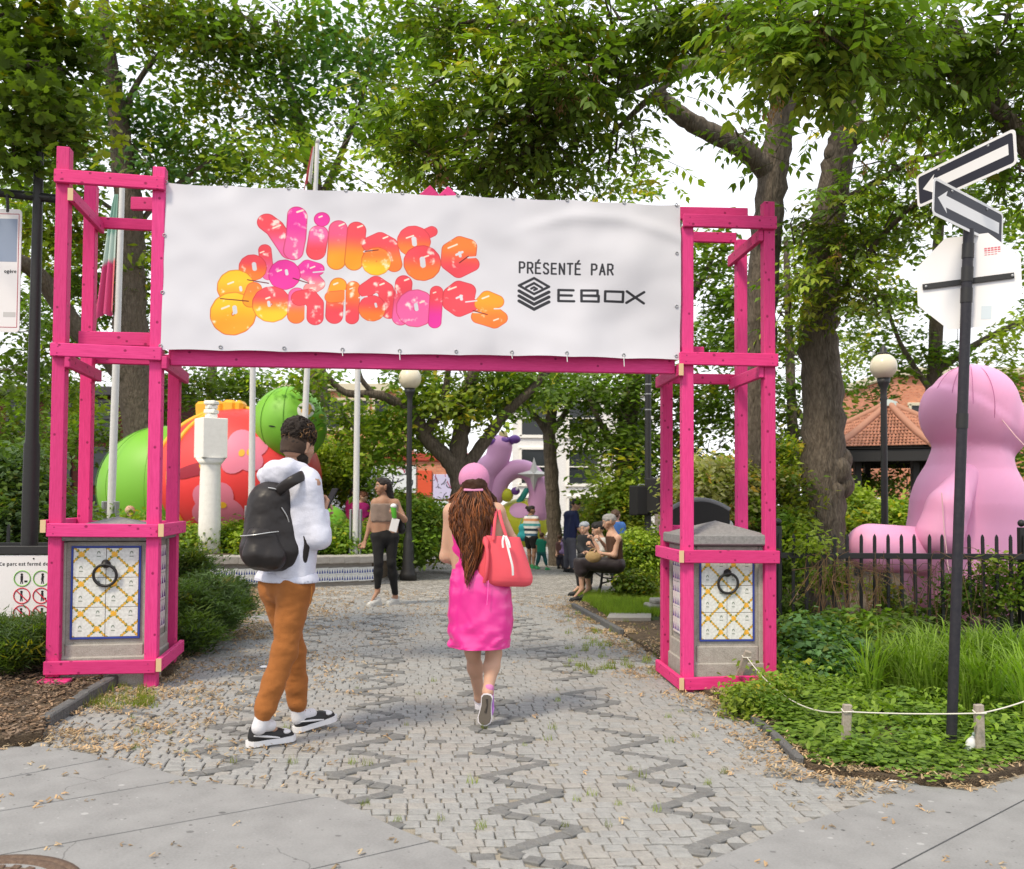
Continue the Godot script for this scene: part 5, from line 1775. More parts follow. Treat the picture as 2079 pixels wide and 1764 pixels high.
# ---------- smooth bodies: tapered capsules joined by a smooth minimum, meshed as surface nets
# a bone: [from, to, radius, radius, optional weight: -1 cuts away]; a clip: [point, normal] keeps what lies behind it
func field_mesh(bones: Array, cell: float, soft: float, clips := [], rough := 0.0, rough_freq := 8.0, grain_dir := Vector3.ONE, into: MB = null) -> ArrayMesh:
	var lo := Vector3.ONE * 1e9
	var hi := -lo
	for b in bones:
		if b.size() > 4: continue
		var r: float = maxf(b[2], b[3]) + cell * 2.5 + soft * 0.4
		lo = lo.min((b[0] as Vector3).min(b[1]) - Vector3.ONE * r)
		hi = hi.max((b[0] as Vector3).max(b[1]) + Vector3.ONE * r)
	var nx := int((hi.x - lo.x) / cell) + 2
	var ny := int((hi.y - lo.y) / cell) + 2
	var nz := int((hi.z - lo.z) / cell) + 2
	var f := PackedFloat32Array()
	f.resize(nx * ny * nz)
	f.fill(9.0)
	for b in bones:
		var a: Vector3 = b[0]
		var e: Vector3 = b[1]
		var ra: float = b[2]
		var rb: float = b[3]
		var cut: bool = b.size() > 4
		var ba := e - a
		var l2 := maxf(ba.length_squared(), 1e-9)
		var m := maxf(ra, rb) + cell * 2.2 + soft
		var p0 := (a.min(e) - Vector3.ONE * m - lo) / cell
		var p1 := (a.max(e) + Vector3.ONE * m - lo) / cell
		for iz in range(maxi(0, int(p0.z)), mini(nz, int(p1.z) + 2)):
			for iy in range(maxi(0, int(p0.y)), mini(ny, int(p1.y) + 2)):
				var row := (iz * ny + iy) * nx
				for ix in range(maxi(0, int(p0.x)), mini(nx, int(p1.x) + 2)):
					var pa := lo + Vector3(ix, iy, iz) * cell - a
					var t := clampf(pa.dot(ba) / l2, 0.0, 1.0)
					var d := (pa - ba * t).length() - ra - (rb - ra) * t
					var o := f[row + ix]
					if cut:
						f[row + ix] = maxf(o, -d)
					else:
						var h := soft - absf(o - d)
						f[row + ix] = minf(o, d) - (h * h * 0.25 / soft if h > 0.0 else 0.0)
	if rough > 0.0 or clips.size() > 0:
		var ns := noise(61, rough_freq, 3)
		if rough_freq < 5.5: ns.fractal_type = FastNoiseLite.FRACTAL_RIDGED
		for iz in nz:
			for iy in ny:
				var row := (iz * ny + iy) * nx
				for ix in nx:
					var v := f[row + ix]
					if v < cell * 4.0:
						var p := lo + Vector3(ix, iy, iz) * cell
						if rough > 0.0 and v > -cell * 4.0:
							var q := p * grain_dir
							v += rough * (ns.get_noise_3d(q.x, q.y, q.z) - (0.55 if rough_freq < 5.5 else 0.0))
						for c in clips:
							v = maxf(v, (p - c[0]).dot(c[1]))
						f[row + ix] = v
	var vid := PackedInt32Array()
	vid.resize(nx * ny * nz)
	vid.fill(-1)
	var mb: MB = into if into else MB.new()
	var offs := PackedInt32Array([0, 1, nx, nx + 1, nx * ny, nx * ny + 1, nx * ny + nx, nx * ny + nx + 1])
	for iz in nz - 1:
		for iy in ny - 1:
			var row := (iz * ny + iy) * nx
			for ix in nx - 1:
				var at := row + ix
				if absf(f[at]) > cell * 2.6: continue
				var neg := 0
				for k in 8:
					if f[at + offs[k]] < 0.0: neg += 1
				if neg == 0 or neg == 8: continue
				var sum := Vector3.ZERO
				var n := 0
				for k in 8:
					for ax in 3:
						var bit := 1 << ax
						if k & bit: continue
						var v0 := f[at + offs[k]]
						var v1 := f[at + offs[k | bit]]
						if (v0 < 0.0) != (v1 < 0.0):
							var p := Vector3(k & 1, (k >> 1) & 1, (k >> 2) & 1)
							p[ax] += v0 / (v0 - v1)
							sum += p
							n += 1
				var gx := f[at + 1] + f[at + offs[3]] + f[at + offs[5]] + f[at + offs[7]] - f[at] - f[at + offs[2]] - f[at + offs[4]] - f[at + offs[6]]
				var gy := f[at + offs[2]] + f[at + offs[3]] + f[at + offs[6]] + f[at + offs[7]] - f[at] - f[at + offs[1]] - f[at + offs[4]] - f[at + offs[5]]
				var gz := f[at + offs[4]] + f[at + offs[5]] + f[at + offs[6]] + f[at + offs[7]] - f[at] - f[at + offs[1]] - f[at + offs[2]] - f[at + offs[3]]
				var pos := lo + (Vector3(ix, iy, iz) + sum / n) * cell
				vid[at] = mb.vert(pos, Vector3(gx, gy, gz).normalized(), Vector2(pos.x + pos.z, pos.y))
	for iz in range(1, nz - 1):
		for iy in range(1, ny - 1):
			var row := (iz * ny + iy) * nx
			for ix in range(1, nx - 1):
				var at := row + ix
				var v0 := f[at]
				if absf(v0) > cell * 2.6: continue
				for ax in 3:
					var st: int = [1, nx, nx * ny][ax]
					if (v0 < 0.0) == (f[at + st] < 0.0): continue
					var s1: int = [nx, nx * ny, 1][ax]
					var s2: int = [nx * ny, 1, nx][ax]
					var q0 := vid[at - s1 - s2]
					var q1 := vid[at - s2]
					var q2 := vid[at]
					var q3 := vid[at - s1]
					if q0 < 0 or q1 < 0 or q2 < 0 or q3 < 0: continue
					if v0 < 0.0: mb.ix.append_array([q0, q2, q1, q0, q3, q2])
					else: mb.ix.append_array([q0, q1, q2, q0, q2, q3])
	return null if into else mb.mesh()

# ---------- buildings beyond the park
func facade(called: String, label: String, u0: float, u1: float, vtop: float, z: float, deep: float, wall: Material, trim: Material, storeys: int, bays: int, win := Vector2(0.9, 1.5)) -> Node3D:
	var a := W(u0, 1018, z)
	var b := W(u1, 1018, z)
	var g := gh((a.x + b.x) / 2, a.z) - 0.1
	var top := W((u0 + u1) / 2, vtop, z).y
	var root := thing(called, label, "building", Vector3((a.x + b.x) / 2, g, a.z))
	var w := b.x - a.x
	var h := top - g
	var m := MB.new()
	m.box(Transform3D(Basis.IDENTITY, Vector3(0, h / 2, -deep / 2)), Vector3(w, h, deep), 0.02)
	put("wall", m, wall, root)
	m = MB.new()
	m.box(Transform3D(Basis.IDENTITY, Vector3(0, h + 0.15, -deep / 2 + 0.1)), Vector3(w + 0.3, 0.4, deep + 0.3), 0.04)
	put("cornice", m, trim, root)
	var pane := plain("window_glass", lin(0.03, 0.035, 0.04), 0.08)
	for s in storeys:
		for k in bays:
			var c := Vector3((k + 0.5) / bays * w - w / 2, h * (s + 0.5) / storeys, 0.0)
			m = MB.new()
			for q in [[0, win.y / 2, win.x + 0.2, 0.14], [0, -win.y / 2, win.x + 0.3, 0.16], [win.x / 2, 0, 0.12, win.y], [-win.x / 2, 0, 0.12, win.y], [0, 0, win.x, 0.06]]:
				m.box(Transform3D(Basis.IDENTITY, c + Vector3(q[0], q[1], 0.04 + (0.004 if q[3] < 0.1 else 0.0))), Vector3(q[2], q[3], 0.12), 0.01)
			var f := put("window", m, trim, root)
			m = MB.new()
			m.box(Transform3D(Basis.IDENTITY, c + Vector3(0, 0, 0.01)), Vector3(win.x, win.y, 0.04), 0.0)
			put("pane", m, pane, f)
	return root

func brick_picture(c0: Color, c1: Color, mortar: Color, seed_: int) -> ImageTexture:
	var px := 256
	var im := Image.create(px, px, false, Image.FORMAT_RGB8)
	im.fill(mortar)
	var r := RandomNumberGenerator.new()
	r.seed = seed_
	for j in 16:
		for i in 9:
			im.fill_rect(Rect2i(i * 32 - (16 if j % 2 else 0), j * 16 + 1, 30, 13), c0.lerp(c1, r.randf()))
	return ImageTexture.create_from_image(im)

func build_buildings() -> void:
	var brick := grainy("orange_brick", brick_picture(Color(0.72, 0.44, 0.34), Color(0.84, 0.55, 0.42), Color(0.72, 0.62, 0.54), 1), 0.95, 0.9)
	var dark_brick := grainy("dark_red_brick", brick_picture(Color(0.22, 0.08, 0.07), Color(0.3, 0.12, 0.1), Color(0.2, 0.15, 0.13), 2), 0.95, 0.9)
	var white_brick := grainy("white_painted_brick", brick_picture(Color(0.86, 0.86, 0.86), Color(0.9, 0.9, 0.9), Color(0.8, 0.8, 0.8), 3), 0.8, 0.9)
	var cream := plain("cream_trim", lin(0.6, 0.55, 0.42), 0.7)
	facade("brick_building", "orange brick building seen between the white column and the middle lamp", 560, 800, 792, 44.0, 9.0, brick, cream, 3, 5)
	facade("white_building", "white painted brick building behind the thin middle tree", 1040, 1330, 800, 46.0, 9.0, white_brick, mt.white_paint, 3, 3, Vector2(1.6, 1.9))
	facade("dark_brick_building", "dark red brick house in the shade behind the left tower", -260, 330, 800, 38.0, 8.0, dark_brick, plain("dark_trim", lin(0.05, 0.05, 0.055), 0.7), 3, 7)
	facade("brick_building", "orange brick house behind the pink inflatable and the pavilion", 1826, 2300, 762, 40.0, 9.0, brick, cream, 2, 5, Vector2(1.1, 1.3))
	# mural wall in the middle distance
	var mz := 33.0
	var a := W(640, 1018, mz)
	var b := W(960, 1018, mz)
	var g := gh(a.x, a.z)
	var root := thing("mural_wall", "low street wall with black and white murals and an orange red panel", "wall", Vector3((a.x + b.x) / 2, g, a.z))
	var w := b.x - a.x
	var k := mz / FOCAL
	var top := W(800, 930, mz).y - g
	var m := MB.new()
	m.box(Transform3D(Basis.IDENTITY, Vector3(0, top / 2, -0.3)), Vector3(w, top, 0.5), 0.02)
	put("wall", m, brick, root)
	m = MB.new()
	m.box(Transform3D(Basis.IDENTITY, Vector3(0, top + 0.05, -0.28)), Vector3(w + 0.2, 0.3, 0.7), 0.03)
	put("coping", m, plain("red_coping", lin(0.4, 0.06, 0.04), 0.7), root)
	var panels := [[660, 766, 945, 1050, 0], [769, 846, 943, 1001, 1], [848, 878, 954, 1006, 2], [879, 925, 962, 1014, 3], [769, 925, 1016, 1056, 4]]
	for q in panels:
		var c := W((q[0] + q[1]) / 2.0, (q[2] + q[3]) / 2.0, mz) - root.position
		m = MB.new()
		var pw: float = (q[1] - q[0]) * k
		var ph: float = (q[3] - q[2]) * k
		m.box(Transform3D(Basis.IDENTITY, Vector3.ZERO), Vector3(pw - 0.03, ph - 0.03, 0.06), 0.01)
		for z in m.t.size(): m.t[z] = Vector2(m.v[z].x / pw + 0.5, 0.5 - m.v[z].y / ph)
		var pm := plain("mural", [lin(0.4, 0.42, 0.5), Color.WHITE, lin(0.62, 0.09, 0.04), Color.WHITE, Color.WHITE][q[4]], 0.8)
		if q[4] in [1, 3, 4]: pm.albedo_texture = mural(q[4])
		put("mural_panel", m, pm, root, Transform3D(Basis.IDENTITY, Vector3(c.x, c.y, 0.0)))
	# grey painted wall with loose brushwork behind the left tower
	var gw := thing("painted_wall", "grey wall with loose white brushwork behind the left tower", "wall", W(150, 1060, 24.0) * Vector3(1, 0, 1) + Vector3(0, gh(-12, -24), 0))
	m = MB.new()
	m.box(Transform3D(Basis.IDENTITY, Vector3(0, 0.75, 0)), Vector3(5.0, 1.5, 0.2), 0.02)
	for z in m.t.size(): m.t[z] = Vector2(m.v[z].x / 2.5, 0.5 - m.v[z].y / 1.5)
	var gm := plain("brushed_wall", Color(0.5, 0.5, 0.52), 0.9)
	gm.albedo_texture = mural(5)
	put("wall", m, gm, gw)
	# tiled pavilion
	var z := 22.5
	var c := W(1806, 1018, z)
	var gy := gh(c.x, c.z)
	var pv := thing("park_pavilion", "octagonal park pavilion with terracotta tile roof and black beams", "pavilion", Vector3(c.x, gy, c.z))
	var apex := W(1806, 820, z).y - gy
	var eave := W(1806, 922, z).y - gy
	var rad := 213.0 * z / FOCAL
	var prof := func(f: float) -> Vector2:   # f 0 at the apex, 1 at the eave: a slight flare
		return Vector2(rad * f, lerpf(apex, eave, pow(f, 0.93)) + 0.10 * maxf(0.0, f - 0.72) * 2.0)
	var under := MB.new()
	var tiles := MB.new()
	var off := PI / 2 + 0.06
	for s in 8:
		var a0 := TAU * s / 8.0 + off
		var a1 := a0 + TAU / 8.0
		var rows := 13
		for r in rows:
			var p0: Vector2 = prof.call(float(r) / rows)
			var p1: Vector2 = prof.call(float(r + 1) / rows)
			var q := func(p: Vector2, a: float, d: float) -> Vector3: return Vector3(cos(a) * p.x, p.y + d, sin(a) * p.x)
			under.quad(q.call(p0, a0, -0.04), q.call(p0, a1, -0.04), q.call(p1, a1, -0.04), q.call(p1, a0, -0.04), Vector3(0, 0, 0))
			var n := maxi(1, int(round(24.0 * (r + 1) / rows)))
			for t in n:
				var e0: Vector3 = (q.call(p0, a0, 0.0) as Vector3).lerp(q.call(p0, a1, 0.0), (t + 0.06) / n)
				var e1: Vector3 = (q.call(p0, a0, 0.0) as Vector3).lerp(q.call(p0, a1, 0.0), (t + 0.94) / n)
				var f0: Vector3 = (q.call(p1, a0, 0.03) as Vector3).lerp(q.call(p1, a1, 0.03), (t + 0.06) / n)
				var f1: Vector3 = (q.call(p1, a0, 0.03) as Vector3).lerp(q.call(p1, a1, 0.03), (t + 0.94) / n)
				var em := (e0 + e1) / 2 + Vector3(0, 0.035, 0)
				var fm := (f0 + f1) / 2 + Vector3(0, 0.04, 0)
				var g2 := rnd(0.75, 1.15)
				tiles.col = Color(0.40 * g2, 0.185 * g2, 0.12 * g2)
				var inn := Vector3(0, 0, 0)
				tiles.quad(e0, em, fm, f0, inn)
				tiles.quad(em, e1, f1, fm, inn)
				tiles.tri(f0, fm, f1, e0 * 0.5 + e1 * 0.5 - (f0 - e0) * 2.0)
	put("roof_boarding", under, mt.black, pv)
	put("roof_tiles", tiles, mt.tinted, pv).set_meta("kind", "stuff")
	var terra := plain("ridge_terracotta", lin(0.37, 0.185, 0.125), 0.8)
	for s in 8:
		var a0 := TAU * s / 8.0 + off
		var pts := []
		for i in 8:
			var p: Vector2 = prof.call(i / 7.0)
			pts.append(Vector3(cos(a0) * p.x, p.y + 0.05, sin(a0) * p.x))
		m = MB.new()
		m.tube(pts, [0.085], 8)
		put("ridge", m, terra, pv)
		var a1 := a0 + TAU / 8.0
		var r1 := rad * 0.96
		var v0 := Vector3(cos(a0) * r1, eave - 0.14, sin(a0) * r1)
		var v1 := Vector3(cos(a1) * r1, eave - 0.14, sin(a1) * r1)
		m = MB.new()
		m.box(Transform3D(Basis((v1 - v0).normalized(), Vector3.UP, (v1 - v0).normalized().cross(Vector3.UP)), (v0 + v1) / 2), Vector3((v1 - v0).length(), 0.28, 0.1), 0.01)
		put("fascia", m, mt.iron, pv)
		m = MB.new()
		m.box(Transform3D.IDENTITY, Vector3(0.15, eave, 0.15), 0.01)
		put("post", m, mt.iron, pv, Transform3D(Basis.IDENTITY, Vector3(cos(a0) * rad * 0.62, eave / 2 - 0.15, sin(a0) * rad * 0.62)))
	m = MB.new()
	m.lathe(Transform3D(Basis.IDENTITY, Vector3(0, apex, 0)), [Vector2(0.26, -0.06), Vector2(0.2, 0.06), Vector2(0.05, 0.12), Vector2(0, 0.13)], 12)
	put("roof_cap", m, plain("green_copper", lin(0.35, 0.4, 0.38), 0.6), pv)
	# small notice by the pavilion
	var nt := W(1779, 1030, 20.0)
	var np := thing("notice_board", "small white notice with a red mark left of the lamp by the pavilion", "notice", Vector3(nt.x, gh(nt.x, nt.z), nt.z))
	m = MB.new()
	m.box(Transform3D(Basis.IDENTITY, Vector3(0, nt.y - np.position.y, 0)), Vector3(0.27, 0.46, 0.03), 0.005)
	put("plate", m, mt.sign_white, np)
	m = MB.new()
	m.ball(Vector3(0.02, nt.y - np.position.y - 0.02, 0.016), Vector3(0.07, 0.09, 0.004), Basis.IDENTITY, 10)
	put("red_mark", m, plain("notice_red", lin(0.5, 0.03, 0.05), 0.6), np)
	m = MB.new()
	m.box(Transform3D(Basis.IDENTITY, Vector3(0, 0.4, -0.03)), Vector3(0.05, 1.6, 0.03), 0.005)
	put("post", m, mt.iron, np)

func mural(which: int) -> ImageTexture:
	var px := 192
	var im := Image.create(px, px, false, Image.FORMAT_RGB8)
	im.fill([Color.WHITE, Color(0.84, 0.86, 0.88), Color.WHITE, Color(0.76, 0.74, 0.86), Color(0.8, 0.84, 0.86), Color(0.4, 0.4, 0.42)][which])
	var r := RandomNumberGenerator.new()
	r.seed = 50 + which
	var dark := Color(0.13, 0.14, 0.18)
	for n in [0, 26, 0, 16, 20, 26][which]:
		var p := Vector2(r.randf() * px, r.randf() * px)
		var a := r.randf() * TAU
		var turn := r.randf_range(-0.12, 0.12)
		var c := dark if which < 5 else Color(0.72, 0.72, 0.72)
		if r.randf() < 0.12: c = Color(0.6, 0.25, 0.35)
		var rad := r.randi_range(2, 4)
		for s in r.randi_range(12, 34):
			p += Vector2(cos(a), sin(a)) * 2.4
			a += turn
			for y in range(-rad, rad + 1):
				for x in range(-rad, rad + 1):
					var q := Vector2i(int(p.x) + x, int(p.y) + y)
					if x * x + y * y <= rad * rad and q.x >= 0 and q.y >= 0 and q.x < px and q.y < px: im.set_pixelv(q, c)
	return ImageTexture.create_from_image(im)

# ---------- leaves
const TONES := [Color(0.12, 0.19, 0.03), Color(0.17, 0.285, 0.042), Color(0.33, 0.435, 0.055), Color(0.135, 0.27, 0.1), Color(0.23, 0.26, 0.032), Color(0.54, 0.52, 0.23), Color(0.1, 0.165, 0.06), Color(0.24, 0.38, 0.05)]
var sprays := {}

func leaf(m: MB, p: Vector3, dir: Vector3, nn: Vector3, ln: float, wd: float) -> void:
	var side := dir.cross(nn).normalized() * wd * 0.5
	var mid := p + dir * ln * 0.45 - nn * wd * 0.12
	var tip := p + dir * ln - nn * ln * 0.12
	var a := p + dir * ln * 0.4 + side
	var b := p + dir * ln * 0.4 - side
	var inn := mid - nn
	var g := rnd(0.82, 1.15)
	m.col = Color(g, g, g * rnd(0.8, 1.1))
	m.tri(p, a, mid, inn); m.tri(a, tip, mid, inn)
	m.tri(p, mid, b, inn); m.tri(b, mid, tip, inn)

func lobed_leaf(m: MB, p: Vector3, dir: Vector3, nn: Vector3, ln: float) -> void:
	# a maple like leaf of five pointed lobes
	var side := dir.cross(nn).normalized()
	var c := p + dir * ln * 0.32
	var g := rnd(0.82, 1.15)
	m.col = Color(g, g, g * rnd(0.8, 1.1))
	var prev := p
	for k in 11:
		var an := deg_to_rad(-150.0 + 30.0 * k)
		var r: float = ln * ([0.34, 0.2, 0.52, 0.26, 0.6, 0.68][mini(k, 10 - k)] if k != 5 else 0.68)
		var q: Vector3 = c + (dir * cos(an) + side * sin(an)) * r - nn * r * 0.22
		m.tri(c, prev, q, c - nn)
		prev = q
	m.tri(c, prev, p, c - nn)

func spray(kind: String) -> ArrayMesh:
	if sprays.has(kind): return sprays[kind]
	var m := MB.new()
	var twig := Color(0.5, 0.32, 0.3)
	match kind:
		"far", "mid", "mid2", "fine":
			var n: int = {"far": 9, "mid": 12, "mid2": 12, "fine": 22}[kind]
			var ln: float = {"far": 0.19, "mid": 0.125, "mid2": 0.125, "fine": 0.06}[kind]
			var ext: float = {"far": 0.3, "mid": 0.24, "mid2": 0.24, "fine": 0.14}[kind]
			for k in n:
				var p := Vector3(rnd(-1, 1), rnd(-0.5, 0.5), rnd(-1, 1)) * ext
				var a := rnd(0, TAU)
				var dir := Vector3(cos(a), rnd(-0.7, 0.15), sin(a)).normalized()
				var nn := (Vector3.UP + Vector3(rnd(-0.7, 0.7), 0, rnd(-0.7, 0.7))).normalized()
				nn = (nn - dir * nn.dot(dir)).normalized()
				if kind == "mid2": lobed_leaf(m, p, dir, nn, ln * rnd(0.75, 1.1))
				else: leaf(m, p, dir, nn, ln * rnd(0.7, 1.2), ln * rnd(0.45, 0.62))
		"near":
			# a twig with compound leaves of five to seven drooping leaflets
			for s in 3:
				var a := s * 2.1 + rnd(-0.4, 0.4)
				var stem := Vector3(cos(a), rnd(-0.35, 0.15), sin(a)).normalized()
				var st := Vector3(rnd(-0.1, 0.1), rnd(-0.06, 0.06), rnd(-0.1, 0.1))
				m.col = twig
				m.tube([st, st + stem * 0.16, st + stem * 0.3 - Vector3(0, 0.04, 0)], [0.003, 0.0024, 0.0016], 4, false)
				for k in 7:
					var f := 0.1 + 0.075 * int((k + 1) / 2)
					var p := st + stem * f - Vector3(0, 0.06 * f * f * 8.0, 0)
					var out := stem.cross(Vector3.UP).normalized() * (1.0 if k % 2 else -1.0)
					var dir := (out + stem * 0.7 + Vector3(0, rnd(-0.75, -0.1), 0)).normalized()
					if k == 6: dir = (stem + Vector3(0, -0.45, 0)).normalized()
					var nn := (Vector3.UP + Vector3(rnd(-0.4, 0.4), 0, rnd(-0.4, 0.4))).normalized()
					nn = (nn - dir * nn.dot(dir)).normalized()
					leaf(m, p, dir, nn, rnd(0.085, 0.125), rnd(0.042, 0.062))
		"clover":
			for k in 16:
				var p := Vector3(rnd(-1, 1), 0, rnd(-1, 1)) * 0.11
				p.y = rnd(0.02, 0.14)
				var a := rnd(0, TAU)
				var dir := Vector3(cos(a), rnd(-0.3, 0.5), sin(a)).normalized()
				var nn := (Vector3.UP + Vector3(rnd(-0.5, 0.5), 0, rnd(-0.2, 0.7))).normalized()
				nn = (nn - dir * nn.dot(dir)).normalized()
				leaf(m, p, dir, nn, rnd(0.035, 0.065), rnd(0.03, 0.05))
		"needle":
			for k in 44:
				var a := rnd(0, TAU)
				var p := Vector3(rnd(-1, 1), rnd(-0.5, 0.5), rnd(-1, 1)) * 0.09
				var dir := Vector3(cos(a), rnd(-0.1, 0.9), sin(a)).normalized()
				var nn := dir.cross(Vector3(0.3, 0.2, 0.9)).normalized()
				leaf(m, p, dir, nn, rnd(0.045, 0.095), 0.011)
		"blades":
			for k in 46:
				var a := rnd(0, TAU)
				var out := Vector3(cos(a), 0, sin(a))
				var h := rnd(0.4, 0.95)
				var bend := rnd(0.12, 0.5)
				var p := Vector3(rnd(-0.07, 0.07), 0, rnd(-0.07, 0.07))
				var side := out.cross(Vector3.UP) * rnd(0.005, 0.009)
				var g := rnd(0.75, 1.2)
				m.col = Color(g, g, g * 0.9)
				var last := p
				for s in 4:
					var f := (s + 1) / 4.0
					var q := p + out * bend * f * f + Vector3(0, h * (f - 0.38 * f * f * f), 0)
					var w0 := 1.0 - 0.8 * pow(s / 4.0, 2)
					var w1 := 1.0 - 0.95 * pow(f, 2)
					m.quad(last - side * w0, last + side * w0, q + side * w1, q - side * w1, (last + q) / 2 - out * 0.2 - Vector3(0, 0.2, 0))
					last = q
		"turf":
			for k in 26:
				var a := rnd(0, TAU)
				var p := Vector3(rnd(-1, 1), 0, rnd(-1, 1)) * 0.06
				var side := Vector3(cos(a), 0, sin(a)) * 0.003
				var tip := p + Vector3(rnd(-0.04, 0.04), rnd(0.05, 0.11), rnd(-0.04, 0.04))
				m.col = Color.WHITE * rnd(0.75, 1.2)
				m.tri(p - side, p + side, tip, p - side.cross(Vector3.UP) * 10.0)
	sprays[kind] = m.mesh()
	return sprays[kind]

# clumps of sprays through blobs; a blob: [centre, radii, clumps, tone]
func foliage(blobs: Array, kind: String, per: int, clump: float, size := 1.0, parent: Node = null, called := "crown", droop := 0.0) -> MultiMeshInstance3D:
	var trs := []
	var cols := []
	for b in blobs:
		var rad: Vector3 = b[1]
		for c in b[2]:
			var q := Vector3(rng.randfn(), rng.randfn(), rng.randfn()).normalized() * pow(rng.randf(), 0.45)
			var cc: Vector3 = b[0] + q * rad
			var tone: Color = TONES[b[3]] if rng.randf() < 0.72 else TONES[[1, 2, 1, 1, 0, 2, 0, 2][b[3]]]
			tone = tone * rnd(0.7, 1.3)
			var sp := Vector3(clump, clump * 0.55, clump) * rnd(0.7, 1.3)
			for k in per:
				var p := cc + Vector3(rng.randfn(), rng.randfn(), rng.randfn()) * sp * 0.6
				p.y -= droop * (p - cc).length()
				var bs := Basis.from_euler(Vector3(rnd(-0.5, 0.5), rnd(0, TAU), rnd(-0.5, 0.5))).scaled(Vector3.ONE * size * rnd(0.7, 1.3))
				trs.append(Transform3D(bs, p - (parent.position if parent else Vector3.ZERO)))
				var col := tone * rnd(0.78, 1.22)
				if rng.randf() < 0.05: col = Color(col.r * 1.8, col.g * 1.15, col.b * 0.8)
				cols.append(col)
	return scatter(called, spray(kind), mt.leaf, trs, cols, parent)

func px_blobs(list: Array) -> Array:
	# [u, v, depth, half width and half height in sight, half depth in metres, clumps, tone]
	var out := []
	for q in list:
		var k: float = q[2] / FOCAL
		out.append([W(q[0], q[1], q[2]), Vector3(q[3] * k, q[4] * k, q[5]), q[6], q[7]])
	return out

func bush(called: String, label: String, category: String, at: Vector3, blobs: Array, kind: String, per: int, clump: float, size := 1.0, group := "") -> Node3D:
	var root := thing(called, label, category, at, 0.0, group)
	var m := MB.new()
	for k in 7:
		var b: Array = blobs[k % blobs.size()]
		var t: Vector3 = b[0] - at + Vector3(rnd(-0.6, 0.6), rnd(-0.2, 0.5), rnd(-0.6, 0.6)) * b[1]
		m.tube([Vector3(rnd(-0.1, 0.1), -0.05, rnd(-0.1, 0.1)), t * 0.5 + Vector3(0, 0.08, 0), t], [0.016, 0.011, 0.004], 5)
	put("stem", m, mt.bark_dark, root)
	foliage(blobs, kind, per, clump, size, root, "foliage")
	return root

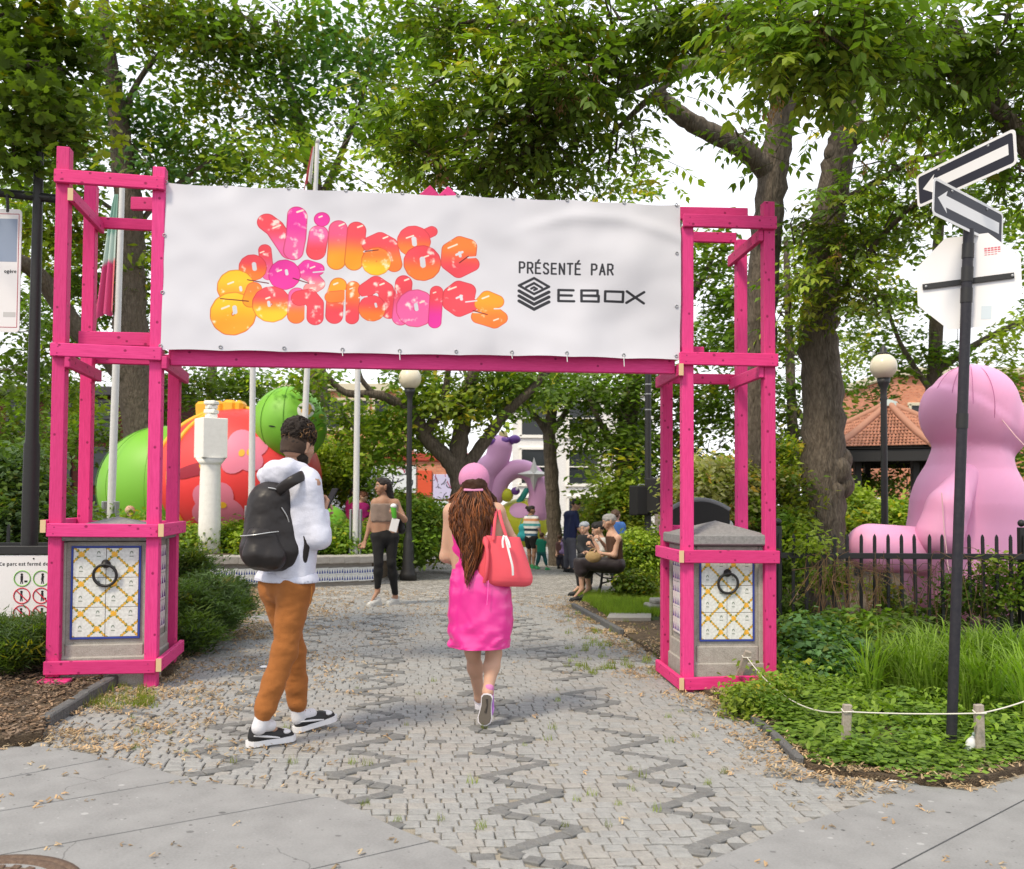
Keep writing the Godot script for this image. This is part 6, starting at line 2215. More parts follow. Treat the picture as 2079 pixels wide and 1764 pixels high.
func build_plants() -> void:
	# hedge in the planter
	var hb := []
	for k in 16:
		var p := G(lerpf(350, 742, k / 15.0), 1183)
		var z := 15.9 + 0.25 * sin(k * 1.7)
		hb.append([W(lerpf(352, 745, k / 15.0), 1104 + 5 * sin(k * 2.3), z), Vector3(0.26, 0.27, 0.42), 9, 7 if k % 3 else 2])
	bush("hedge", "bright green leafy hedge growing in the tiled planter", "hedge", W(560, 1150, 15.9), hb, "fine", 24, 0.17, 1.5)
	# dark junipers on the left
	bush("juniper_shrub", "green juniper spreading beside the left stone pillar", "shrub", G(420, 1290), px_blobs([[388, 1165, 8.6, 26, 36, 0.25, 13, 6], [412, 1205, 8.3, 36, 40, 0.28, 18, 6], [384, 1240, 7.9, 30, 44, 0.25, 18, 6], [440, 1215, 8.6, 34, 28, 0.25, 12, 6], [380, 1285, 7.6, 20, 20, 0.2, 9, 6], [420, 1262, 8.1, 30, 20, 0.25, 10, 6], [464, 1200, 9.0, 22, 10, 0.2, 5, 6], [478, 1222, 8.7, 16, 8, 0.2, 3, 6], [450, 1250, 8.3, 18, 10, 0.2, 4, 6]]), "needle", 22, 0.13, 1.0, "junipers")
	bush("juniper_shrub", "low green juniper in front of the park rules sign, left edge", "shrub", G(30, 1330), px_blobs([[20, 1296, 6.6, 60, 22, 0.22, 20, 6], [75, 1300, 6.5, 36, 22, 0.2, 13, 6], [-40, 1296, 6.5, 50, 30, 0.25, 13, 6], [40, 1316, 6.4, 60, 16, 0.2, 14, 6]]), "needle", 22, 0.11, 0.9, "junipers")
	# shrubs round the plaza
	bush("shrub", "yellow green shrub left of the two women behind the planter", "shrub", G(680, 1080), px_blobs([[665, 950, 19.5, 55, 50, 0.7, 22, 2], [720, 960, 19.5, 50, 60, 0.7, 22, 2], [690, 900, 19.8, 40, 30, 0.6, 10, 2], [640, 990, 19.2, 40, 40, 0.6, 12, 4], [740, 1010, 19.5, 30, 40, 0.5, 10, 4]]), "mid", 15, 0.3, 0.75, "shrubs round the plaza")
	bush("shrub", "dark green shrub between the walking woman and the seated man", "shrub", G(836, 1135), px_blobs([[835, 1060, 16.6, 30, 45, 0.4, 16, 0], [830, 1105, 16.4, 28, 36, 0.4, 14, 0], [862, 1040, 17.2, 26, 30, 0.4, 10, 1], [815, 1030, 17.2, 22, 24, 0.4, 8, 4], [880, 1085, 18.2, 34, 40, 0.4, 12, 0]]), "fine", 20, 0.25, 1.6, "shrubs round the plaza")
	bush("shrub", "tall yellow green shrub between bench and loudspeaker pole", "shrub", G(1300, 1200), px_blobs([[1296, 1120, 13.8, 14, 34, 0.25, 13, 2], [1298, 1160, 13.6, 14, 30, 0.25, 13, 2], [1345, 1110, 14.0, 14, 24, 0.25, 7, 2], [1288, 1185, 13.1, 12, 18, 0.2, 7, 4], [1345, 1130, 14.0, 16, 50, 0.25, 12, 2]]), "fine", 20, 0.14, 1.2, "shrubs round the plaza")
	bush("shrub", "dark leaved shrub behind the man in the navy shirt", "shrub", G(1195, 1130), px_blobs([[1205, 1070, 22.0, 30, 24, 0.4, 12, 0], [1228, 1045, 21, 30, 36, 0.4, 14, 4], [1255, 1010, 19.4, 36, 30, 0.5, 12, 2], [1262, 1060, 19.5, 30, 40, 0.5, 12, 4]]), "fine", 20, 0.28, 1.8, "shrubs round the plaza")
	bush("variegated_shrub", "pale variegated shrub behind the right pillar and information board", "shrub", G(1450, 1200), px_blobs([[1428, 1000, 11, 24, 46, 0.35, 16, 5], [1466, 970, 11.2, 36, 40, 0.4, 20, 5], [1486, 1020, 11, 36, 40, 0.4, 18, 5], [1452, 1050, 10.8, 36, 26, 0.4, 12, 5]]), "fine", 20, 0.22, 1.35, "shrubs round the plaza")
	bush("shrub", "loose green shrub behind the fence right of the pink tower", "shrub", G(1600, 1280), px_blobs([[1598, 1000, 10.8, 26, 60, 0.3, 14, 4], [1600, 1080, 10.4, 30, 50, 0.3, 14, 1], [1590, 930, 11.4, 20, 40, 0.3, 8, 2], [1588, 1150, 10.2, 30, 50, 0.3, 10, 0]]), "mid", 13, 0.2, 0.6, "shrubs round the plaza")
	bush("shrub", "low clipped hedge below the pavilion between tree and pink inflatable", "hedge", G(1780, 1150), px_blobs([[1745, 1065, 17, 30, 30, 0.4, 14, 1], [1790, 1055, 17, 34, 20, 0.4, 14, 2], [1835, 1062, 17, 30, 30, 0.4, 14, 1], [1715, 1020, 17.5, 20, 50, 0.4, 12, 2], [1880, 1090, 17, 60, 30, 0.4, 14, 0]]), "fine", 22, 0.28, 1.7, "shrubs round the plaza")
	bush("shrub", "grey green shrub in the shade left of the tall steel post", "shrub", G(10, 1140), px_blobs([[0, 985, 10, 60, 60, 0.5, 22, 6], [30, 1040, 9.8, 50, 60, 0.5, 22, 6], [-50, 1040, 10, 60, 80, 0.5, 20, 6], [95, 1060, 10.4, 40, 40, 0.4, 12, 0]]), "fine", 20, 0.24, 1.5, "shrubs round the plaza")
	bush("shrub", "dark shrubs behind the left pillar", "shrub", G(240, 1090), px_blobs([[150, 1085, 12, 60, 24, 0.4, 14, 0], [290, 1080, 14, 40, 14, 0.3, 10, 1], [60, 1095, 11, 50, 24, 0.4, 12, 0]]), "fine", 20, 0.24, 1.5, "shrubs round the plaza")
	# ground cover on the right: weeds in front, taller shrubs along the fence
	var trs := []
	var cols := []
	var patch := noise(14, 0.8, 3)
	for k in 9000:
		var p := Vector2(rnd(0.6, 5.2), rnd(4.4, 9.0))
		if not Geometry2D.is_point_in_polygon(p, right_bed): continue
		var e := near_edge(p, right_bed)
		var n := patch.get_noise_2d(p.x, p.y)
		if p.x < 2.2 and p.y > 7.0 and p.x > 1.0: continue
		if p.x < 1.95 and p.y > 6.05 and rng.randf() < 0.8: continue
		if p.y > 7.6 and rng.randf() < 0.6: continue
		if e < 0.13 and rng.randf() < 0.9: continue
		if n < -0.36 or (patch.get_noise_2d(p.x * 3.0, p.y * 3.0 + 90.0) < -0.25 and rng.randf() < 0.85): continue
		var hgt := clampf(0.3 + e * 0.6, 0.3, 0.95) * (0.75 + 1.6 * maxf(0.0, patch.get_noise_2d(p.x * 2.6 + 40.0, p.y * 2.6)))
		var bs := Basis.from_euler(Vector3(rnd(-0.3, 0.3), rnd(0, TAU), rnd(-0.3, 0.3))).scaled(Vector3(1, hgt, 1) * rnd(0.7, 1.25))
		trs.append(Transform3D(bs, on(p, 0.03)))
		var tone: Color = TONES[7].lerp(TONES[1], rng.randf()) if n > 0.05 else TONES[7].lerp(TONES[3], rng.randf() * 0.5)
		cols.append(tone * rnd(0.7, 1.35))
	tag(scatter("ground_cover", spray("clover"), mt.leaf, trs, cols), "low leafy green ground cover on the right bed")
	trs = []; cols = []
	for k in 260:
		var p := Vector2(rnd(1.0, 5.0), rnd(4.6, 7.6))
		if not Geometry2D.is_point_in_polygon(p, right_bed) or near_edge(p, right_bed) < 0.16 or patch.get_noise_2d(p.x * 2.0, p.y * 2.0 + 20.0) < 0.0: continue
		trs.append(Transform3D(Basis.from_euler(Vector3(rnd(-0.3, 0.3), rnd(0, TAU), rnd(-0.3, 0.3))).scaled(Vector3(0.9, 1.2, 0.9) * rnd(0.6, 1.3)), on(p, rnd(0.1, 0.22))))
		cols.append(TONES[7].lerp(TONES[2], rng.randf() * 0.5) * rnd(0.8, 1.25))
	tag(scatter("tall_weeds", spray("fine"), mt.leaf, trs, cols), "looser taller weeds standing in the ground cover on the right")
	bush("leafy_shrub", "dark green leafy shrub at the foot of the picket fence on the right", "shrub", G(1660, 1380), px_blobs([[1620, 1330, 8.0, 50, 40, 0.25, 18, 0], [1680, 1310, 7.9, 50, 40, 0.25, 20, 3], [1745, 1300, 7.9, 50, 34, 0.25, 18, 0], [1700, 1350, 7.5, 70, 34, 0.25, 20, 3], [1800, 1290, 8.0, 40, 30, 0.25, 12, 0], [1600, 1380, 7.4, 30, 26, 0.2, 8, 7]]), "fine", 20, 0.17, 1.25, "plants by the picket fence")
	bush("leafy_shrub", "bright leafy weeds against the foot of the right pink tower", "shrub", G(1540, 1420), px_blobs([[1535, 1412, 6.3, 36, 14, 0.12, 12, 7], [1572, 1400, 6.5, 26, 22, 0.12, 11, 7], [1550, 1434, 6.1, 46, 14, 0.12, 12, 1]]), "fine", 11, 0.055, 0.7, "plants by the picket fence")
	var gi := 0
	for q in [[1800, 1430, 8], [1880, 1410, 12], [1965, 1408, 14], [2040, 1412, 14], [2105, 1435, 9], [2020, 1470, 8]]:
		var at := G(q[0], q[1])
		var root := thing("grass_clump", ["tall arching grass clump left of the dark sign pole", "tall arching grass clump just behind the dark sign pole", "tall dense grass clump right of the dark sign pole", "tall grass clump at the right edge behind the cord", "grass clump at the right edge of the picture", "low grass clump right behind the right hand stake"][gi], "grass", at, 0.0, "tall grass clumps on the right bed")
		trs = []; cols = []
		for k in q[2]:
			trs.append(Transform3D(Basis(Vector3.UP, rnd(0, TAU)).scaled(Vector3.ONE * rnd(0.75, 1.15)), Vector3(rnd(-0.28, 0.28), 0, rnd(-0.25, 0.25))))
			cols.append(TONES[7] * rnd(0.75, 1.3))
		scatter("blades", spray("blades"), mt.leaf, trs, cols, root)
		gi += 1
	# creeper on the fence
	var vine := thing("climbing_vine", "leafy creeper and dry twigs tangled in the picket fence", "vine", W(1830, 1200, 8.45))
	var tw := MB.new()
	for k in 70:
		var u := rnd(1640, 2079) if k > 30 else rnd(1660, 1800)
		var p0 := W(u, rnd(1200, 1340), 8.45 + rnd(-0.1, 0.1)) - vine.position
		var p1 := W(u + rnd(-40, 40), rnd(1125, 1180), 8.4 + rnd(-0.1, 0.1)) - vine.position
		var p2 := W(u + rnd(-70, 70), rnd(1100, 1230), 8.4 + rnd(-0.1, 0.1)) - vine.position
		tw.col = Color(0.2, 0.12, 0.06) * rnd(0.6, 1.5)
		tw.tube(smooth_path([p0, p1, p2], 5), [0.004, 0.004, 0.0035, 0.003], 4, false)
	put("twigs", tw, mt.tinted, vine).set_meta("kind", "stuff")
	foliage(px_blobs([[1940, 1210, 8.6, 60, 60, 0.12, 14, 0], [2040, 1180, 8.6, 50, 60, 0.12, 14, 1], [1680, 1180, 8.7, 30, 50, 0.12, 7, 1], [1780, 1240, 8.7, 60, 50, 0.12, 8, 4], [1640, 1110, 8.5, 20, 14, 0.08, 3, 2], [1850, 1260, 8.7, 60, 40, 0.12, 8, 0], [2060, 1250, 8.7, 50, 50, 0.12, 10, 6], [1600, 1230, 8.7, 30, 60, 0.1, 8, 0]]), "mid", 10, 0.12, 0.45, vine, "foliage")
	# lawn blades and weeds
	trs = []; cols = []
	var lawn := flat([1172, 1214, 1335, 1214, 1338, 1256, 1240, 1256])
	for k in 3000:
		var p := G(rnd(1160, 1340), rnd(1212, 1262))
		if not Geometry2D.is_point_in_polygon(Vector2(p.x, -p.z), lawn): continue
		trs.append(Transform3D(Basis(Vector3.UP, rnd(0, TAU)).scaled(Vector3.ONE * rnd(0.7, 1.3)), on(Vector2(p.x, -p.z), 0.03)))
		cols.append(TONES[2].lerp(TONES[7], rng.randf()) * rnd(0.7, 1.3))
	tag(scatter("lawn_grass", spray("turf"), mt.leaf, trs, cols), "short bright grass of the little lawn by the bench")
	trs = []; cols = []
	for k in 700:
		var p := G(rnd(0, 1500), rnd(1380, 1720)) if k < 330 else (G(rnd(1150, 1345), rnd(1225, 1370)) if k < 620 else G(rnd(140, 320), rnd(1395, 1440)))
		var p2 := Vector2(p.x, -p.z)
		if inside_any(p2, [keep_off[0], keep_off[1]]): continue
		if rng.randf() < (0.82 if k < 330 else (0.6 if k < 620 else 0.3)): continue
		trs.append(Transform3D(Basis(Vector3.UP, rnd(0, TAU)).scaled(Vector3.ONE * rnd(0.25, 0.5) * (1.0 if k < 330 else 1.6)), on(p2, 0.0)))
		cols.append(TONES[2].lerp(TONES[4], rng.randf()) * rnd(0.7, 1.2))
	tag(scatter("weeds", spray("turf"), mt.leaf, trs, cols), "small weeds and grass tufts between the setts")

# ---------- trees
func limb_mesh(m: MB, px: Array, r0: float, r1: float, at: Vector3, rough := 0.06, sides := 12) -> void:
	var pts := []
	for i in range(0, px.size(), 3): pts.append(W(px[i], px[i + 1], px[i + 2]) - at)
	var sm := smooth_path(pts, 5)
	var rr := []
	for i in sm.size():
		rr.append(lerpf(r0, r1, float(i) / (sm.size() - 1)) * (1.0 + 0.05 * sin(i * 1.9)))
	m.tube(sm, rr, sides, true, 1.0, rough)

func tree(called: String, label: String, foot: Vector3, limbs: Array, bark: Material, crown: Array, kind: String, per: int, clump: float, size := 1.0, group := "", thin := 0.6, deeper := 1.0) -> Node3D:
	if deeper != 1.0:
		for l in limbs:
			for i in range(2, l[0].size(), 3): l[0][i] *= deeper
			l[1] *= deeper; l[2] *= deeper
		for b in crown: b[1] *= Vector3(1, 1, deeper)
	var root := thing(called, label, "tree", foot, 0.0, group)
	var k := 0
	for l in limbs:
		var m := MB.new()
		limb_mesh(m, l[0], l[1], l[2], foot, 0.09 if k == 0 else 0.05, 18 if k == 0 else 9)
		put("trunk" if k == 0 else "limb", m, bark, root)
		k += 1
	# twigs that carry the leaves
	var tw := MB.new()
	for b in crown:
		for i in 3:
			var a: Vector3 = b[0] + Vector3(rnd(-1, 1), rnd(-1, 0.4), rnd(-1, 1)) * b[1] * 0.8
			var e: Vector3 = b[0] + Vector3(rnd(-1, 1), rnd(-0.3, 1), rnd(-1, 1)) * b[1]
			tw.tube([a - foot, (a + e) / 2 - foot + Vector3(rnd(-0.1, 0.1), 0.08, 0), e - foot], [0.014, 0.01, 0.004], 5, false)
	put("twigs", tw, bark, root).set_meta("kind", "stuff")
	for b in crown: b[2] = maxi(1, int(b[2] * thin + 0.5))
	foliage(crown, kind, per, clump, size, root, "crown", 0.15)
	return root

func deep_blobs(f: float, list: Array) -> Array:
	for q in list:
		q[2] *= f
	return px_blobs(list)

func build_trees() -> void:
	var P := px_blobs
	# large straight tree right of the gateway, with the long limb that reaches over the banner
	var fa := G(1538, 1250); fa = W(1538, 1190, 11.3); fa.y = gh(fa.x, fa.z)
	var ta := tree("shade_tree", "large straight tree behind the right tower, long limb reaching over the banner", fa, [
		[[1536, 1260, 11.3, 1536, 1120, 11.3, 1537, 1000, 11.25, 1540, 800, 11.2, 1548, 600, 11.1, 1561, 430, 11, 1575, 320, 10.9, 1588, 230, 10.8, 1593, 150, 10.7, 1600, 50, 10.6, 1606, -80, 10.5], 0.225, 0.14],
		[[1556, 345, 10.9, 1535, 325, 10.8, 1500, 296, 10.6, 1440, 268, 10.4, 1390, 240, 10.2, 1352, 208, 10.1, 1336, 190, 10.0], 0.14, 0.085],
		[[1590, 60, 10.6, 1562, 96, 10.2, 1480, 118, 9.5, 1390, 136, 9.0, 1300, 166, 8.6, 1200, 212, 8.2, 1120, 270, 8.0, 1040, 330, 7.9], 0.13, 0.02],
		[[1400, 134, 9.0, 1330, 190, 8.7, 1260, 255, 8.6, 1180, 330, 8.6], 0.045, 0.014],
		[[1215, 205, 8.2, 1110, 240, 8.1, 1000, 255, 8.2, 920, 310, 8.3], 0.04, 0.012],
		[[1300, 166, 8.6, 1190, 120, 8.2, 1080, 60, 8.0, 980, 40, 8.1, 860, 70, 8.3], 0.05, 0.012],
		[[1600, 20, 10.5, 1680, -30, 9.0, 1750, -60, 8.0], 0.09, 0.04],
	], mt.bark, P.call([
		[900, 60, 8.5, 110, 80, 0.6, 17, 1], [1050, 50, 8, 110, 80, 0.6, 18, 1], [1180, 70, 8, 100, 70, 0.6, 16, 0], [1290, 60, 8, 80, 70, 0.6, 13, 0],
		[900, 200, 8.5, 100, 70, 0.6, 14, 2], [830, 250, 9, 70, 80, 0.6, 12, 2], [1020, 190, 8, 100, 70, 0.6, 17, 1], [1130, 190, 7.6, 80, 60, 0.5, 13, 0],
		[1230, 150, 8, 60, 50, 0.5, 8, 0], [930, 310, 8.5, 90, 50, 0.6, 14, 1], [1040, 310, 8, 90, 55, 0.6, 15, 0], [1130, 300, 8, 60, 55, 0.5, 10, 1],
		[1235, 290, 8.5, 40, 60, 0.4, 5, 1], [1285, 310, 9, 18, 70, 0.3, 4, 2], [850, 340, 9, 60, 36, 0.5, 8, 2], [1000, 362, 8.6, 80, 14, 0.4, 6, 0],
		[1400, 40, 7.6, 90, 60, 0.5, 12, 0], [1490, 50, 7.4, 70, 50, 0.5, 10, 1], [1445, 130, 8, 40, 24, 0.4, 3, 1], [1512, 262, 8.4, 22, 30, 0.25, 3, 0]]), "near", 7, 0.3, 0.92, "trees of the park", 0.46)
	var cut := MB.new()
	cut.ball(W(1338, 192, 10.0) - fa, Vector3(0.1, 0.085, 0.1), rot(0, 0, 40), 12)
	cut.ball(W(1397, 238, 10.15) - fa, Vector3(0.07, 0.07, 0.07), rot(0, 0, 40), 10)
	put("cut_stub", cut, mt.bark, ta)
	var paint := MB.new()
	paint.ball(W(1528, 1006, 11.04) - fa, Vector3(0.045, 0.07, 0.02), Basis.IDENTITY, 10)
	put("blue_paint_mark", paint, plain("blue_spray_paint", lin(0.03, 0.25, 0.5), 0.7), ta)
	# gnarled tree with torn bark
	var fb := W(1668, 1200, 11.0); fb.y = gh(fb.x, fb.z)
	var tb := tree("gnarled_tree", "thick gnarled tree with torn bark between the right tower and the globe lamp", fb, [
		[[1664, 1290, 11, 1668, 1150, 11, 1670, 1050, 11, 1672, 930, 11, 1671, 800, 11, 1662, 690, 11, 1668, 600, 11, 1678, 480, 10.9, 1690, 400, 10.8, 1703, 320, 10.7, 1716, 260, 10.6, 1722, 170, 10.5, 1738, 60, 10.3, 1750, -60, 10.2], 0.30, 0.12],
		[[1690, 420, 10.8, 1760, 380, 10.4, 1850, 330, 10.0, 1950, 300, 9.7], 0.05, 0.02],
		[[1680, 640, 10.9, 1730, 560, 10.4, 1800, 470, 10.0, 1900, 380, 9.6, 2000, 330, 9.3], 0.04, 0.02],
		[[1730, 130, 10.4, 1800, 90, 9.6, 1900, 60, 8.8], 0.09, 0.03],
	], mt.bark, P.call([
		[1690, 450, 10.3, 46, 56, 0.4, 6, 4], [1725, 520, 10.2, 50, 46, 0.4, 7, 1], [1634, 560, 10.3, 30, 46, 0.4, 5, 1], [1780, 480, 10.2, 50, 50, 0.4, 8, 0], [1690, 600, 10.3, 40, 26, 0.3, 5, 4],
		[1800, 350, 10, 70, 60, 0.5, 10, 1], [1880, 420, 9.8, 60, 30, 0.4, 6, 0], [1830, 250, 9.6, 80, 50, 0.5, 10, 2], [1740, 400, 10, 40, 40, 0.4, 6, 1], [1640, 480, 10.4, 30, 60, 0.4, 5, 0],
		[1600, 640, 10.6, 24, 40, 0.3, 4, 1], [1760, 610, 10.2, 30, 40, 0.4, 5, 0]]), "near", 5, 0.28, 0.95, "trees of the park", 0.5)
	for q in [[1737, 268, 10.55, 0.14], [1690, 310, 10.65, 0.1], [1708, 225, 10.5, 0.12], [1700, 958, 10.9, 0.17], [1708, 985, 10.95, 0.16], [1692, 1000, 10.86, 0.13], [1706, 935, 11.0, 0.15]]:
		var burl := MB.new()
		burl.ball(W(q[0], q[1], q[2]) - fb, Vector3(1, 1.15, 1) * q[3], rot(20, 30, 10), 14)
		put("burl", burl, mt.bark, tb)
	var wound := MB.new()
	for s in 5:
		var o := (s - 2) * 8.0
		wound.tube(smooth_path([W(1650 + o * 0.5, 778 + absf(o) * 2.0, 10.79), W(1650 + o, 830, 10.765 + absf(o) * 0.001), W(1655 + o * 1.1, 890, 10.765 + absf(o) * 0.001), W(1664 + o * 0.8, 940, 10.77), W(1670 + o * 0.4, 985 - absf(o) * 2, 10.8)], 6), [0.02, 0.045, 0.05, 0.05, 0.045, 0.02], 8, true, 1.0, 0.25)
	put("torn_bark", wound, mt.bare_wood, tb)
	# near boughs over the right side
	var fr := Vector3(6.4, gh(6.0, -7.5), -7.5)
	tree("overhanging_tree", "big leaves of the overhanging tree at the upper right corner", fr, [
		[[2750, 1500, 7.5, 2700, 900, 7.5, 2600, 300, 7.5, 2480, -100, 7.5], 0.25, 0.15],
		[[2650, 600, 7.5, 2350, 420, 7.6, 2120, 320, 7.8, 2040, 236, 7.9, 1990, 150, 7.8, 1930, 40, 7.6], 0.13, 0.05],
		[[2050, 250, 7.9, 1900, 130, 7.2, 1760, 80, 6.6, 1620, 90, 6.2], 0.04, 0.012],
		[[2200, 340, 7.8, 2100, 300, 8, 2000, 320, 8.4, 1900, 360, 8.8], 0.04, 0.015],
	], mt.bark_dark, P.call([
		[1570, 50, 6.2, 90, 60, 0.35, 15, 1], [1670, 60, 6.0, 90, 60, 0.35, 16, 1], [1770, 50, 6.2, 80, 55, 0.35, 14, 0], [1575, 140, 6.5, 50, 26, 0.3, 4, 1], [1650, 150, 6.3, 56, 34, 0.3, 6, 1],
		[1740, 130, 6.5, 60, 44, 0.35, 9, 0], [1850, 60, 7, 100, 70, 0.4, 15, 0], [1960, 60, 7, 100, 70, 0.4, 16, 1], [2060, 70, 7, 80, 80, 0.4, 14, 0], [1880, 170, 7.8, 90, 50, 0.4, 10, 1],
		[1980, 190, 8, 80, 50, 0.4, 10, 0], [2060, 220, 8, 60, 80, 0.4, 10, 0], [2050, 360, 8.6, 46, 60, 0.4, 8, 0], [1930, 250, 8.4, 50, 30, 0.4, 5, 2], [1830, 190, 8, 40, 40, 0.3, 5, 0]]), "near", 5, 0.28, 0.95, "trees of the park", 0.5)
	# hanging seed clusters of the near boughs
	var seed := MB.new()
	for k in 16:
		var p := Vector3(rnd(-0.03, 0.03), -rnd(0.0, 0.16), rnd(-0.03, 0.03))
		var a := rnd(0, TAU)
		leaf(seed, p, Vector3(cos(a) * 0.4, -1, sin(a) * 0.4).normalized(), Vector3(sin(a), 0, cos(a)), 0.036, 0.012)
	var st := []
	var sc := []
	for q in [[1150, 130, 7.5], [1175, 160, 7.5], [1145, 185, 7.5], [1200, 120, 7.6], [1130, 115, 7.6], [960, 250, 8.1], [965, 270, 8.1], [1020, 300, 8], [985, 410, 8], [900, 340, 8.2], [875, 300, 8.3], [1190, 340, 8.2], [1090, 250, 7.8], [1185, 180, 7.4], [1670, 25, 5.9], [1662, 40, 5.9], [1600, 110, 6.4], [1560, 190, 6.4], [1500, 110, 7.3], [1940, 110, 7.2], [1950, 128, 7.2], [2050, 160, 7.5], [1790, 260, 8.2], [1760, 330, 9.8], [2010, 260, 8.3], [1700, 480, 10], [1690, 520, 10], [1860, 310, 9], [1100, 160, 7.6], [1060, 220, 7.8]]:
		for j in 3:
			st.append(Transform3D(Basis.from_euler(Vector3(rnd(-0.2, 0.2), rnd(0, TAU), rnd(-0.2, 0.2))).scaled(Vector3.ONE * rnd(0.8, 1.3)), W(q[0] + rnd(-14, 14), q[1] + rnd(-10, 20), q[2]) - fa))
			sc.append(Color(0.42, 0.2, 0.13).lerp(Color(0.5, 0.33, 0.2), rng.randf()) * rnd(0.7, 1.2))
	scatter("seed_clusters", seed.mesh(), mt.leaf, st, sc, ta)
	# leaves at the upper left corner
	var fl := Vector3(-6.6, gh(-6.0, -7.2), -7.2)
	tree("maple_tree", "dark maple boughs hanging in at the upper left corner", fl, [
		[[-700, 1500, 7.2, -660, 900, 7.2, -560, 300, 7.2, -450, -100, 7.2], 0.24, 0.14],
		[[-600, 500, 7.2, -300, 300, 7.2, -100, 180, 7.1, 60, 130, 7.1, 140, 150, 7.4], 0.1, 0.015],
		[[-300, 300, 7.2, -80, 330, 7.2, 60, 320, 7.3], 0.04, 0.012],
	], mt.bark_dark, P.call([
		[20, 50, 7, 90, 80, 0.45, 17, 0], [30, 180, 7, 90, 80, 0.45, 17, 0], [110, 70, 7.4, 70, 80, 0.45, 13, 0], [40, 290, 7.2, 70, 50, 0.4, 10, 0], [125, 200, 7.8, 50, 60, 0.4, 8, 4], [100, 270, 7.6, 50, 40, 0.4, 6, 0]]), "mid2", 7, 0.24, 0.85, "trees of the park", 0.5)
	# leaning dark trunk behind the left tower
	var f1 := W(318, 1100, 20.4); f1.y = gh(f1.x, f1.z)
	tree("shade_tree", "tree with a leaning dark trunk seen through the left pink tower", f1, [
		[[322, 1130, 13.6, 312, 1040, 13.6, 296, 900, 13.5, 276, 780, 13.4, 266, 680, 13.3, 264, 560, 13.2, 262, 420, 13, 252, 340, 13, 244, 270, 12.9, 236, 200, 12.9, 222, 110, 12.8, 212, 10, 12.8, 206, -90, 12.7], 0.34, 0.05],
		[[285, 800, 13.4, 230, 730, 13.2, 150, 660, 12.9, 90, 570, 12.5, 20, 520, 12, -80, 500, 11.6], 0.2, 0.07],
		[[246, 300, 12.9, 262, 210, 13, 288, 155, 13, 336, 90, 13, 360, 10, 13], 0.06, 0.02],
		[[222, 110, 12.8, 180, 60, 12.7, 140, 10, 12.6], 0.035, 0.015],
		[[264, 480, 13.1, 330, 400, 13.3, 420, 330, 13.5, 500, 270, 13.6], 0.05, 0.015],
		[[262, 450, 13.1, 190, 400, 13, 120, 380, 12.8], 0.04, 0.015],
	], mt.bark_dark, deep_blobs(1.5, [
		[230, 40, 13, 100, 60, 0.9, 14, 1], [400, 50, 12.4, 100, 66, 0.9, 18, 0], [505, 60, 12, 80, 60, 0.8, 14, 0], [330, 30, 12.4, 60, 40, 0.6, 8, 4], [190, 180, 13, 46, 50, 0.6, 7, 3], [440, 120, 12.3, 70, 40, 0.6, 8, 0],
		[230, 250, 13.2, 40, 40, 0.6, 6, 3], [330, 260, 13.4, 56, 50, 0.7, 10, 3], [430, 240, 14, 60, 46, 0.8, 9, 1], [480, 305, 14.5, 90, 50, 0.8, 15, 3], [380, 335, 14, 60, 34, 0.7, 9, 1], [165, 330, 13, 50, 50, 0.6, 9, 3],
		[300, 330, 13, 36, 36, 0.5, 6, 3], [100, 410, 13, 76, 50, 0.7, 10, 2], [60, 340, 12, 50, 50, 0.6, 8, 0], [150, 480, 13.5, 60, 66, 0.7, 10, 4], [60, 480, 13, 60, 56, 0.7, 8, 2], [275, 520, 13.6, 56, 80, 0.7, 14, 1],
		[210, 600, 14, 56, 56, 0.7, 10, 0], [300, 640, 13.8, 46, 60, 0.7, 9, 0], [110, 600, 14, 56, 56, 0.7, 8, 2], [60, 760, 14, 60, 50, 0.7, 8, 0], [150, 775, 15, 66, 36, 0.7, 8, 2], [100, 690, 14, 50, 40, 0.6, 6, 0],
		[200, 690, 14, 50, 40, 0.6, 7, 1], [20, 880, 13, 70, 60, 0.6, 12, 0], [100, 870, 16, 60, 40, 0.6, 8, 0]]), "mid", 10, 0.62, 1.45, "trees of the park", 0.62, 1.5)
	# tall trees beyond the banner
	var f2 := W(640, 1080, 21.0); f2.y = gh(f2.x, f2.z)
	tree("tall_tree", "tall bluish green tree rising beyond the left half of the banner", f2, [
		[[640, 1120, 21, 642, 800, 21, 648, 560, 21, 640, 380, 20.8, 612, 260, 20.5, 580, 150, 20.3, 560, 40, 20], 0.3, 0.06],
		[[644, 420, 20.8, 690, 320, 20.8, 735, 200, 20.8, 760, 90, 20.8], 0.1, 0.03],
		[[620, 290, 20.5, 560, 250, 20, 520, 190, 19.6], 0.06, 0.02],
	], mt.bark_dark, P.call([
		[620, 50, 20, 110, 80, 1.6, 20, 3], [740, 80, 20, 90, 90, 1.5, 18, 3], [610, 190, 20, 90, 80, 1.5, 18, 3], [720, 210, 20, 80, 70, 1.4, 13, 3], [540, 220, 19, 50, 60, 1.2, 9, 1], [660, 320, 19, 90, 46, 1.3, 14, 1],
		[560, 330, 18, 70, 26, 1.2, 9, 1], [800, 280, 20, 56, 80, 1.4, 11, 2], [780, 160, 21, 56, 70, 1.4, 10, 2], [840, 50, 20, 56, 70, 1.4, 11, 2], [450, 170, 19, 50, 50, 1.2, 6, 1], [700, 120, 20.5, 60, 60, 1.4, 9, 3]]), "far", 9, 0.55, 1.0, "trees of the park")
	# the forked trees under the banner
	var f3 := W(940, 1120, 17.6); f3.y = gh(f3.x, f3.z)
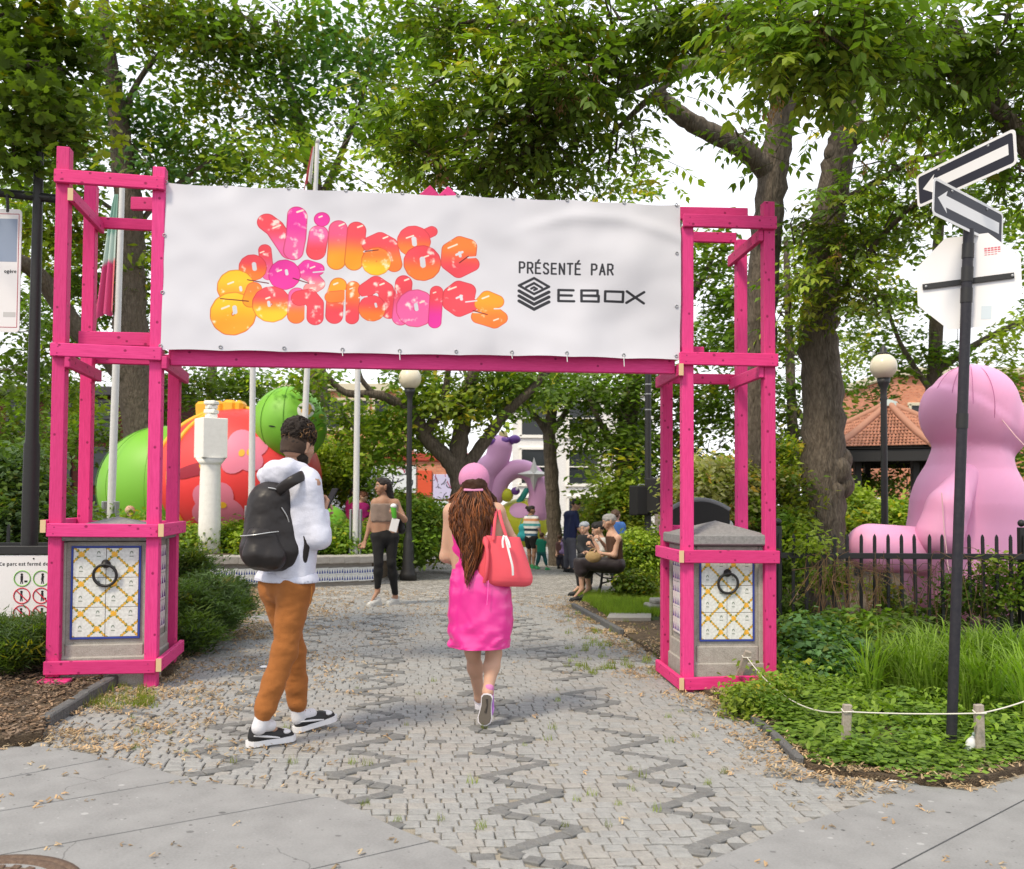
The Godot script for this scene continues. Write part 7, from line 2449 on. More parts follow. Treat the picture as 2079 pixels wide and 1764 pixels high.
	tree("forked_tree", "dark forked tree with spreading limbs seen above the woman in pink", f3, [
		[[944, 1150, 17.6, 940, 1050, 17.6, 936, 980, 17.5, 930, 930, 17.5, 938, 870, 17.4, 952, 800, 17.3, 964, 740, 17.2, 976, 640, 17], 0.25, 0.1],
		[[928, 960, 17.5, 908, 930, 17.4, 880, 904, 17.3, 858, 878, 17.2, 844, 838, 17.1, 805, 816, 17, 760, 800, 16.8, 700, 796, 16.7, 655, 752, 16.6], 0.18, 0.05],
		[[858, 880, 17.2, 884, 850, 17.2, 902, 805, 17.1, 912, 740, 17], 0.12, 0.05],
		[[946, 950, 17.5, 985, 895, 17.4, 1030, 836, 17.3, 1080, 790, 17.2, 1130, 730, 17.2], 0.14, 0.06],
		[[760, 800, 16.8, 735, 770, 16.7, 725, 730, 16.6], 0.06, 0.03],
	], mt.bark_dark, P.call([
		[740, 850, 17.6, 60, 40, 0.8, 11, 2], [800, 870, 17.8, 60, 50, 0.9, 14, 1], [850, 800, 17.5, 60, 50, 0.8, 11, 1], [800, 930, 18, 56, 34, 0.7, 8, 1], [905, 820, 17.2, 60, 46, 0.8, 11, 2], [965, 790, 17.6, 60, 46, 0.8, 11, 4],
		[1030, 800, 18, 66, 40, 0.9, 12, 1], [880, 890, 18.3, 46, 40, 0.7, 8, 2], [640, 765, 16.6, 60, 22, 0.6, 5, 1], [1060, 765, 17.6, 70, 26, 0.8, 9, 1], [850, 760, 17, 60, 20, 0.7, 6, 1]]), "mid", 9, 0.4, 1.15, "trees of the park", 0.8)
	var f4 := G(1128, 1152)
	tree("slim_tree", "slim forked tree standing right of the lilac inflatable", f4, [
		[[1131, 1160, 21.8, 1126, 1080, 21.8, 1121, 980, 21.7, 1116, 885, 21.6, 1118, 860, 21.6, 1124, 800, 21.5, 1127, 720, 21.4], 0.2, 0.11],
		[[1115, 885, 21.6, 1098, 858, 21.5, 1080, 835, 21.4, 1060, 795, 21.3], 0.1, 0.05],
		[[1119, 880, 21.6, 1142, 848, 21.5, 1156, 815, 21.4, 1168, 770, 21.3], 0.09, 0.05],
	], mt.bark, P.call([[1130, 770, 21, 80, 36, 1.0, 12, 1], [1190, 860, 20.6, 36, 40, 0.8, 7, 0], [1080, 800, 21, 40, 30, 0.8, 5, 1], [1200, 800, 21, 50, 40, 0.8, 9, 0]]), "mid", 9, 0.42, 1.25, "trees of the park", 0.8)
	var f5 := W(1275, 1120, 20.5); f5.y = gh(f5.x, f5.z)
	tree("dense_tree", "dense dark tree behind the loudspeakers and the right tower", f5, [
		[[1272, 1160, 20.5, 1270, 1000, 20.5, 1276, 850, 20.5, 1300, 700, 20.4, 1340, 560, 20.2, 1380, 440, 20], 0.3, 0.1],
		[[1290, 760, 20.4, 1380, 640, 20.4, 1450, 520, 20.4], 0.12, 0.05],
		[[1272, 940, 20.5, 1220, 860, 20.2, 1190, 790, 20], 0.1, 0.04],
	], mt.bark_dark, P.call([
		[1250, 800, 20, 80, 60, 1.2, 16, 0], [1225, 910, 21.4, 40, 50, 0.9, 9, 1], [1290, 900, 19.8, 70, 80, 1.1, 16, 0], [1340, 800, 20, 70, 70, 1.2, 15, 0], [1345, 930, 20, 50, 60, 1, 10, 0], [1450, 560, 20, 80, 76, 1.5, 18, 0], [1440, 690, 20.2, 80, 70, 1.4, 18, 1],
		[1440, 810, 20.6, 80, 76, 1.4, 18, 0], [1420, 910, 20.6, 80, 56, 1.2, 13, 0], [1500, 620, 20.4, 50, 80, 1.2, 10, 1], [1500, 760, 20.6, 50, 90, 1.2, 12, 1], [1250, 960, 18.8, 40, 40, 0.7, 7, 2], [1425, 500, 20, 60, 36, 1.2, 8, 1], [1500, 900, 20, 40, 60, 1.0, 8, 0],
		[1300, 385, 22, 50, 20, 0.8, 4, 2], [1280, 1000, 20.2, 50, 40, 0.8, 9, 0]]), "far", 9, 0.5, 0.9, "trees of the park", 0.85)
	# bright trees behind the pavilion
	var f6 := W(1880, 1100, 27.0); f6.y = gh(f6.x, f6.z)
	tree("bright_tree", "bright green tree beyond the pavilion and the octagonal sign", f6, [
		[[1880, 1130, 27, 1890, 900, 27, 1900, 700, 26.8, 1905, 500, 26.5, 1915, 300, 26], 0.3, 0.1],
		[[1895, 760, 26.8, 1980, 700, 26.4, 2060, 660, 26, 2100, 640, 26], 0.12, 0.06],
		[[1895, 800, 26.8, 1830, 700, 26.5, 1790, 590, 26.2], 0.1, 0.04],
	], mt.bark_dark, P.call([
		[1850, 590, 26, 90, 80, 1.9, 20, 2], [1800, 720, 26.6, 70, 70, 1.6, 14, 1], [2040, 690, 26, 76, 70, 1.6, 14, 2], [1900, 700, 26.6, 90, 56, 1.6, 14, 1], [1760, 560, 25.6, 50, 80, 1.4, 11, 2], [1745, 790, 27, 56, 46, 1.2, 9, 1],
		[2050, 560, 26, 60, 76, 1.5, 12, 2], [1940, 560, 26, 70, 60, 1.5, 10, 2], [1800, 480, 26, 50, 40, 1.4, 6, 2], [1960, 780, 27, 80, 40, 1.4, 9, 1], [1750, 660, 26, 44, 60, 1.3, 9, 1], [1640, 500, 25, 30, 60, 1.2, 7, 2], [1730, 480, 26, 40, 60, 1.3, 8, 1], [1780, 400, 25, 50, 50, 1.4, 9, 2], [1860, 450, 25, 60, 50, 1.4, 10, 2], [1950, 420, 25, 60, 60, 1.4, 10, 1], [2045, 450, 25, 50, 70, 1.4, 10, 2], [1900, 340, 25, 60, 40, 1.4, 7, 1], [2060, 790, 27, 60, 50, 1.2, 9, 1], [2055, 920, 20, 36, 40, 0.7, 6, 0]]), "far", 9, 0.6, 1.15, "trees of the park")
	var f7 := W(1605, 1100, 19.0); f7.y = gh(f7.x, f7.z)
	tree("slim_tree", "leafy tree between the right tower and the gnarled trunk", f7, [
		[[1610, 1130, 19, 1612, 950, 19, 1606, 780, 19, 1600, 600, 18.8, 1596, 480, 18.6], 0.15, 0.05],
		[[1730, 1090, 19, 1700, 980, 19, 1660, 900, 19, 1612, 820, 19], 0.1, 0.05],
	], mt.bark_dark, P.call([[1615, 560, 19, 44, 80, 0.9, 10, 2], [1605, 700, 19, 40, 76, 0.9, 10, 1], [1600, 840, 19, 40, 76, 0.9, 11, 0], [1600, 950, 19.4, 36, 50, 0.8, 8, 1], [1730, 880, 26, 40, 60, 0.9, 8, 0], [1760, 980, 24, 60, 50, 0.9, 9, 0], [1720, 720, 24, 26, 60, 0.9, 6, 1], [1820, 990, 25, 30, 40, 0.8, 5, 0]]), "mid", 9, 0.42, 1.2, "trees of the park", 0.8)
	# crowns far behind that close the gaps
	var f8 := W(420, 1080, 28.0); f8.y = gh(f8.x, f8.z)
	tree("tall_tree", "dark tree in the shade behind the green inflatable", f8, [[[420, 1110, 28, 424, 900, 28, 430, 780, 28, 440, 600, 28], 0.25, 0.1]], mt.bark_dark, P.call([[370, 780, 27, 60, 26, 1.2, 8, 0], [450, 775, 27, 60, 24, 1.2, 8, 0], [40, 430, 27, 60, 60, 1.4, 9, 1], [110, 560, 27, 60, 60, 1.4, 9, 2], [30, 620, 27, 60, 60, 1.4, 9, 1], [200, 500, 27, 50, 60, 1.4, 8, 3], [60, 740, 27, 70, 50, 1.4, 9, 0], [160, 680, 27, 50, 50, 1.3, 7, 1], [390, 800, 27, 80, 40, 1.4, 10, 0], [500, 790, 27, 80, 50, 1.4, 13, 0], [600, 800, 27, 60, 40, 1.4, 6, 0], [330, 860, 27, 60, 40, 1.2, 8, 0], [150, 880, 26, 90, 50, 1.3, 12, 0]]), "far", 9, 0.6, 1.1, "trees of the park", 1.0)

# ---------- people
func skin_mat(c: Color) -> StandardMaterial3D:
	var m := plain("skin", c, 0.55)
	m.subsurf_scatter_enabled = true
	m.subsurf_scatter_strength = 0.12
	return m

func cloth_mat(called: String, c: Color, rough := 0.85) -> StandardMaterial3D:
	if not mt.has("weave"): mt.weave = mottled([Color(0.84, 0.84, 0.84), Color(0.93, 0.93, 0.93), Color.WHITE], 93, 0.03, 0.3, 0.5, 128)
	var m := grainy(called, mt.weave, rough, 3.0, null, 0.0, false)
	m.albedo_color = c
	if not mt.has("threads"): mt.threads = relief(94, 0.3, 3, 128)
	m.heightmap_enabled = true
	m.heightmap_texture = mt.threads
	m.heightmap_scale = 0.12
	m.rim_enabled = true
	m.rim = 0.25
	return m

# head bones: centre, forward, up, size
func head_bones(c: Vector3, f: Vector3, u: Vector3, s: float) -> Array:
	var r := f.cross(u).normalized()
	var out := [
		[c - f * 0.022 * s, c - f * 0.018 * s + u * 0.012 * s, 0.083 * s, 0.082 * s], [c + f * 0.022 * s + u * 0.01 * s, c + f * 0.03 * s - u * 0.02 * s, 0.073 * s, 0.066 * s],
		[c + f * 0.035 * s - u * 0.055 * s, c + f * 0.062 * s - u * 0.093 * s, 0.05 * s, 0.028 * s],
		[c + f * 0.082 * s + u * 0.004 * s, c + f * 0.107 * s - u * 0.034 * s, 0.010 * s, 0.013 * s],
		[c + f * 0.088 * s - u * 0.064 * s - r * 0.014 * s, c + f * 0.088 * s - u * 0.064 * s + r * 0.014 * s, 0.010 * s, 0.010 * s]]
	for k in [-1.0, 1.0]:
		out.append([c + r * k * 0.05 * s - u * 0.01 * s + f * 0.035 * s, c + r * k * 0.03 * s - u * 0.05 * s + f * 0.055 * s, 0.036 * s, 0.028 * s])
		out.append([c + r * k * 0.083 * s - f * 0.012 * s + u * 0.008 * s, c + r * k * 0.08 * s - u * 0.034 * s, 0.014 * s, 0.01 * s])
		out.append([c + r * k * 0.031 * s + f * 0.092 * s + u * 0.006 * s, c + r * k * 0.031 * s + f * 0.094 * s + u * 0.006 * s, 0.013 * s, 0.013 * s, -1])
	return out

func face_parts(root: Node3D, c: Vector3, f: Vector3, u: Vector3, s: float, brow: Color) -> void:
	var r := f.cross(u).normalized()
	for k in [-1.0, 1.0]:
		var m := MB.new()
		m.ball(c + r * k * 0.031 * s + f * 0.078 * s + u * 0.006 * s, Vector3.ONE * 0.0125 * s, Basis.IDENTITY, 10)
		var e := put("eye", m, mt.eye_white, root)
		m = MB.new()
		m.ball(c + r * k * 0.031 * s + f * 0.0865 * s + u * 0.006 * s, Vector3.ONE * 0.0062 * s, Basis.IDENTITY, 8)
		put("iris", m, mt.black, e)
		m = MB.new()
		m.tube([c + r * k * 0.014 * s + f * 0.092 * s + u * 0.026 * s, c + r * k * 0.03 * s + f * 0.093 * s + u * 0.031 * s, c + r * k * 0.05 * s + f * 0.08 * s + u * 0.026 * s], [0.0035 * s, 0.0045 * s, 0.002 * s], 6)
		put("eyebrow", m, plain("brow", brow, 0.9), root)
	var lm := MB.new()
	lm.tube([c - r * 0.022 * s + f * 0.088 * s - u * 0.065 * s, c + f * 0.0985 * s - u * 0.063 * s, c + r * 0.022 * s + f * 0.088 * s - u * 0.065 * s], [0.003 * s, 0.0065 * s, 0.003 * s], 6)
	put("lips", lm, plain("lips", lin(0.38, 0.13, 0.11), 0.5), root)

# a hand of palm, four bent fingers and a thumb: wrist, direction, palm normal, size, curl 0 to 1, thumb side
func hand_bones(w: Vector3, d: Vector3, n: Vector3, s: float, curl: float, thumb: float) -> Array:
	d = d.normalized()
	n = (n - d * n.dot(d)).normalized()
	var r := d.cross(n) * thumb
	var out := []
	for k in 4:
		var o := (1.5 - k) * 0.0195 * s
		var kn := w + d * (0.088 - 0.004 * absf(k - 1.2)) * s + r * o
		out.append([w + r * o * 0.55 + d * 0.008 * s, kn, 0.0155 * s, 0.0115 * s])
		var ln: float = [0.07, 0.08, 0.075, 0.058][k] * s
		var a := kn + (d * cos(curl * 1.1) + n * sin(curl * 1.1)) * ln * 0.45
		var b := a + (d * cos(curl * 2.2) + n * sin(curl * 2.2)) * ln * 0.32
		var e := b + (d * cos(curl * 3.0) + n * sin(curl * 3.0)) * ln * 0.26
		out.append([kn, a, 0.0098 * s, 0.0088 * s]); out.append([a, b, 0.0088 * s, 0.0082 * s]); out.append([b, e, 0.0082 * s, 0.0072 * s])
	var t0 := w + d * 0.028 * s + r * 0.024 * s
	var t1 := t0 + (d * 0.6 + r * 0.75 + n * 0.25).normalized() * 0.042 * s
	var t2 := t1 + (d * 0.9 + r * 0.3 + n * (0.2 + curl * 0.5)).normalized() * 0.034 * s
	out.append([t0, t1, 0.0135 * s, 0.0105 * s]); out.append([t1, t2, 0.0105 * s, 0.0085 * s])
	return out

func body_bones(J: Dictionary, s: float) -> Array:
	var out := [[J.neck, J.head, 0.055 * s, 0.05 * s], [J.sh0.lerp(J.neck, 0.1), J.sh1.lerp(J.neck, 0.1), 0.062 * s, 0.062 * s]]
	var pel: Vector3 = (J.hip0 + J.hip1) / 2
	out.append([J.neck - Vector3(0, 0.06 * s, 0), pel + Vector3(0, 0.04 * s, 0), 0.09 * s, 0.1 * s])
	for k in ["0", "1"]:
		out.append([J["sh" + k].lerp(J.neck, 0.3) - Vector3(0, 0.06 * s, 0), J["hip" + k] + Vector3(0, 0.02, 0), 0.075 * s, 0.085 * s])
		out.append([J["sh" + k], J["el" + k], 0.048 * s, 0.037 * s])
		out.append([J["el" + k], J["wr" + k], 0.037 * s, 0.025 * s])
		out.append([J["hip" + k], J["kn" + k], 0.082 * s, 0.053 * s])
		out.append([J["kn" + k], J["kn" + k].lerp(J["an" + k], 0.35), 0.05 * s, 0.052 * s])
		out.append([J["kn" + k].lerp(J["an" + k], 0.35), J["an" + k], 0.052 * s, 0.034 * s])
		out.append([J["an" + k], J["to" + k], 0.03 * s, 0.018 * s])
	return out

func shoe(root: Node3D, heel: Vector3, toe: Vector3, up: Vector3, s: float, upper: Material, sole: Material, accents: Array = []) -> void:
	# heel and toe: the ends of the sole; up: out of the sole
	var d := (toe - heel).normalized()
	up = (up - d * up.dot(d)).normalized()
	var r := d.cross(up)
	var ln := (toe - heel).length()
	var m := MB.new()
	var poly := PackedVector2Array()
	for q in [[0.0, 0.0], [0.02, 0.024], [0.1, 0.035], [0.35, 0.033], [0.55, 0.037], [0.75, 0.045], [0.9, 0.037], [0.98, 0.018], [1.0, 0.0], [0.98, -0.02], [0.9, -0.038], [0.75, -0.044], [0.55, -0.037], [0.35, -0.032], [0.1, -0.035], [0.02, -0.024]]:
		poly.append(Vector2(q[0] * ln, q[1] * s * 1.08))
	m.prism(Transform3D(Basis(d, r, up), heel), poly, 0.0, 0.03 * s)
	var o := put("shoe", m, sole, root)
	var b := field_mesh([
		[heel + d * 0.045 * s + up * 0.05 * s, heel + d * 0.05 * s + up * 0.082 * s, 0.036 * s, 0.034 * s],
		[heel + d * 0.06 * s + up * 0.04 * s, heel + d * ln * 0.62 + up * 0.036 * s, 0.036 * s, 0.037 * s],
		[heel + d * ln * 0.3 + up * 0.07 * s, heel + d * ln * 0.6 + up * 0.045 * s, 0.028 * s, 0.03 * s],
		[heel + d * ln * 0.62 + up * 0.032 * s, heel + d * ln * 0.84 + up * 0.028 * s, 0.037 * s, 0.033 * s]], 0.011 * s, 0.02 * s, [[heel + up * 0.022 * s, -up]])
	put("upper", b, upper, o)
	for a in accents:
		# [kind, material]
		var w := MB.new()
		if a[0] == "tread":
			var tp := PackedVector2Array()
			for q in poly: tp.append((q - Vector2(ln * 0.5, 0)) * Vector2(0.93, 0.86) + Vector2(ln * 0.5, 0))
			w.prism(Transform3D(Basis(d, r, up), heel), tp, -0.006 * s, 0.001)
			put("tread", w, a[1], o)
			w = MB.new()
			var g := [heel + d * ln * 0.16 - up * 0.006, heel + d * ln * 0.36 + r * 0.008 - up * 0.006, heel + d * ln * 0.58 - up * 0.006]
			w.tube(g, [0.008 * s, 0.005 * s, 0.008 * s], 8)
			put("tread_groove", w, a[2], o)
		elif a[0] == "side":
			for k in [-1.0, 1.0]:
				w.tube([heel + d * 0.03 * s + r * k * 0.036 * s + up * 0.062 * s, heel + d * ln * 0.35 + r * k * 0.0405 * s + up * 0.05 * s, heel + d * ln * 0.62 + r * k * 0.0405 * s + up * 0.034 * s], [0.004, 0.007, 0.004], 6)
				w.ball(heel + d * ln * 0.78 + r * k * 0.012 * s + up * 0.054 * s, Vector3(0.028, 0.012, 0.028) * s, Basis(d, up, r), 10)
			put("white_panel", w, a[1], o)
		elif a[0] == "laces":
			for k in 4:
				var c := heel + d * (ln * 0.36 + k * 0.022 * s) + up * (0.097 - k * 0.011) * s
				w.tube([c - r * 0.026 * s, c + up * 0.004, c + r * 0.026 * s], [0.0035], 5)
			put("laces", w, a[1], o)

func loft(rings: Array, seg: int, folds := 0.0, nfold := 9.0, seed_ := 0.0) -> MB:
	# rings: [centre, half width vector, half depth vector, share of folds]
	var m := MB.new()
	var n := rings.size()
	for i in n:
		for k in seg + 1:
			var a := TAU * k / seg
			var fo: float = rings[i][3] * folds
			var f := 1.0 + fo * (sin(a * nfold + i * 0.25 + seed_) + 0.6 * sin(a * (nfold * 1.7) - i * 0.4))
			m.vert(rings[i][0] + rings[i][1] * cos(a) * f + rings[i][2] * sin(a) * f, Vector3.UP, Vector2(float(k) / seg, float(i) / n))
	for i in n:
		for k in seg + 1:
			var at := i * (seg + 1) + k
			var l := i * (seg + 1) + (k - 1 if k > 0 else seg - 1)
			var r2 := i * (seg + 1) + (k + 1 if k < seg else 1)
			var dn := maxi(i - 1, 0) * (seg + 1) + k
			var u := mini(i + 1, n - 1) * (seg + 1) + k
			var nn := (m.v[r2] - m.v[l]).cross(m.v[u] - m.v[dn]).normalized()
			m.n[at] = nn if nn.dot(m.v[at] - rings[i][0]) > 0 else -nn
	for i in n - 1:
		for k in seg:
			var a := i * (seg + 1) + k
			m.ix.append_array([a, a + seg + 1, a + 1, a + 1, a + seg + 1, a + seg + 2])
	return m

func rel(px: Dictionary, z: float, base: Vector3) -> Dictionary:
	var out := {}
	for k in px: out[k] = W(px[k][0], px[k][1], z + (px[k][2] if px[k].size() > 2 else 0.0)) - base
	return out

# someone farther off: o holds colours and kinds
func figure(label: String, z: float, px: Dictionary, f: Vector3, hf: Vector3, o: Dictionary) -> Node3D:
	var s: float = o.get("s", 1.0)
	var hips := W(px.hip0[0], px.hip0[1], z)
	var base := Vector3(hips.x, gh(hips.x, hips.z), hips.z)
	var root := thing("person", label, "person", base, 0.0, "people in the park")
	var J := rel(px, z, base)
	f = f.normalized(); hf = hf.normalized()
	# keep the feet on the ground they stand on
	for k in ["0", "1"]:
		if not o.get("seated", false) or o.get("feet", false):
			var t: Vector3 = J["an" + k]
			var g := gh(base.x + t.x, base.z + t.z) - base.y
			if t.y - g < 0.05 * s or t.y - g > 0.2 * s: t.y = g + 0.085 * s
			J["an" + k] = t
			var d: Vector3 = o.get("toe" + k, f)
			J["to" + k] = Vector3(t.x, g + 0.035 * s, t.z) + d.normalized() * 0.14 * s
		else:
			J["to" + k] = J["an" + k] + f * 0.14 * s - Vector3(0, 0.05, 0)
	var m := MB.new()
	field_mesh(body_bones(J, s * 0.97), 0.02, 0.035 * s, [], 0.0, 8.0, Vector3.ONE, m)
	var up: Vector3 = (J.head - J.neck).normalized().lerp(Vector3.UP, 0.5).normalized()
	up = (up - hf * up.dot(hf)).normalized()
	field_mesh(head_bones(J.head, hf, up, s), 0.0085, 0.014 * s, [], 0.0, 8.0, Vector3.ONE, m)
	for k in ["0", "1"]:
		var d: Vector3 = (J["wr" + k] - J["el" + k]).normalized()
		field_mesh(hand_bones(J["wr" + k] - d * 0.01, d, (f + Vector3(0, 0.2, 0)).normalized(), s, o.get("curl", 0.5), 1.0 if k == "0" else -1.0), 0.0075, 0.006, [], 0.0, 8.0, Vector3.ONE, m)
	put("body", m, skin_mat(o.skin), root)
	face_parts(root, J.head, hf, up, s, o.hair * 0.6)
	# hair
	var h := []
	var c: Vector3 = J.head
	h.append([c - hf * 0.03 * s + up * 0.014 * s, c + hf * 0.012 * s + up * 0.034 * s, 0.09 * s, 0.083 * s])
	var clips := [[c + hf * 0.062 * s + up * 0.02 * s, (hf - up * 0.55).normalized()], [c - up * o.get("nape", 0.055) * s, -up]]
	if o.get("style", "") == "long":
		clips = [[c + hf * 0.05 * s, (hf - up * 0.4).normalized()]]
		h.append([c - hf * 0.05 * s, c - hf * 0.1 * s - up * 0.2 * s, 0.075 * s, 0.05 * s])
		h.append([c - hf * 0.1 * s - up * 0.2 * s, c - hf * 0.09 * s - up * 0.36 * s, 0.05 * s, 0.03 * s])
	elif o.get("style", "") == "bun":
		h.append([c - hf * 0.11 * s + up * 0.05 * s, c - hf * 0.12 * s + up * 0.045 * s, 0.042 * s, 0.042 * s])
	if o.get("style", "") != "bald":
		put("hair", field_mesh(h, 0.0105, 0.02, clips, 0.012 * s, 22.0), cloth_mat("hair", o.hair, 0.6), root)
	# clothes
	var tb := []
	var pel: Vector3 = (J.hip0 + J.hip1) / 2
	var e := 0.014 * s
	tb.append([J.neck - Vector3(0, 0.05 * s, 0), pel + Vector3(0, 0.03, 0), 0.09 * s + e, 0.103 * s + e])
	for k in ["0", "1"]:
		tb.append([J["sh" + k].lerp(J.neck, 0.25) - Vector3(0, 0.05 * s, 0), J["hip" + k] + Vector3(0, 0.03, 0), 0.076 * s + e, 0.088 * s + e])
		var sl: float = o.get("sleeve", 0.5)
		if sl > 0.0: tb.append([J.neck.lerp(J["sh" + k], 0.7) - Vector3(0, 0.01, 0), J["sh" + k].lerp(J["el" + k], minf(sl, 1.0)), 0.058 * s + e * 0.6, 0.05 * s + e])
		if sl > 0.0 and k == "0": tb.append([J.sh0.lerp(J.neck, 0.15), J.sh1.lerp(J.neck, 0.15), 0.066 * s + e, 0.066 * s + e])
		if sl > 1.0: tb.append([J["el" + k], J["el" + k].lerp(J["wr" + k], sl - 1.0), 0.04 * s + e, 0.032 * s + e])
	var tc := [[J.neck + Vector3(0, o.get("neckline", 0.01) * s, 0), Vector3.UP], [pel + Vector3(0, o.get("hem", 0.02) * s, 0), Vector3.DOWN]]
	put(o.get("top_name", "shirt"), field_mesh(tb, 0.02, 0.035 * s, tc, 0.006, 9.0), o.top, root)
	if o.has("skirt"):
		var rings := []
		var r := f.cross(Vector3.UP)
		for q in o.skirt:   # [drop, half width, half depth]
			rings.append([pel + Vector3(0, -q[0], 0), r * q[1], f * q[2], clampf(q[0] * 2.0, 0, 1)])
		put("skirt", loft(rings, 40, 0.05), o.bottom, root)
	else:
		var lb := [[J.hip0, J.hip1, 0.1 * s, 0.1 * s], [pel + Vector3(0, 0.08 * s, 0), pel, 0.1 * s, 0.11 * s]]
		var ln: float = o.get("legs", 1.9)
		for k in ["0", "1"]:
			lb.append([J["hip" + k], J["hip" + k].lerp(J["kn" + k], minf(ln, 1.0)), 0.088 * s + o.get("loose", 0.01), 0.056 * s + o.get("loose", 0.01)])
			if ln > 1.0:
				lb.append([J["kn" + k], J["kn" + k].lerp(J["an" + k], minf(0.35, ln - 1.0)), 0.055 * s + o.get("loose", 0.01), 0.058 * s + o.get("loose", 0.01)])
				lb.append([J["kn" + k].lerp(J["an" + k], 0.3), J["kn" + k].lerp(J["an" + k], ln - 1.0), 0.057 * s + o.get("loose", 0.01), 0.04 * s + o.get("loose", 0.01)])
		put(o.get("bottom_name", "trousers"), field_mesh(lb, 0.02, 0.03 * s, [[pel + Vector3(0, 0.1 * s, 0), Vector3.UP]], 0.006, 9.0), o.bottom, root)
	for k in ["0", "1"]:
		var t: Vector3 = J["to" + k] - J["an" + k]
		t.y = 0.0
		t = t.normalized()
		var hl: Vector3 = Vector3(J["an" + k].x, J["to" + k].y - 0.035 * s, J["an" + k].z) - t * 0.07 * s
		shoe(root, hl, hl + t * 0.265 * s, Vector3.UP, s, o.shoes, o.get("sole", o.shoes))
	return root

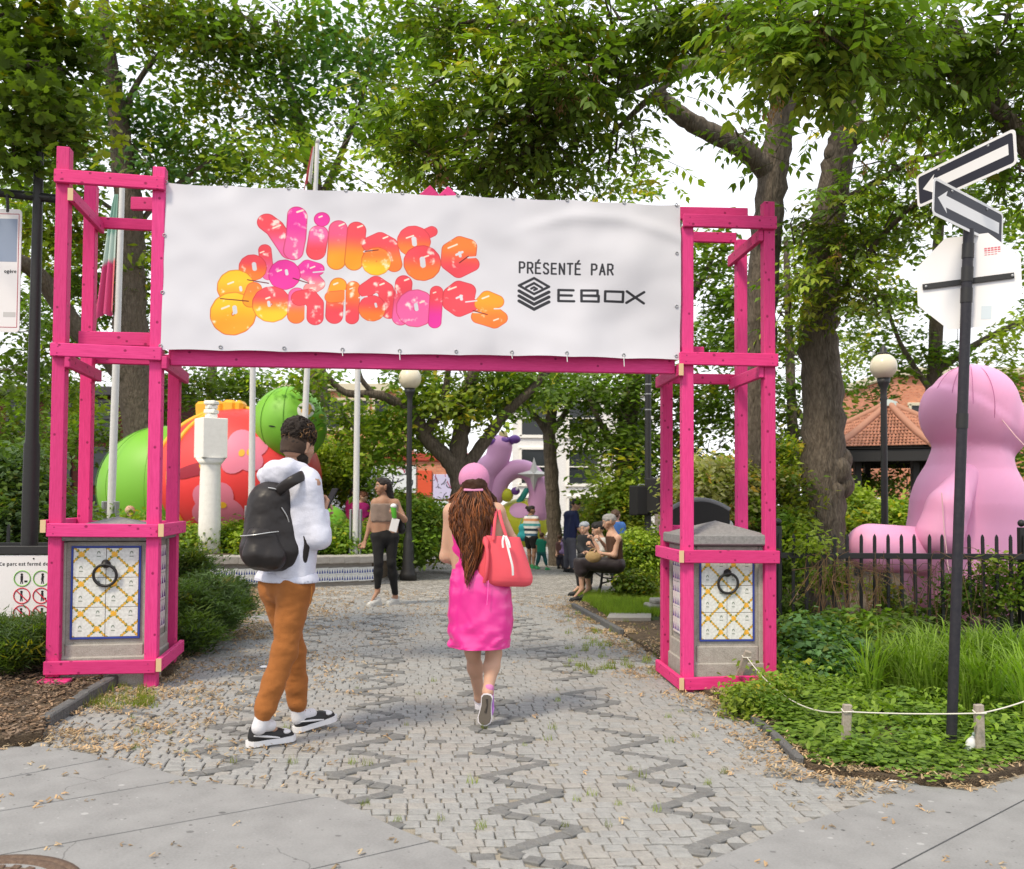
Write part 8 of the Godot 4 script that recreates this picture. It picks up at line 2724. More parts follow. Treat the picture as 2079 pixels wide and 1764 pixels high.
func build_people() -> void:
	mt.eye_white = plain("eye_white", lin(0.6, 0.58, 0.55), 0.3)
	build_man()
	build_woman()
	var fair := lin(0.5, 0.3, 0.21)
	var tan := lin(0.36, 0.2, 0.13)
	var dark_hair := lin(0.02, 0.014, 0.012)
	var brown := lin(0.07, 0.035, 0.018)
	# woman walking towards the camera
	var fw := figure("woman in a grey crop top and black leggings walking with a green drink", 11.55,
		{"head": [778, 986], "neck": [780, 1009, 0.02], "sh0": [762, 1021, -0.02], "sh1": [805, 1022, 0.05], "el0": [751, 1069, 0.02], "wr0": [741, 1100, -0.02], "el1": [822, 1055, 0.02], "wr1": [806, 1040, -0.16],
		"hip0": [768, 1089, 0.0], "hip1": [796, 1090, 0.05], "kn0": [769, 1142, -0.06], "an0": [767, 1200, -0.02], "kn1": [795, 1143, 0.02], "an1": [804, 1194, 0.2]},
		Vector3(-0.55, 0, 0.83), Vector3(-0.88, -0.08, 0.45), {"skin": tan, "hair": dark_hair, "style": "long", "top": cloth_mat("grey_crop_top", Color(0.56, 0.49, 0.45)), "sleeve": 0.0, "neckline": -0.085, "hem": 0.2, "bottom": cloth_mat("black_leggings", lin(0.012, 0.012, 0.013)), "bottom_name": "leggings", "legs": 1.86, "loose": 0.004, "shoes": cloth_mat("white_shoes", lin(0.6, 0.6, 0.58)), "s": 0.97, "curl": 0.7, "top_name": "crop_top"})
	var m := MB.new()
	var at := W(800, 1038, 11.3)
	m.lathe(Transform3D(rot(0, 0, 6), Vector3.ZERO), [Vector2(0, -0.09), Vector2(0.028, -0.09), Vector2(0.036, 0.055), Vector2(0.038, 0.06), Vector2(0, 0.06)], 16)
	var cup := thing("drink_cup", "bright green drink cup with a white domed lid in the walking woman's hand", "cup", at)
	put("cup", m, plain("green_cup", lin(0.1, 0.42, 0.04), 0.4), cup)
	m = MB.new()
	m.ball(Vector3(-0.004, 0.065, 0), Vector3(0.04, 0.035, 0.04), rot(0, 0, 6), 14)
	put("lid", m, mt.sign_white, cup)
	m = MB.new()
	m.box(Transform3D(rot(0, 10, -14), Vector3.ZERO), Vector3(0.1, 0.17, 0.012), 0.004)
	tag(put("card_sleeve", m, mt.sign_white, null, Transform3D(Basis.IDENTITY, W(801, 1066, 11.28))), "white card held below the green cup by the walking woman", "card")
	bag_blob("shoulder_bag", "small black shoulder bag at the walking woman's side", W(815, 1068, 11.75), Vector3(0.05, 0.09, 0.08), mt.black)
	# man in navy
	figure("man in a navy t-shirt and grey trousers standing with his head bent", 19.4,
		{"head": [1170, 1024], "neck": [1165, 1037, 0.03], "sh0": [1150, 1046, 0.12], "sh1": [1168, 1047, -0.14], "el0": [1160, 1074, 0.2], "wr0": [1180, 1090, 0.2], "el1": [1176, 1074, -0.2], "wr1": [1188, 1092, -0.16],
		"hip0": [1153, 1096, 0.08], "hip1": [1161, 1096, -0.08], "kn0": [1154, 1124, 0.08], "an0": [1150, 1151, 0.1], "kn1": [1163, 1124, -0.1], "an1": [1163, 1152, -0.1]},
		Vector3(0.92, 0, 0.25), Vector3(0.85, -0.45, 0.2), {"skin": fair, "hair": dark_hair, "nape": 0.03, "top": cloth_mat("navy_shirt", Color(0.15, 0.18, 0.33)), "sleeve": 0.75, "hem": -0.03, "bottom": cloth_mat("grey_trousers", Color(0.36, 0.36, 0.4)), "loose": 0.025, "shoes": mt.black, "s": 1.0})
	# mother with the striped shirt, and the child
	var striped := plain("striped_shirt", Color.WHITE, 0.9)
	var im := Image.create(8, 64, false, Image.FORMAT_RGB8)
	for y in 64:
		im.fill_rect(Rect2i(0, y, 8, 1), [Color(0.85, 0.85, 0.84), Color(0.3, 0.6, 0.62), Color(0.86, 0.85, 0.82), Color(0.85, 0.6, 0.45), Color(0.86, 0.86, 0.86), Color(0.25, 0.4, 0.5), Color(0.86, 0.86, 0.85), Color(0.15, 0.2, 0.25)][y / 8])
	striped.albedo_texture = ImageTexture.create_from_image(im)
	striped.uv1_scale = Vector3(1, 2.2, 1)
	figure("woman in a striped t-shirt and black shorts leading a child", 20.4,
		{"head": [1079, 1035], "neck": [1078, 1047, 0.0], "sh0": [1069, 1053, 0.05], "sh1": [1090, 1053, -0.06], "el0": [1064, 1075, 0.08], "wr0": [1070, 1092, 0.15], "el1": [1095, 1074, -0.08], "wr1": [1102, 1092, -0.1],
		"hip0": [1073, 1092, 0.04], "hip1": [1084, 1092, -0.04], "kn0": [1075, 1118, 0.08], "an0": [1076, 1145, 0.1], "kn1": [1085, 1119, -0.06], "an1": [1083, 1148, -0.1]},
		Vector3(0.85, 0, -0.5), Vector3(0.95, -0.1, -0.1), {"skin": tan, "hair": dark_hair, "style": "bun", "top": striped, "sleeve": 0.7, "hem": 0.0, "bottom": cloth_mat("black_shorts", lin(0.014, 0.014, 0.015)), "bottom_name": "shorts", "legs": 0.62, "loose": 0.025, "shoes": cloth_mat("green_shoes", lin(0.1, 0.5, 0.2)), "s": 0.9})
	bag_blob("backpack", "turquoise backpack carried by the woman in stripes", W(1063, 1080, 20.5), Vector3(0.13, 0.19, 0.12), cloth_mat("turquoise_bag", lin(0.03, 0.32, 0.36)))
	figure("small child in green clothes and green shoes held by the hand", 20.0,
		{"head": [1101, 1087], "neck": [1100, 1094, 0.0], "sh0": [1093, 1098, 0.03], "sh1": [1106, 1098, -0.03], "el0": [1090, 1108, 0.03], "wr0": [1090, 1118, 0.03], "el1": [1109, 1104, -0.03], "wr1": [1105, 1094, -0.06],
		"hip0": [1095, 1122, 0.02], "hip1": [1104, 1122, -0.02], "kn0": [1094, 1134, 0.02], "an0": [1090, 1147, 0.05], "kn1": [1107, 1134, -0.02], "an1": [1110, 1147, -0.05]},
		Vector3(0.7, 0, -0.6), Vector3(0.7, 0, -0.6), {"skin": tan, "hair": brown, "top": cloth_mat("child_green_shirt", Color(0.1, 0.5, 0.4)), "sleeve": 0.6, "bottom": cloth_mat("child_green_trousers", Color(0.12, 0.36, 0.36)), "shoes": cloth_mat("bright_green_shoes", lin(0.1, 0.5, 0.2)), "s": 0.56, "top_name": "tunic", "hem": -0.05})
	# on the bench under the shrub
	figure("grey haired woman in a brown top and dark patterned skirt sitting on the bench", 13.0,
		{"head": [1237, 1058], "neck": [1243, 1080, 0.0], "sh0": [1247, 1093, 0.16], "sh1": [1255, 1094, -0.16], "el0": [1233, 1114, 0.2], "wr0": [1219, 1096, 0.1], "el1": [1248, 1127, -0.2], "wr1": [1220, 1123, -0.16],
		"hip0": [1250, 1146, 0.09], "hip1": [1252, 1146, -0.09], "kn0": [1190, 1146, 0.14], "an0": [1196, 1194, 0.14], "kn1": [1180, 1141, -0.1], "an1": [1182, 1195, -0.1]},
		Vector3(-1, 0, 0.05), Vector3(-0.92, -0.35, 0.1), {"skin": fair, "hair": lin(0.3, 0.29, 0.28), "nape": 0.02, "seated": true, "feet": true, "top": cloth_mat("brown_top", Color(0.3, 0.2, 0.14)), "sleeve": 0.0, "neckline": -0.06, "bottom": cloth_mat("patterned_skirt", lin(0.03, 0.022, 0.025), 0.5), "bottom_name": "skirt", "legs": 1.12, "loose": 0.05, "shoes": mt.black, "s": 0.98, "curl": 0.8, "top_name": "tank_top"})
	bag_blob("handbag", "pale straw handbag in the lap of the grey haired woman", W(1205, 1131, 12.85), Vector3(0.11, 0.075, 0.09), cloth_mat("straw_bag", Color(0.66, 0.55, 0.38)))
	figure("dark haired person in white and black sitting behind the grey haired woman", 13.9,
		{"head": [1214, 1073], "neck": [1220, 1092, 0.0], "sh0": [1222, 1102, 0.16], "sh1": [1226, 1102, -0.16], "el0": [1212, 1122, 0.2], "wr0": [1202, 1108, 0.1], "el1": [1222, 1128, -0.2], "wr1": [1205, 1096, -0.16],
		"hip0": [1228, 1150, 0.08], "hip1": [1230, 1150, -0.08], "kn0": [1180, 1148, 0.1], "an0": [1184, 1190, 0.1], "kn1": [1176, 1146, -0.08], "an1": [1178, 1190, -0.08]},
		Vector3(-1, 0, 0.05), Vector3(-0.9, -0.4, 0.1), {"skin": fair, "hair": lin(0.012, 0.01, 0.01), "style": "bun", "seated": true, "feet": true, "top": cloth_mat("white_blouse", Color(0.75, 0.74, 0.72)), "sleeve": 0.6, "bottom": cloth_mat("black_trousers", lin(0.014, 0.014, 0.015)), "shoes": mt.black, "s": 0.98, "curl": 0.9})
	figure("person in dark clothes and a pale cap sitting beyond the bench", 15.2,
		{"head": [1187, 1071], "neck": [1190, 1086, 0.0], "sh0": [1180, 1093, 0.0], "sh1": [1201, 1094, 0.0], "el0": [1178, 1112, -0.05], "wr0": [1184, 1122, -0.2], "el1": [1204, 1112, -0.05], "wr1": [1194, 1120, -0.2],
		"hip0": [1184, 1132, 0.0], "hip1": [1198, 1132, 0.0], "kn0": [1180, 1130, -0.4], "an0": [1180, 1170, -0.35], "kn1": [1198, 1130, -0.4], "an1": [1198, 1170, -0.35]},
		Vector3(-0.3, 0, 0.95), Vector3(-0.5, -0.3, 0.8), {"skin": fair, "hair": lin(0.33, 0.36, 0.4), "nape": -0.02, "seated": true, "feet": true, "top": cloth_mat("dark_jacket", lin(0.02, 0.022, 0.026)), "sleeve": 1.85, "bottom": cloth_mat("dark_trousers", lin(0.018, 0.018, 0.02)), "shoes": mt.black, "s": 0.95})
	figure("brown haired person in a blue shirt behind the grey haired woman's head", 16.2,
		{"head": [1250, 1046], "neck": [1252, 1060, 0.0], "sh0": [1242, 1068, 0.0], "sh1": [1264, 1068, 0.0], "el0": [1240, 1092, 0.0], "wr0": [1244, 1108, -0.1], "el1": [1268, 1092, 0.0], "wr1": [1266, 1110, -0.1],
		"hip0": [1246, 1116, 0.0], "hip1": [1260, 1116, 0.0], "kn0": [1246, 1142, 0.0], "an0": [1246, 1168, 0.0], "kn1": [1260, 1142, 0.0], "an1": [1260, 1168, 0.0]},
		Vector3(0.3, 0, -1), Vector3(0.5, 0, -0.9), {"skin": fair, "hair": brown, "top": cloth_mat("blue_shirt", Color(0.25, 0.42, 0.68)), "sleeve": 0.7, "bottom": cloth_mat("blue_jeans", Color(0.2, 0.24, 0.33)), "shoes": mt.black, "s": 0.95})
	figure("child with a lilac bag standing left of the man in navy", 20.6,
		{"head": [1137, 1091], "neck": [1138, 1100, 0.0], "sh0": [1132, 1104, 0.0], "sh1": [1145, 1104, 0.0], "el0": [1131, 1115, 0.0], "wr0": [1130, 1124, -0.06], "el1": [1147, 1114, 0.0], "wr1": [1146, 1122, -0.05],
		"hip0": [1134, 1128, 0.0], "hip1": [1143, 1128, 0.0], "kn0": [1134, 1140, 0.0], "an0": [1134, 1152, 0.0], "kn1": [1143, 1140, 0.0], "an1": [1143, 1152, 0.0]},
		Vector3(0.4, 0, -0.9), Vector3(0.5, 0, -0.8), {"skin": fair, "hair": brown, "top": cloth_mat("child_brown_shirt", Color(0.34, 0.24, 0.24)), "sleeve": 0.5, "bottom": cloth_mat("child_dark_trousers", Color(0.2, 0.2, 0.25)), "shoes": mt.black, "s": 0.62})
	bag_blob("lilac_bag", "lilac bag in the hand of the child left of the man in navy", W(1144, 1112, 20.2), Vector3(0.09, 0.13, 0.05), cloth_mat("lilac_cloth", lin(0.36, 0.25, 0.5)))
	# left of the middle
	figure("man in a dark teal shirt sitting on the bench behind the dark shrub", 20.0,
		{"head": [877, 1056], "neck": [877, 1069, 0.02], "sh0": [869, 1077, 0.14], "sh1": [883, 1077, -0.14], "el0": [864, 1096, 0.16], "wr0": [850, 1094, 0.1], "el1": [880, 1098, -0.2], "wr1": [862, 1090, -0.22],
		"hip0": [876, 1114, 0.08], "hip1": [879, 1114, -0.08], "kn0": [850, 1116, 0.1], "an0": [852, 1142, 0.1], "kn1": [848, 1114, -0.1], "an1": [848, 1142, -0.1]},
		Vector3(-1, 0, 0.2), Vector3(-0.9, 0, -0.2), {"skin": fair, "hair": brown, "nape": 0.02, "seated": true, "feet": true, "top": cloth_mat("teal_shirt", Color(0.1, 0.2, 0.25)), "sleeve": 0.8, "bottom": cloth_mat("dark_shorts", lin(0.015, 0.016, 0.02)), "shoes": mt.black})
	figure("woman with reddish hair in a magenta and blue top bending behind the planter", 17.4,
		{"head": [738, 1008], "neck": [733, 1021, 0.02], "sh0": [720, 1029, 0.06], "sh1": [745, 1031, -0.04], "el0": [716, 1056, 0.06], "wr0": [728, 1076, -0.08], "el1": [748, 1058, -0.05], "wr1": [746, 1080, -0.14],
		"hip0": [718, 1086, 0.05], "hip1": [736, 1086, 0.0], "kn0": [722, 1120, 0.05], "an0": [720, 1160, 0.1], "kn1": [738, 1120, 0.0], "an1": [738, 1160, 0.0]},
		Vector3(0.8, 0, 0.4), Vector3(0.75, -0.5, 0.3), {"skin": fair, "hair": lin(0.16, 0.055, 0.025), "style": "long", "top": cloth_mat("magenta_top", Color(0.62, 0.1, 0.42)), "sleeve": 0.5, "bottom": cloth_mat("blue_skirt", Color(0.12, 0.3, 0.68)), "shoes": mt.black, "s": 0.97})
	figure("dark haired woman in bright pink behind the reddish haired woman", 18.0,
		{"head": [722, 1000], "neck": [720, 1015, 0.0], "sh0": [709, 1023, 0.0], "sh1": [731, 1024, 0.0], "el0": [705, 1050, 0.0], "wr0": [708, 1070, -0.1], "el1": [734, 1050, 0.0], "wr1": [732, 1072, -0.1],
		"hip0": [712, 1080, 0.0], "hip1": [727, 1080, 0.0], "kn0": [712, 1115, 0.0], "an0": [712, 1155, 0.0], "kn1": [727, 1115, 0.0], "an1": [727, 1155, 0.0]},
		Vector3(0.5, 0, 0.8), Vector3(0.8, 0, 0.4), {"skin": fair, "hair": dark_hair, "style": "long", "top": cloth_mat("bright_pink_top", Color(0.85, 0.2, 0.5)), "sleeve": 0.4, "bottom": cloth_mat("dark_skirt", lin(0.02, 0.02, 0.025)), "shoes": mt.black, "s": 0.96})
	figure("person with cropped hair whose head shows above the left stone pillar", 16.4,
		{"head": [265, 1036], "neck": [264, 1051, 0.0], "sh0": [252, 1060, 0.0], "sh1": [277, 1060, 0.0], "el0": [250, 1086, 0.0], "wr0": [254, 1104, -0.1], "el1": [280, 1086, 0.0], "wr1": [276, 1106, -0.1],
		"hip0": [256, 1116, 0.0], "hip1": [273, 1116, 0.0], "kn0": [256, 1116, -0.4], "an0": [256, 1150, -0.4], "kn1": [273, 1116, -0.4], "an1": [273, 1150, -0.4]},
		Vector3(0.2, 0, 1), Vector3(0.3, 0, -1), {"skin": fair, "hair": fair, "style": "bald", "seated": true, "feet": true, "top": cloth_mat("moss_shirt", Color(0.2, 0.26, 0.16)), "sleeve": 0.7, "bottom": cloth_mat("moss_trousers", Color(0.2, 0.2, 0.2)), "shoes": mt.black, "s": 0.95})

func bag_blob(called: String, label: String, at: Vector3, half: Vector3, mat: Material) -> void:
	var root := thing(called, label, "bag", at)
	var r := minf(half.x, half.z) * 0.75
	var q := half - Vector3.ONE * r
	put("bag", field_mesh([[Vector3(-q.x, -maxf(q.y, 0.001), 0), Vector3(q.x, -maxf(q.y, 0.001), 0), r * 1.1, r * 1.1], [Vector3(-q.x * 0.7, maxf(q.y, 0.001), 0), Vector3(q.x * 0.7, maxf(q.y, 0.001), 0), r * 0.85, r * 0.85], [Vector3(0, -q.y, 0), Vector3(0, q.y, 0), r * 1.1, r]], 0.014, 0.05, [], 0.004, 12.0), mat, root)
	var m := MB.new()
	m.tube(smooth_path([Vector3(-half.x * 0.6, half.y * 0.7, 0), Vector3(-half.x * 0.3, half.y * 1.5, 0.01), Vector3(half.x * 0.3, half.y * 1.5, 0.01), Vector3(half.x * 0.6, half.y * 0.7, 0)], 4), [0.008], 6)
	put("handle", m, mat, root)

func build_man() -> void:
	var z := 5.12
	var base := W(585, 1500, z)
	base.y = gh(base.x, base.z)
	var root := thing("person", "man in a white hoodie and orange brown joggers walking with a black backpack", "person", base, 0.0, "people in the park")
	var f := Vector3(0.76, 0, -0.65)
	var h1 := W(500, 1512, z - 0.17) - base
	var h0 := W(597, 1488, z + 0.16) - base
	var J := rel({"head": [606, 908, 0.02], "neck": [594, 946, 0.0], "sh0": [552, 982, 0.13], "sh1": [632, 986, -0.13], "el0": [585, 1096, 0.26], "wr0": [640, 1050, 0.30], "el1": [650, 1092, -0.13], "wr1": [655, 1043, 0.06],
		"hip0": [561, 1190, 0.08], "hip1": [602, 1190, -0.07], "kn0": [597, 1325, 0.14], "an0": [606, 1448, 0.18], "to0": [645, 1466, 0.3], "kn1": [578, 1322, -0.1], "an1": [530, 1466, -0.17], "to1": [565, 1496, -0.06]}, z, base)
	J.to1 = h1 + Vector3(0.15, 0.045, -0.11)
	J.to0 = h0 + Vector3(0.14, 0.06, -0.13)
	var skin := skin_mat(lin(0.38, 0.22, 0.15))
	var m := MB.new()
	field_mesh(body_bones(J, 0.98), 0.014, 0.035, [], 0.0, 8.0, Vector3.ONE, m)
	var hf := Vector3(0.52, -0.5, -0.8).normalized()
	var hu := Vector3.UP
	hu = (hu - hf * hu.dot(hf)).normalized()
	field_mesh(head_bones(J.head, hf, hu, 1.0), 0.0055, 0.014, [], 0.0, 8.0, Vector3.ONE, m)
	# hands holding a phone before the chest
	var n1 := Vector3(-0.6, 0.2, 0.3)
	field_mesh(hand_bones(J.wr1, (J.wr1 - J.el1).normalized().lerp(Vector3(0.35, 0.9, -0.3), 0.5), n1, 1.0, 0.75, -1.0), 0.0038, 0.005, [], 0.0, 8.0, Vector3.ONE, m)
	field_mesh(hand_bones(J.wr0, (J.wr0 - J.el0).normalized().lerp(Vector3(0.3, 0.9, 0.0), 0.5), Vector3(0.5, 0.2, 0.3), 1.0, 0.7, 1.0), 0.0038, 0.005, [], 0.0, 8.0, Vector3.ONE, m)
	put("body", m, skin, root)
	face_parts(root, J.head, hf, hu, 1.0, lin(0.02, 0.015, 0.012))
	# beard and faded nape
	var hr := f.cross(Vector3.UP)
	var dark := lin(0.018, 0.012, 0.009)
	put("beard", field_mesh([[J.head + hf * 0.045 - hu * 0.06, J.head + hf * 0.066 - hu * 0.098, 0.055, 0.036], [J.head + hr * 0.05 + hf * 0.03 - hu * 0.05, J.head + hf * 0.05 - hu * 0.09, 0.034, 0.04]], 0.007, 0.02, [[J.head - hu * 0.045, hu]], 0.004, 60.0), cloth_mat("beard_hair", dark), root)
	put("short_hair", field_mesh([[J.head - hf * 0.022, J.head - hf * 0.018 + hu * 0.012, 0.0865, 0.086], [J.head - hf * 0.02 - hu * 0.02, J.head - hf * 0.03 - hu * 0.05, 0.084, 0.07]], 0.007, 0.015, [[J.head + hf * 0.03 + hu * 0.02, (hf - hu * 0.3).normalized()], [J.head - hu * 0.024, -hu]], 0.003, 90.0), cloth_mat("short_hair", lin(0.022, 0.014, 0.011)), root)
	put("faded_hair", field_mesh([[J.head - hf * 0.022, J.head - hf * 0.018 + hu * 0.012, 0.0868, 0.0863], [J.head - hf * 0.02 - hu * 0.02, J.head - hf * 0.034 - hu * 0.06, 0.0855, 0.062]], 0.007, 0.015, [[J.head + hf * 0.02 + hu * 0.02, (hf - hu * 0.3).normalized()], [J.head - hu * 0.05, (-hu + hf * 0.3).normalized()]], 0.002, 70.0), cloth_mat("faded_hair", lin(0.05, 0.03, 0.021)), root)
	var bun := W(604, 872, z + 0.0) - base
	put("curly_hair", field_mesh([[J.head + hu * 0.05 - hf * 0.02, bun, 0.078, 0.08], [bun - Vector3(0.04, 0, 0), bun + Vector3(0.045, 0.0, -0.02), 0.046, 0.046]], 0.0075, 0.03, [[J.head - hu * 0.012, -hu]], 0.02, 42.0), cloth_mat("curly_hair", dark), root)
	m = MB.new()
	for k in 230:
		var d := Vector3(rng.randfn(), absf(rng.randfn()) * 0.9 - 0.5, rng.randfn()).normalized()
		var c: Vector3 = (bun + J.head + hu * 0.05) / 2 + d * Vector3(0.084, 0.085, 0.08)
		var a := d.cross(Vector3(0.3, 0.5, 0.8)).normalized()
		var b := d.cross(a)
		var pts := []
		var ph := rnd(0, TAU)
		for i in 7:
			var t := ph + i * 0.95
			pts.append(c + (a * cos(t) + b * sin(t)) * 0.015 + d * (0.004 * i - 0.006))
		m.col = Color(0.022, 0.013, 0.009).lerp(Color(0.22, 0.12, 0.05), pow(rng.randf(), 7.0))
		m.tube(pts, [0.0048, 0.0052, 0.005, 0.0048, 0.0045, 0.004, 0.002], 5)
	put("curls", m, mt.tinted, root).set_meta("kind", "stuff")
	# hoodie
	var white := cloth_mat("white_fleece", Color(0.83, 0.84, 0.9), 0.95)
	var pel: Vector3 = (J.hip0 + J.hip1) / 2
	var hb := [[J.neck - Vector3(0, 0.09, 0), pel + Vector3(0, 0.02, 0), 0.10, 0.118], [J.sh0.lerp(J.neck, 0.28), J.sh1.lerp(J.neck, 0.28), 0.075, 0.075]]
	for k in ["0", "1"]:
		hb.append([J["sh" + k].lerp(J.neck, 0.3) - Vector3(0, 0.07, 0), J["hip" + k] + Vector3(0, 0.03, 0), 0.092, 0.104])
		hb.append([J["sh" + k].lerp(J.neck, 0.12), J["el" + k], 0.062, 0.055])
		hb.append([J["el" + k], J["wr" + k], 0.06, 0.042])
	put("hoodie", field_mesh(hb, 0.0115, 0.045, [[W(590, 1171, z) - base, Vector3(0, -1, 0)], [J.neck + Vector3(0, 0.035, 0), Vector3.UP]], 0.008, 5.6, Vector3(1, 1.5, 1)), white, root)
	put("hem_band", field_mesh([[J.hip0 + Vector3(-0.02, 0.02, 0), J.hip1 + Vector3(0.02, 0.02, 0), 0.109, 0.109], [pel + Vector3(0, 0.02, -0.02), pel + Vector3(0, 0.02, 0.02), 0.128, 0.128]], 0.0115, 0.04, [[W(590, 1180, z) - base, Vector3.DOWN], [W(590, 1160, z) - base, Vector3.UP]]), white, root)
	var hood := []
	for q in [[540, 965, 0.02, 0.05], [558, 958, -0.07, 0.058], [585, 952, -0.12, 0.055], [612, 958, -0.08, 0.046], [622, 968, 0.02, 0.036]]:
		hood.append([W(q[0], q[1], z + q[2]) - base, q[3]])
	var hoodb := []
	for i in 4: hoodb.append([hood[i][0], hood[i + 1][0], hood[i][1], hood[i + 1][1]])
	hoodb.append([W(545, 975, z - 0.04) - base, W(580, 972, z - 0.1) - base, 0.045, 0.05])
	put("hood", field_mesh(hoodb, 0.01, 0.035, [], 0.007, 5.6, Vector3(1, 2.0, 1)), white, root)
	# joggers
	var ochre := cloth_mat("ochre_fleece", Color(0.62, 0.385, 0.19), 0.95)
	var pb := [[J.hip0, J.hip1, 0.098, 0.098], [pel + Vector3(0, 0.05, 0), pel, 0.106, 0.11]]
	for k in ["0", "1"]:
		var mid: Vector3 = J["kn" + k].lerp(J["an" + k], 0.5)
		pb.append([J["hip" + k], J["kn" + k], 0.1, 0.07])
		pb.append([J["kn" + k], mid, 0.07, 0.062])
		pb.append([mid, J["kn" + k].lerp(J["an" + k], 0.8), 0.062, 0.06])
		pb.append([J["kn" + k].lerp(J["an" + k], 0.8), J["kn" + k].lerp(J["an" + k], 0.92), 0.047, 0.043])
	put("joggers", field_mesh(pb, 0.012, 0.03, [[pel + Vector3(0, 0.06, 0), Vector3.UP]], 0.010, 5.6, Vector3(1, 1.8, 1)), ochre, root)
	m = MB.new()
	m.tube(smooth_path([W(633, 1188, z - 0.13) - base, W(634, 1205, z - 0.15) - base, W(630, 1226, z - 0.16) - base], 4), [0.005], 6)
	put("pocket_seam", m, plain("seam_shade", lin(0.2, 0.075, 0.015), 0.9), root)
	# socks and shoes
	var sock := cloth_mat("white_sock", Color(0.85, 0.85, 0.87))
	for k in ["0", "1"]:
		var an: Vector3 = J["an" + k]
		var up: Vector3 = (J["kn" + k] - an).normalized()
		put("sock", field_mesh([[an - up * 0.03, an + up * 0.05, 0.042, 0.042], [an + up * 0.05, an + up * 0.12, 0.042, 0.044], [an - up * 0.02, (J["to" + k] as Vector3).lerp(an, 0.45) + Vector3(0, 0.012, 0), 0.036, 0.034]], 0.009, 0.01), sock, root)
	h1.y = gh(base.x + h1.x, base.z + h1.z) - base.y + 0.003
	h0.y = gh(base.x + h0.x, base.z + h0.z) - base.y + 0.003
	var sole := plain("white_sole", lin(0.66, 0.66, 0.68), 0.6)
	var blk := plain("black_leather", lin(0.015, 0.015, 0.016), 0.5)
	shoe(root, h1, h1 + Vector3(0.235, 0.0, -0.17), Vector3.UP, 1.05, blk, sole, [["side", sole], ["laces", blk]])
	shoe(root, h0, h0 + Vector3(0.215, 0.035, -0.2), Vector3.UP, 1.05, blk, sole, [["side", sole], ["laces", blk]])
	# the phone in his hands
	var ph := MB.new()
	ph.box(Transform3D(Basis(hr, hf.cross(hr), -hf), Vector3.ZERO), Vector3(0.072, 0.15, 0.009), 0.003)
	tag(put("phone", ph, mt.black, null, Transform3D(Basis.IDENTITY, (J.wr1 + J.wr0) / 2 + base + Vector3(0.06, 0.1, -0.04))), "black phone held by the man in the white hoodie", "phone")
	# backpack
	var bp := W(548, 1075, z - 0.1)
	var pack := thing("backpack", "black backpack with silver zips worn by the man in the hoodie", "backpack", bp)
	var leather := plain("black_nylon", lin(0.016, 0.013, 0.013), 0.42)
	leather.heightmap_enabled = false
	var B := func(u: float, v: float, dz: float) -> Vector3: return W(u, v, z + dz) - bp
	put("main_bag", field_mesh([
		[B.call(541, 1025, -0.13), B.call(533, 1112, -0.17), 0.105, 0.115], [B.call(566, 1022, -0.1), B.call(572, 1110, -0.12), 0.10, 0.115],
		[B.call(530, 1118, -0.17), B.call(576, 1122, -0.12), 0.10, 0.10], [B.call(544, 1008, -0.12), B.call(566, 1004, -0.1), 0.075, 0.075], [B.call(580, 1060, -0.05), B.call(590, 1118, -0.06), 0.07, 0.08]], 0.011, 0.05, [], 0.008, 7.0), leather, pack)
	put("front_pocket", field_mesh([[B.call(522, 1088, -0.24), B.call(520, 1125, -0.25), 0.055, 0.065], [B.call(548, 1090, -0.22), B.call(555, 1128, -0.22), 0.05, 0.065], [B.call(520, 1128, -0.25), B.call(558, 1132, -0.22), 0.06, 0.06]], 0.011, 0.05, [], 0.007, 8.0), leather, pack)
	var zip := plain("silver_zip", lin(0.55, 0.55, 0.55), 0.3, 0.8)
	for q in [[[489, 1088, -0.263], [515, 1086, -0.305], [548, 1081, -0.275], [566, 1079, -0.235]], [[572, 1030, -0.21], [584, 1050, -0.195], [591, 1078, -0.17]], [[545, 990, -0.205], [562, 993, -0.2], [574, 999, -0.18], [578, 1010, -0.17]]]:
		m = MB.new()
		var pts := []
		for e in q: pts.append(B.call(e[0], e[1], e[2]))
		m.tube(smooth_path(pts, 4), [0.0035], 6)
		put("zip", m, zip, pack)
	for q in [[[566, 996, -0.2], [582, 984, -0.235], [602, 972, -0.225], [620, 964, -0.14], [634, 972, 0.0]], [[592, 1128, -0.09], [606, 1108, -0.12], [618, 1080, -0.16], [624, 1062, -0.16]], [[618, 1080, -0.165], [624, 1100, -0.165], [620, 1130, -0.16], [615, 1147, -0.155]], [[548, 985, 0.0], [545, 975, 0.1], [540, 985, 0.2]]]:
		m = MB.new()
		var pts := []
		for e in q: pts.append(B.call(e[0], e[1], e[2]))
		m.tube(smooth_path(pts, 5), [0.03 if q[0][0] != 618 else 0.017], 10, true, 0.35)
		put("strap", m, leather, pack)
	m = MB.new()
	m.tube(smooth_path([B.call(540, 992, -0.08), B.call(546, 978, -0.1), B.call(556, 980, -0.1), B.call(560, 990, -0.08)], 4), [0.009], 7)
	put("grab_handle", m, leather, pack)

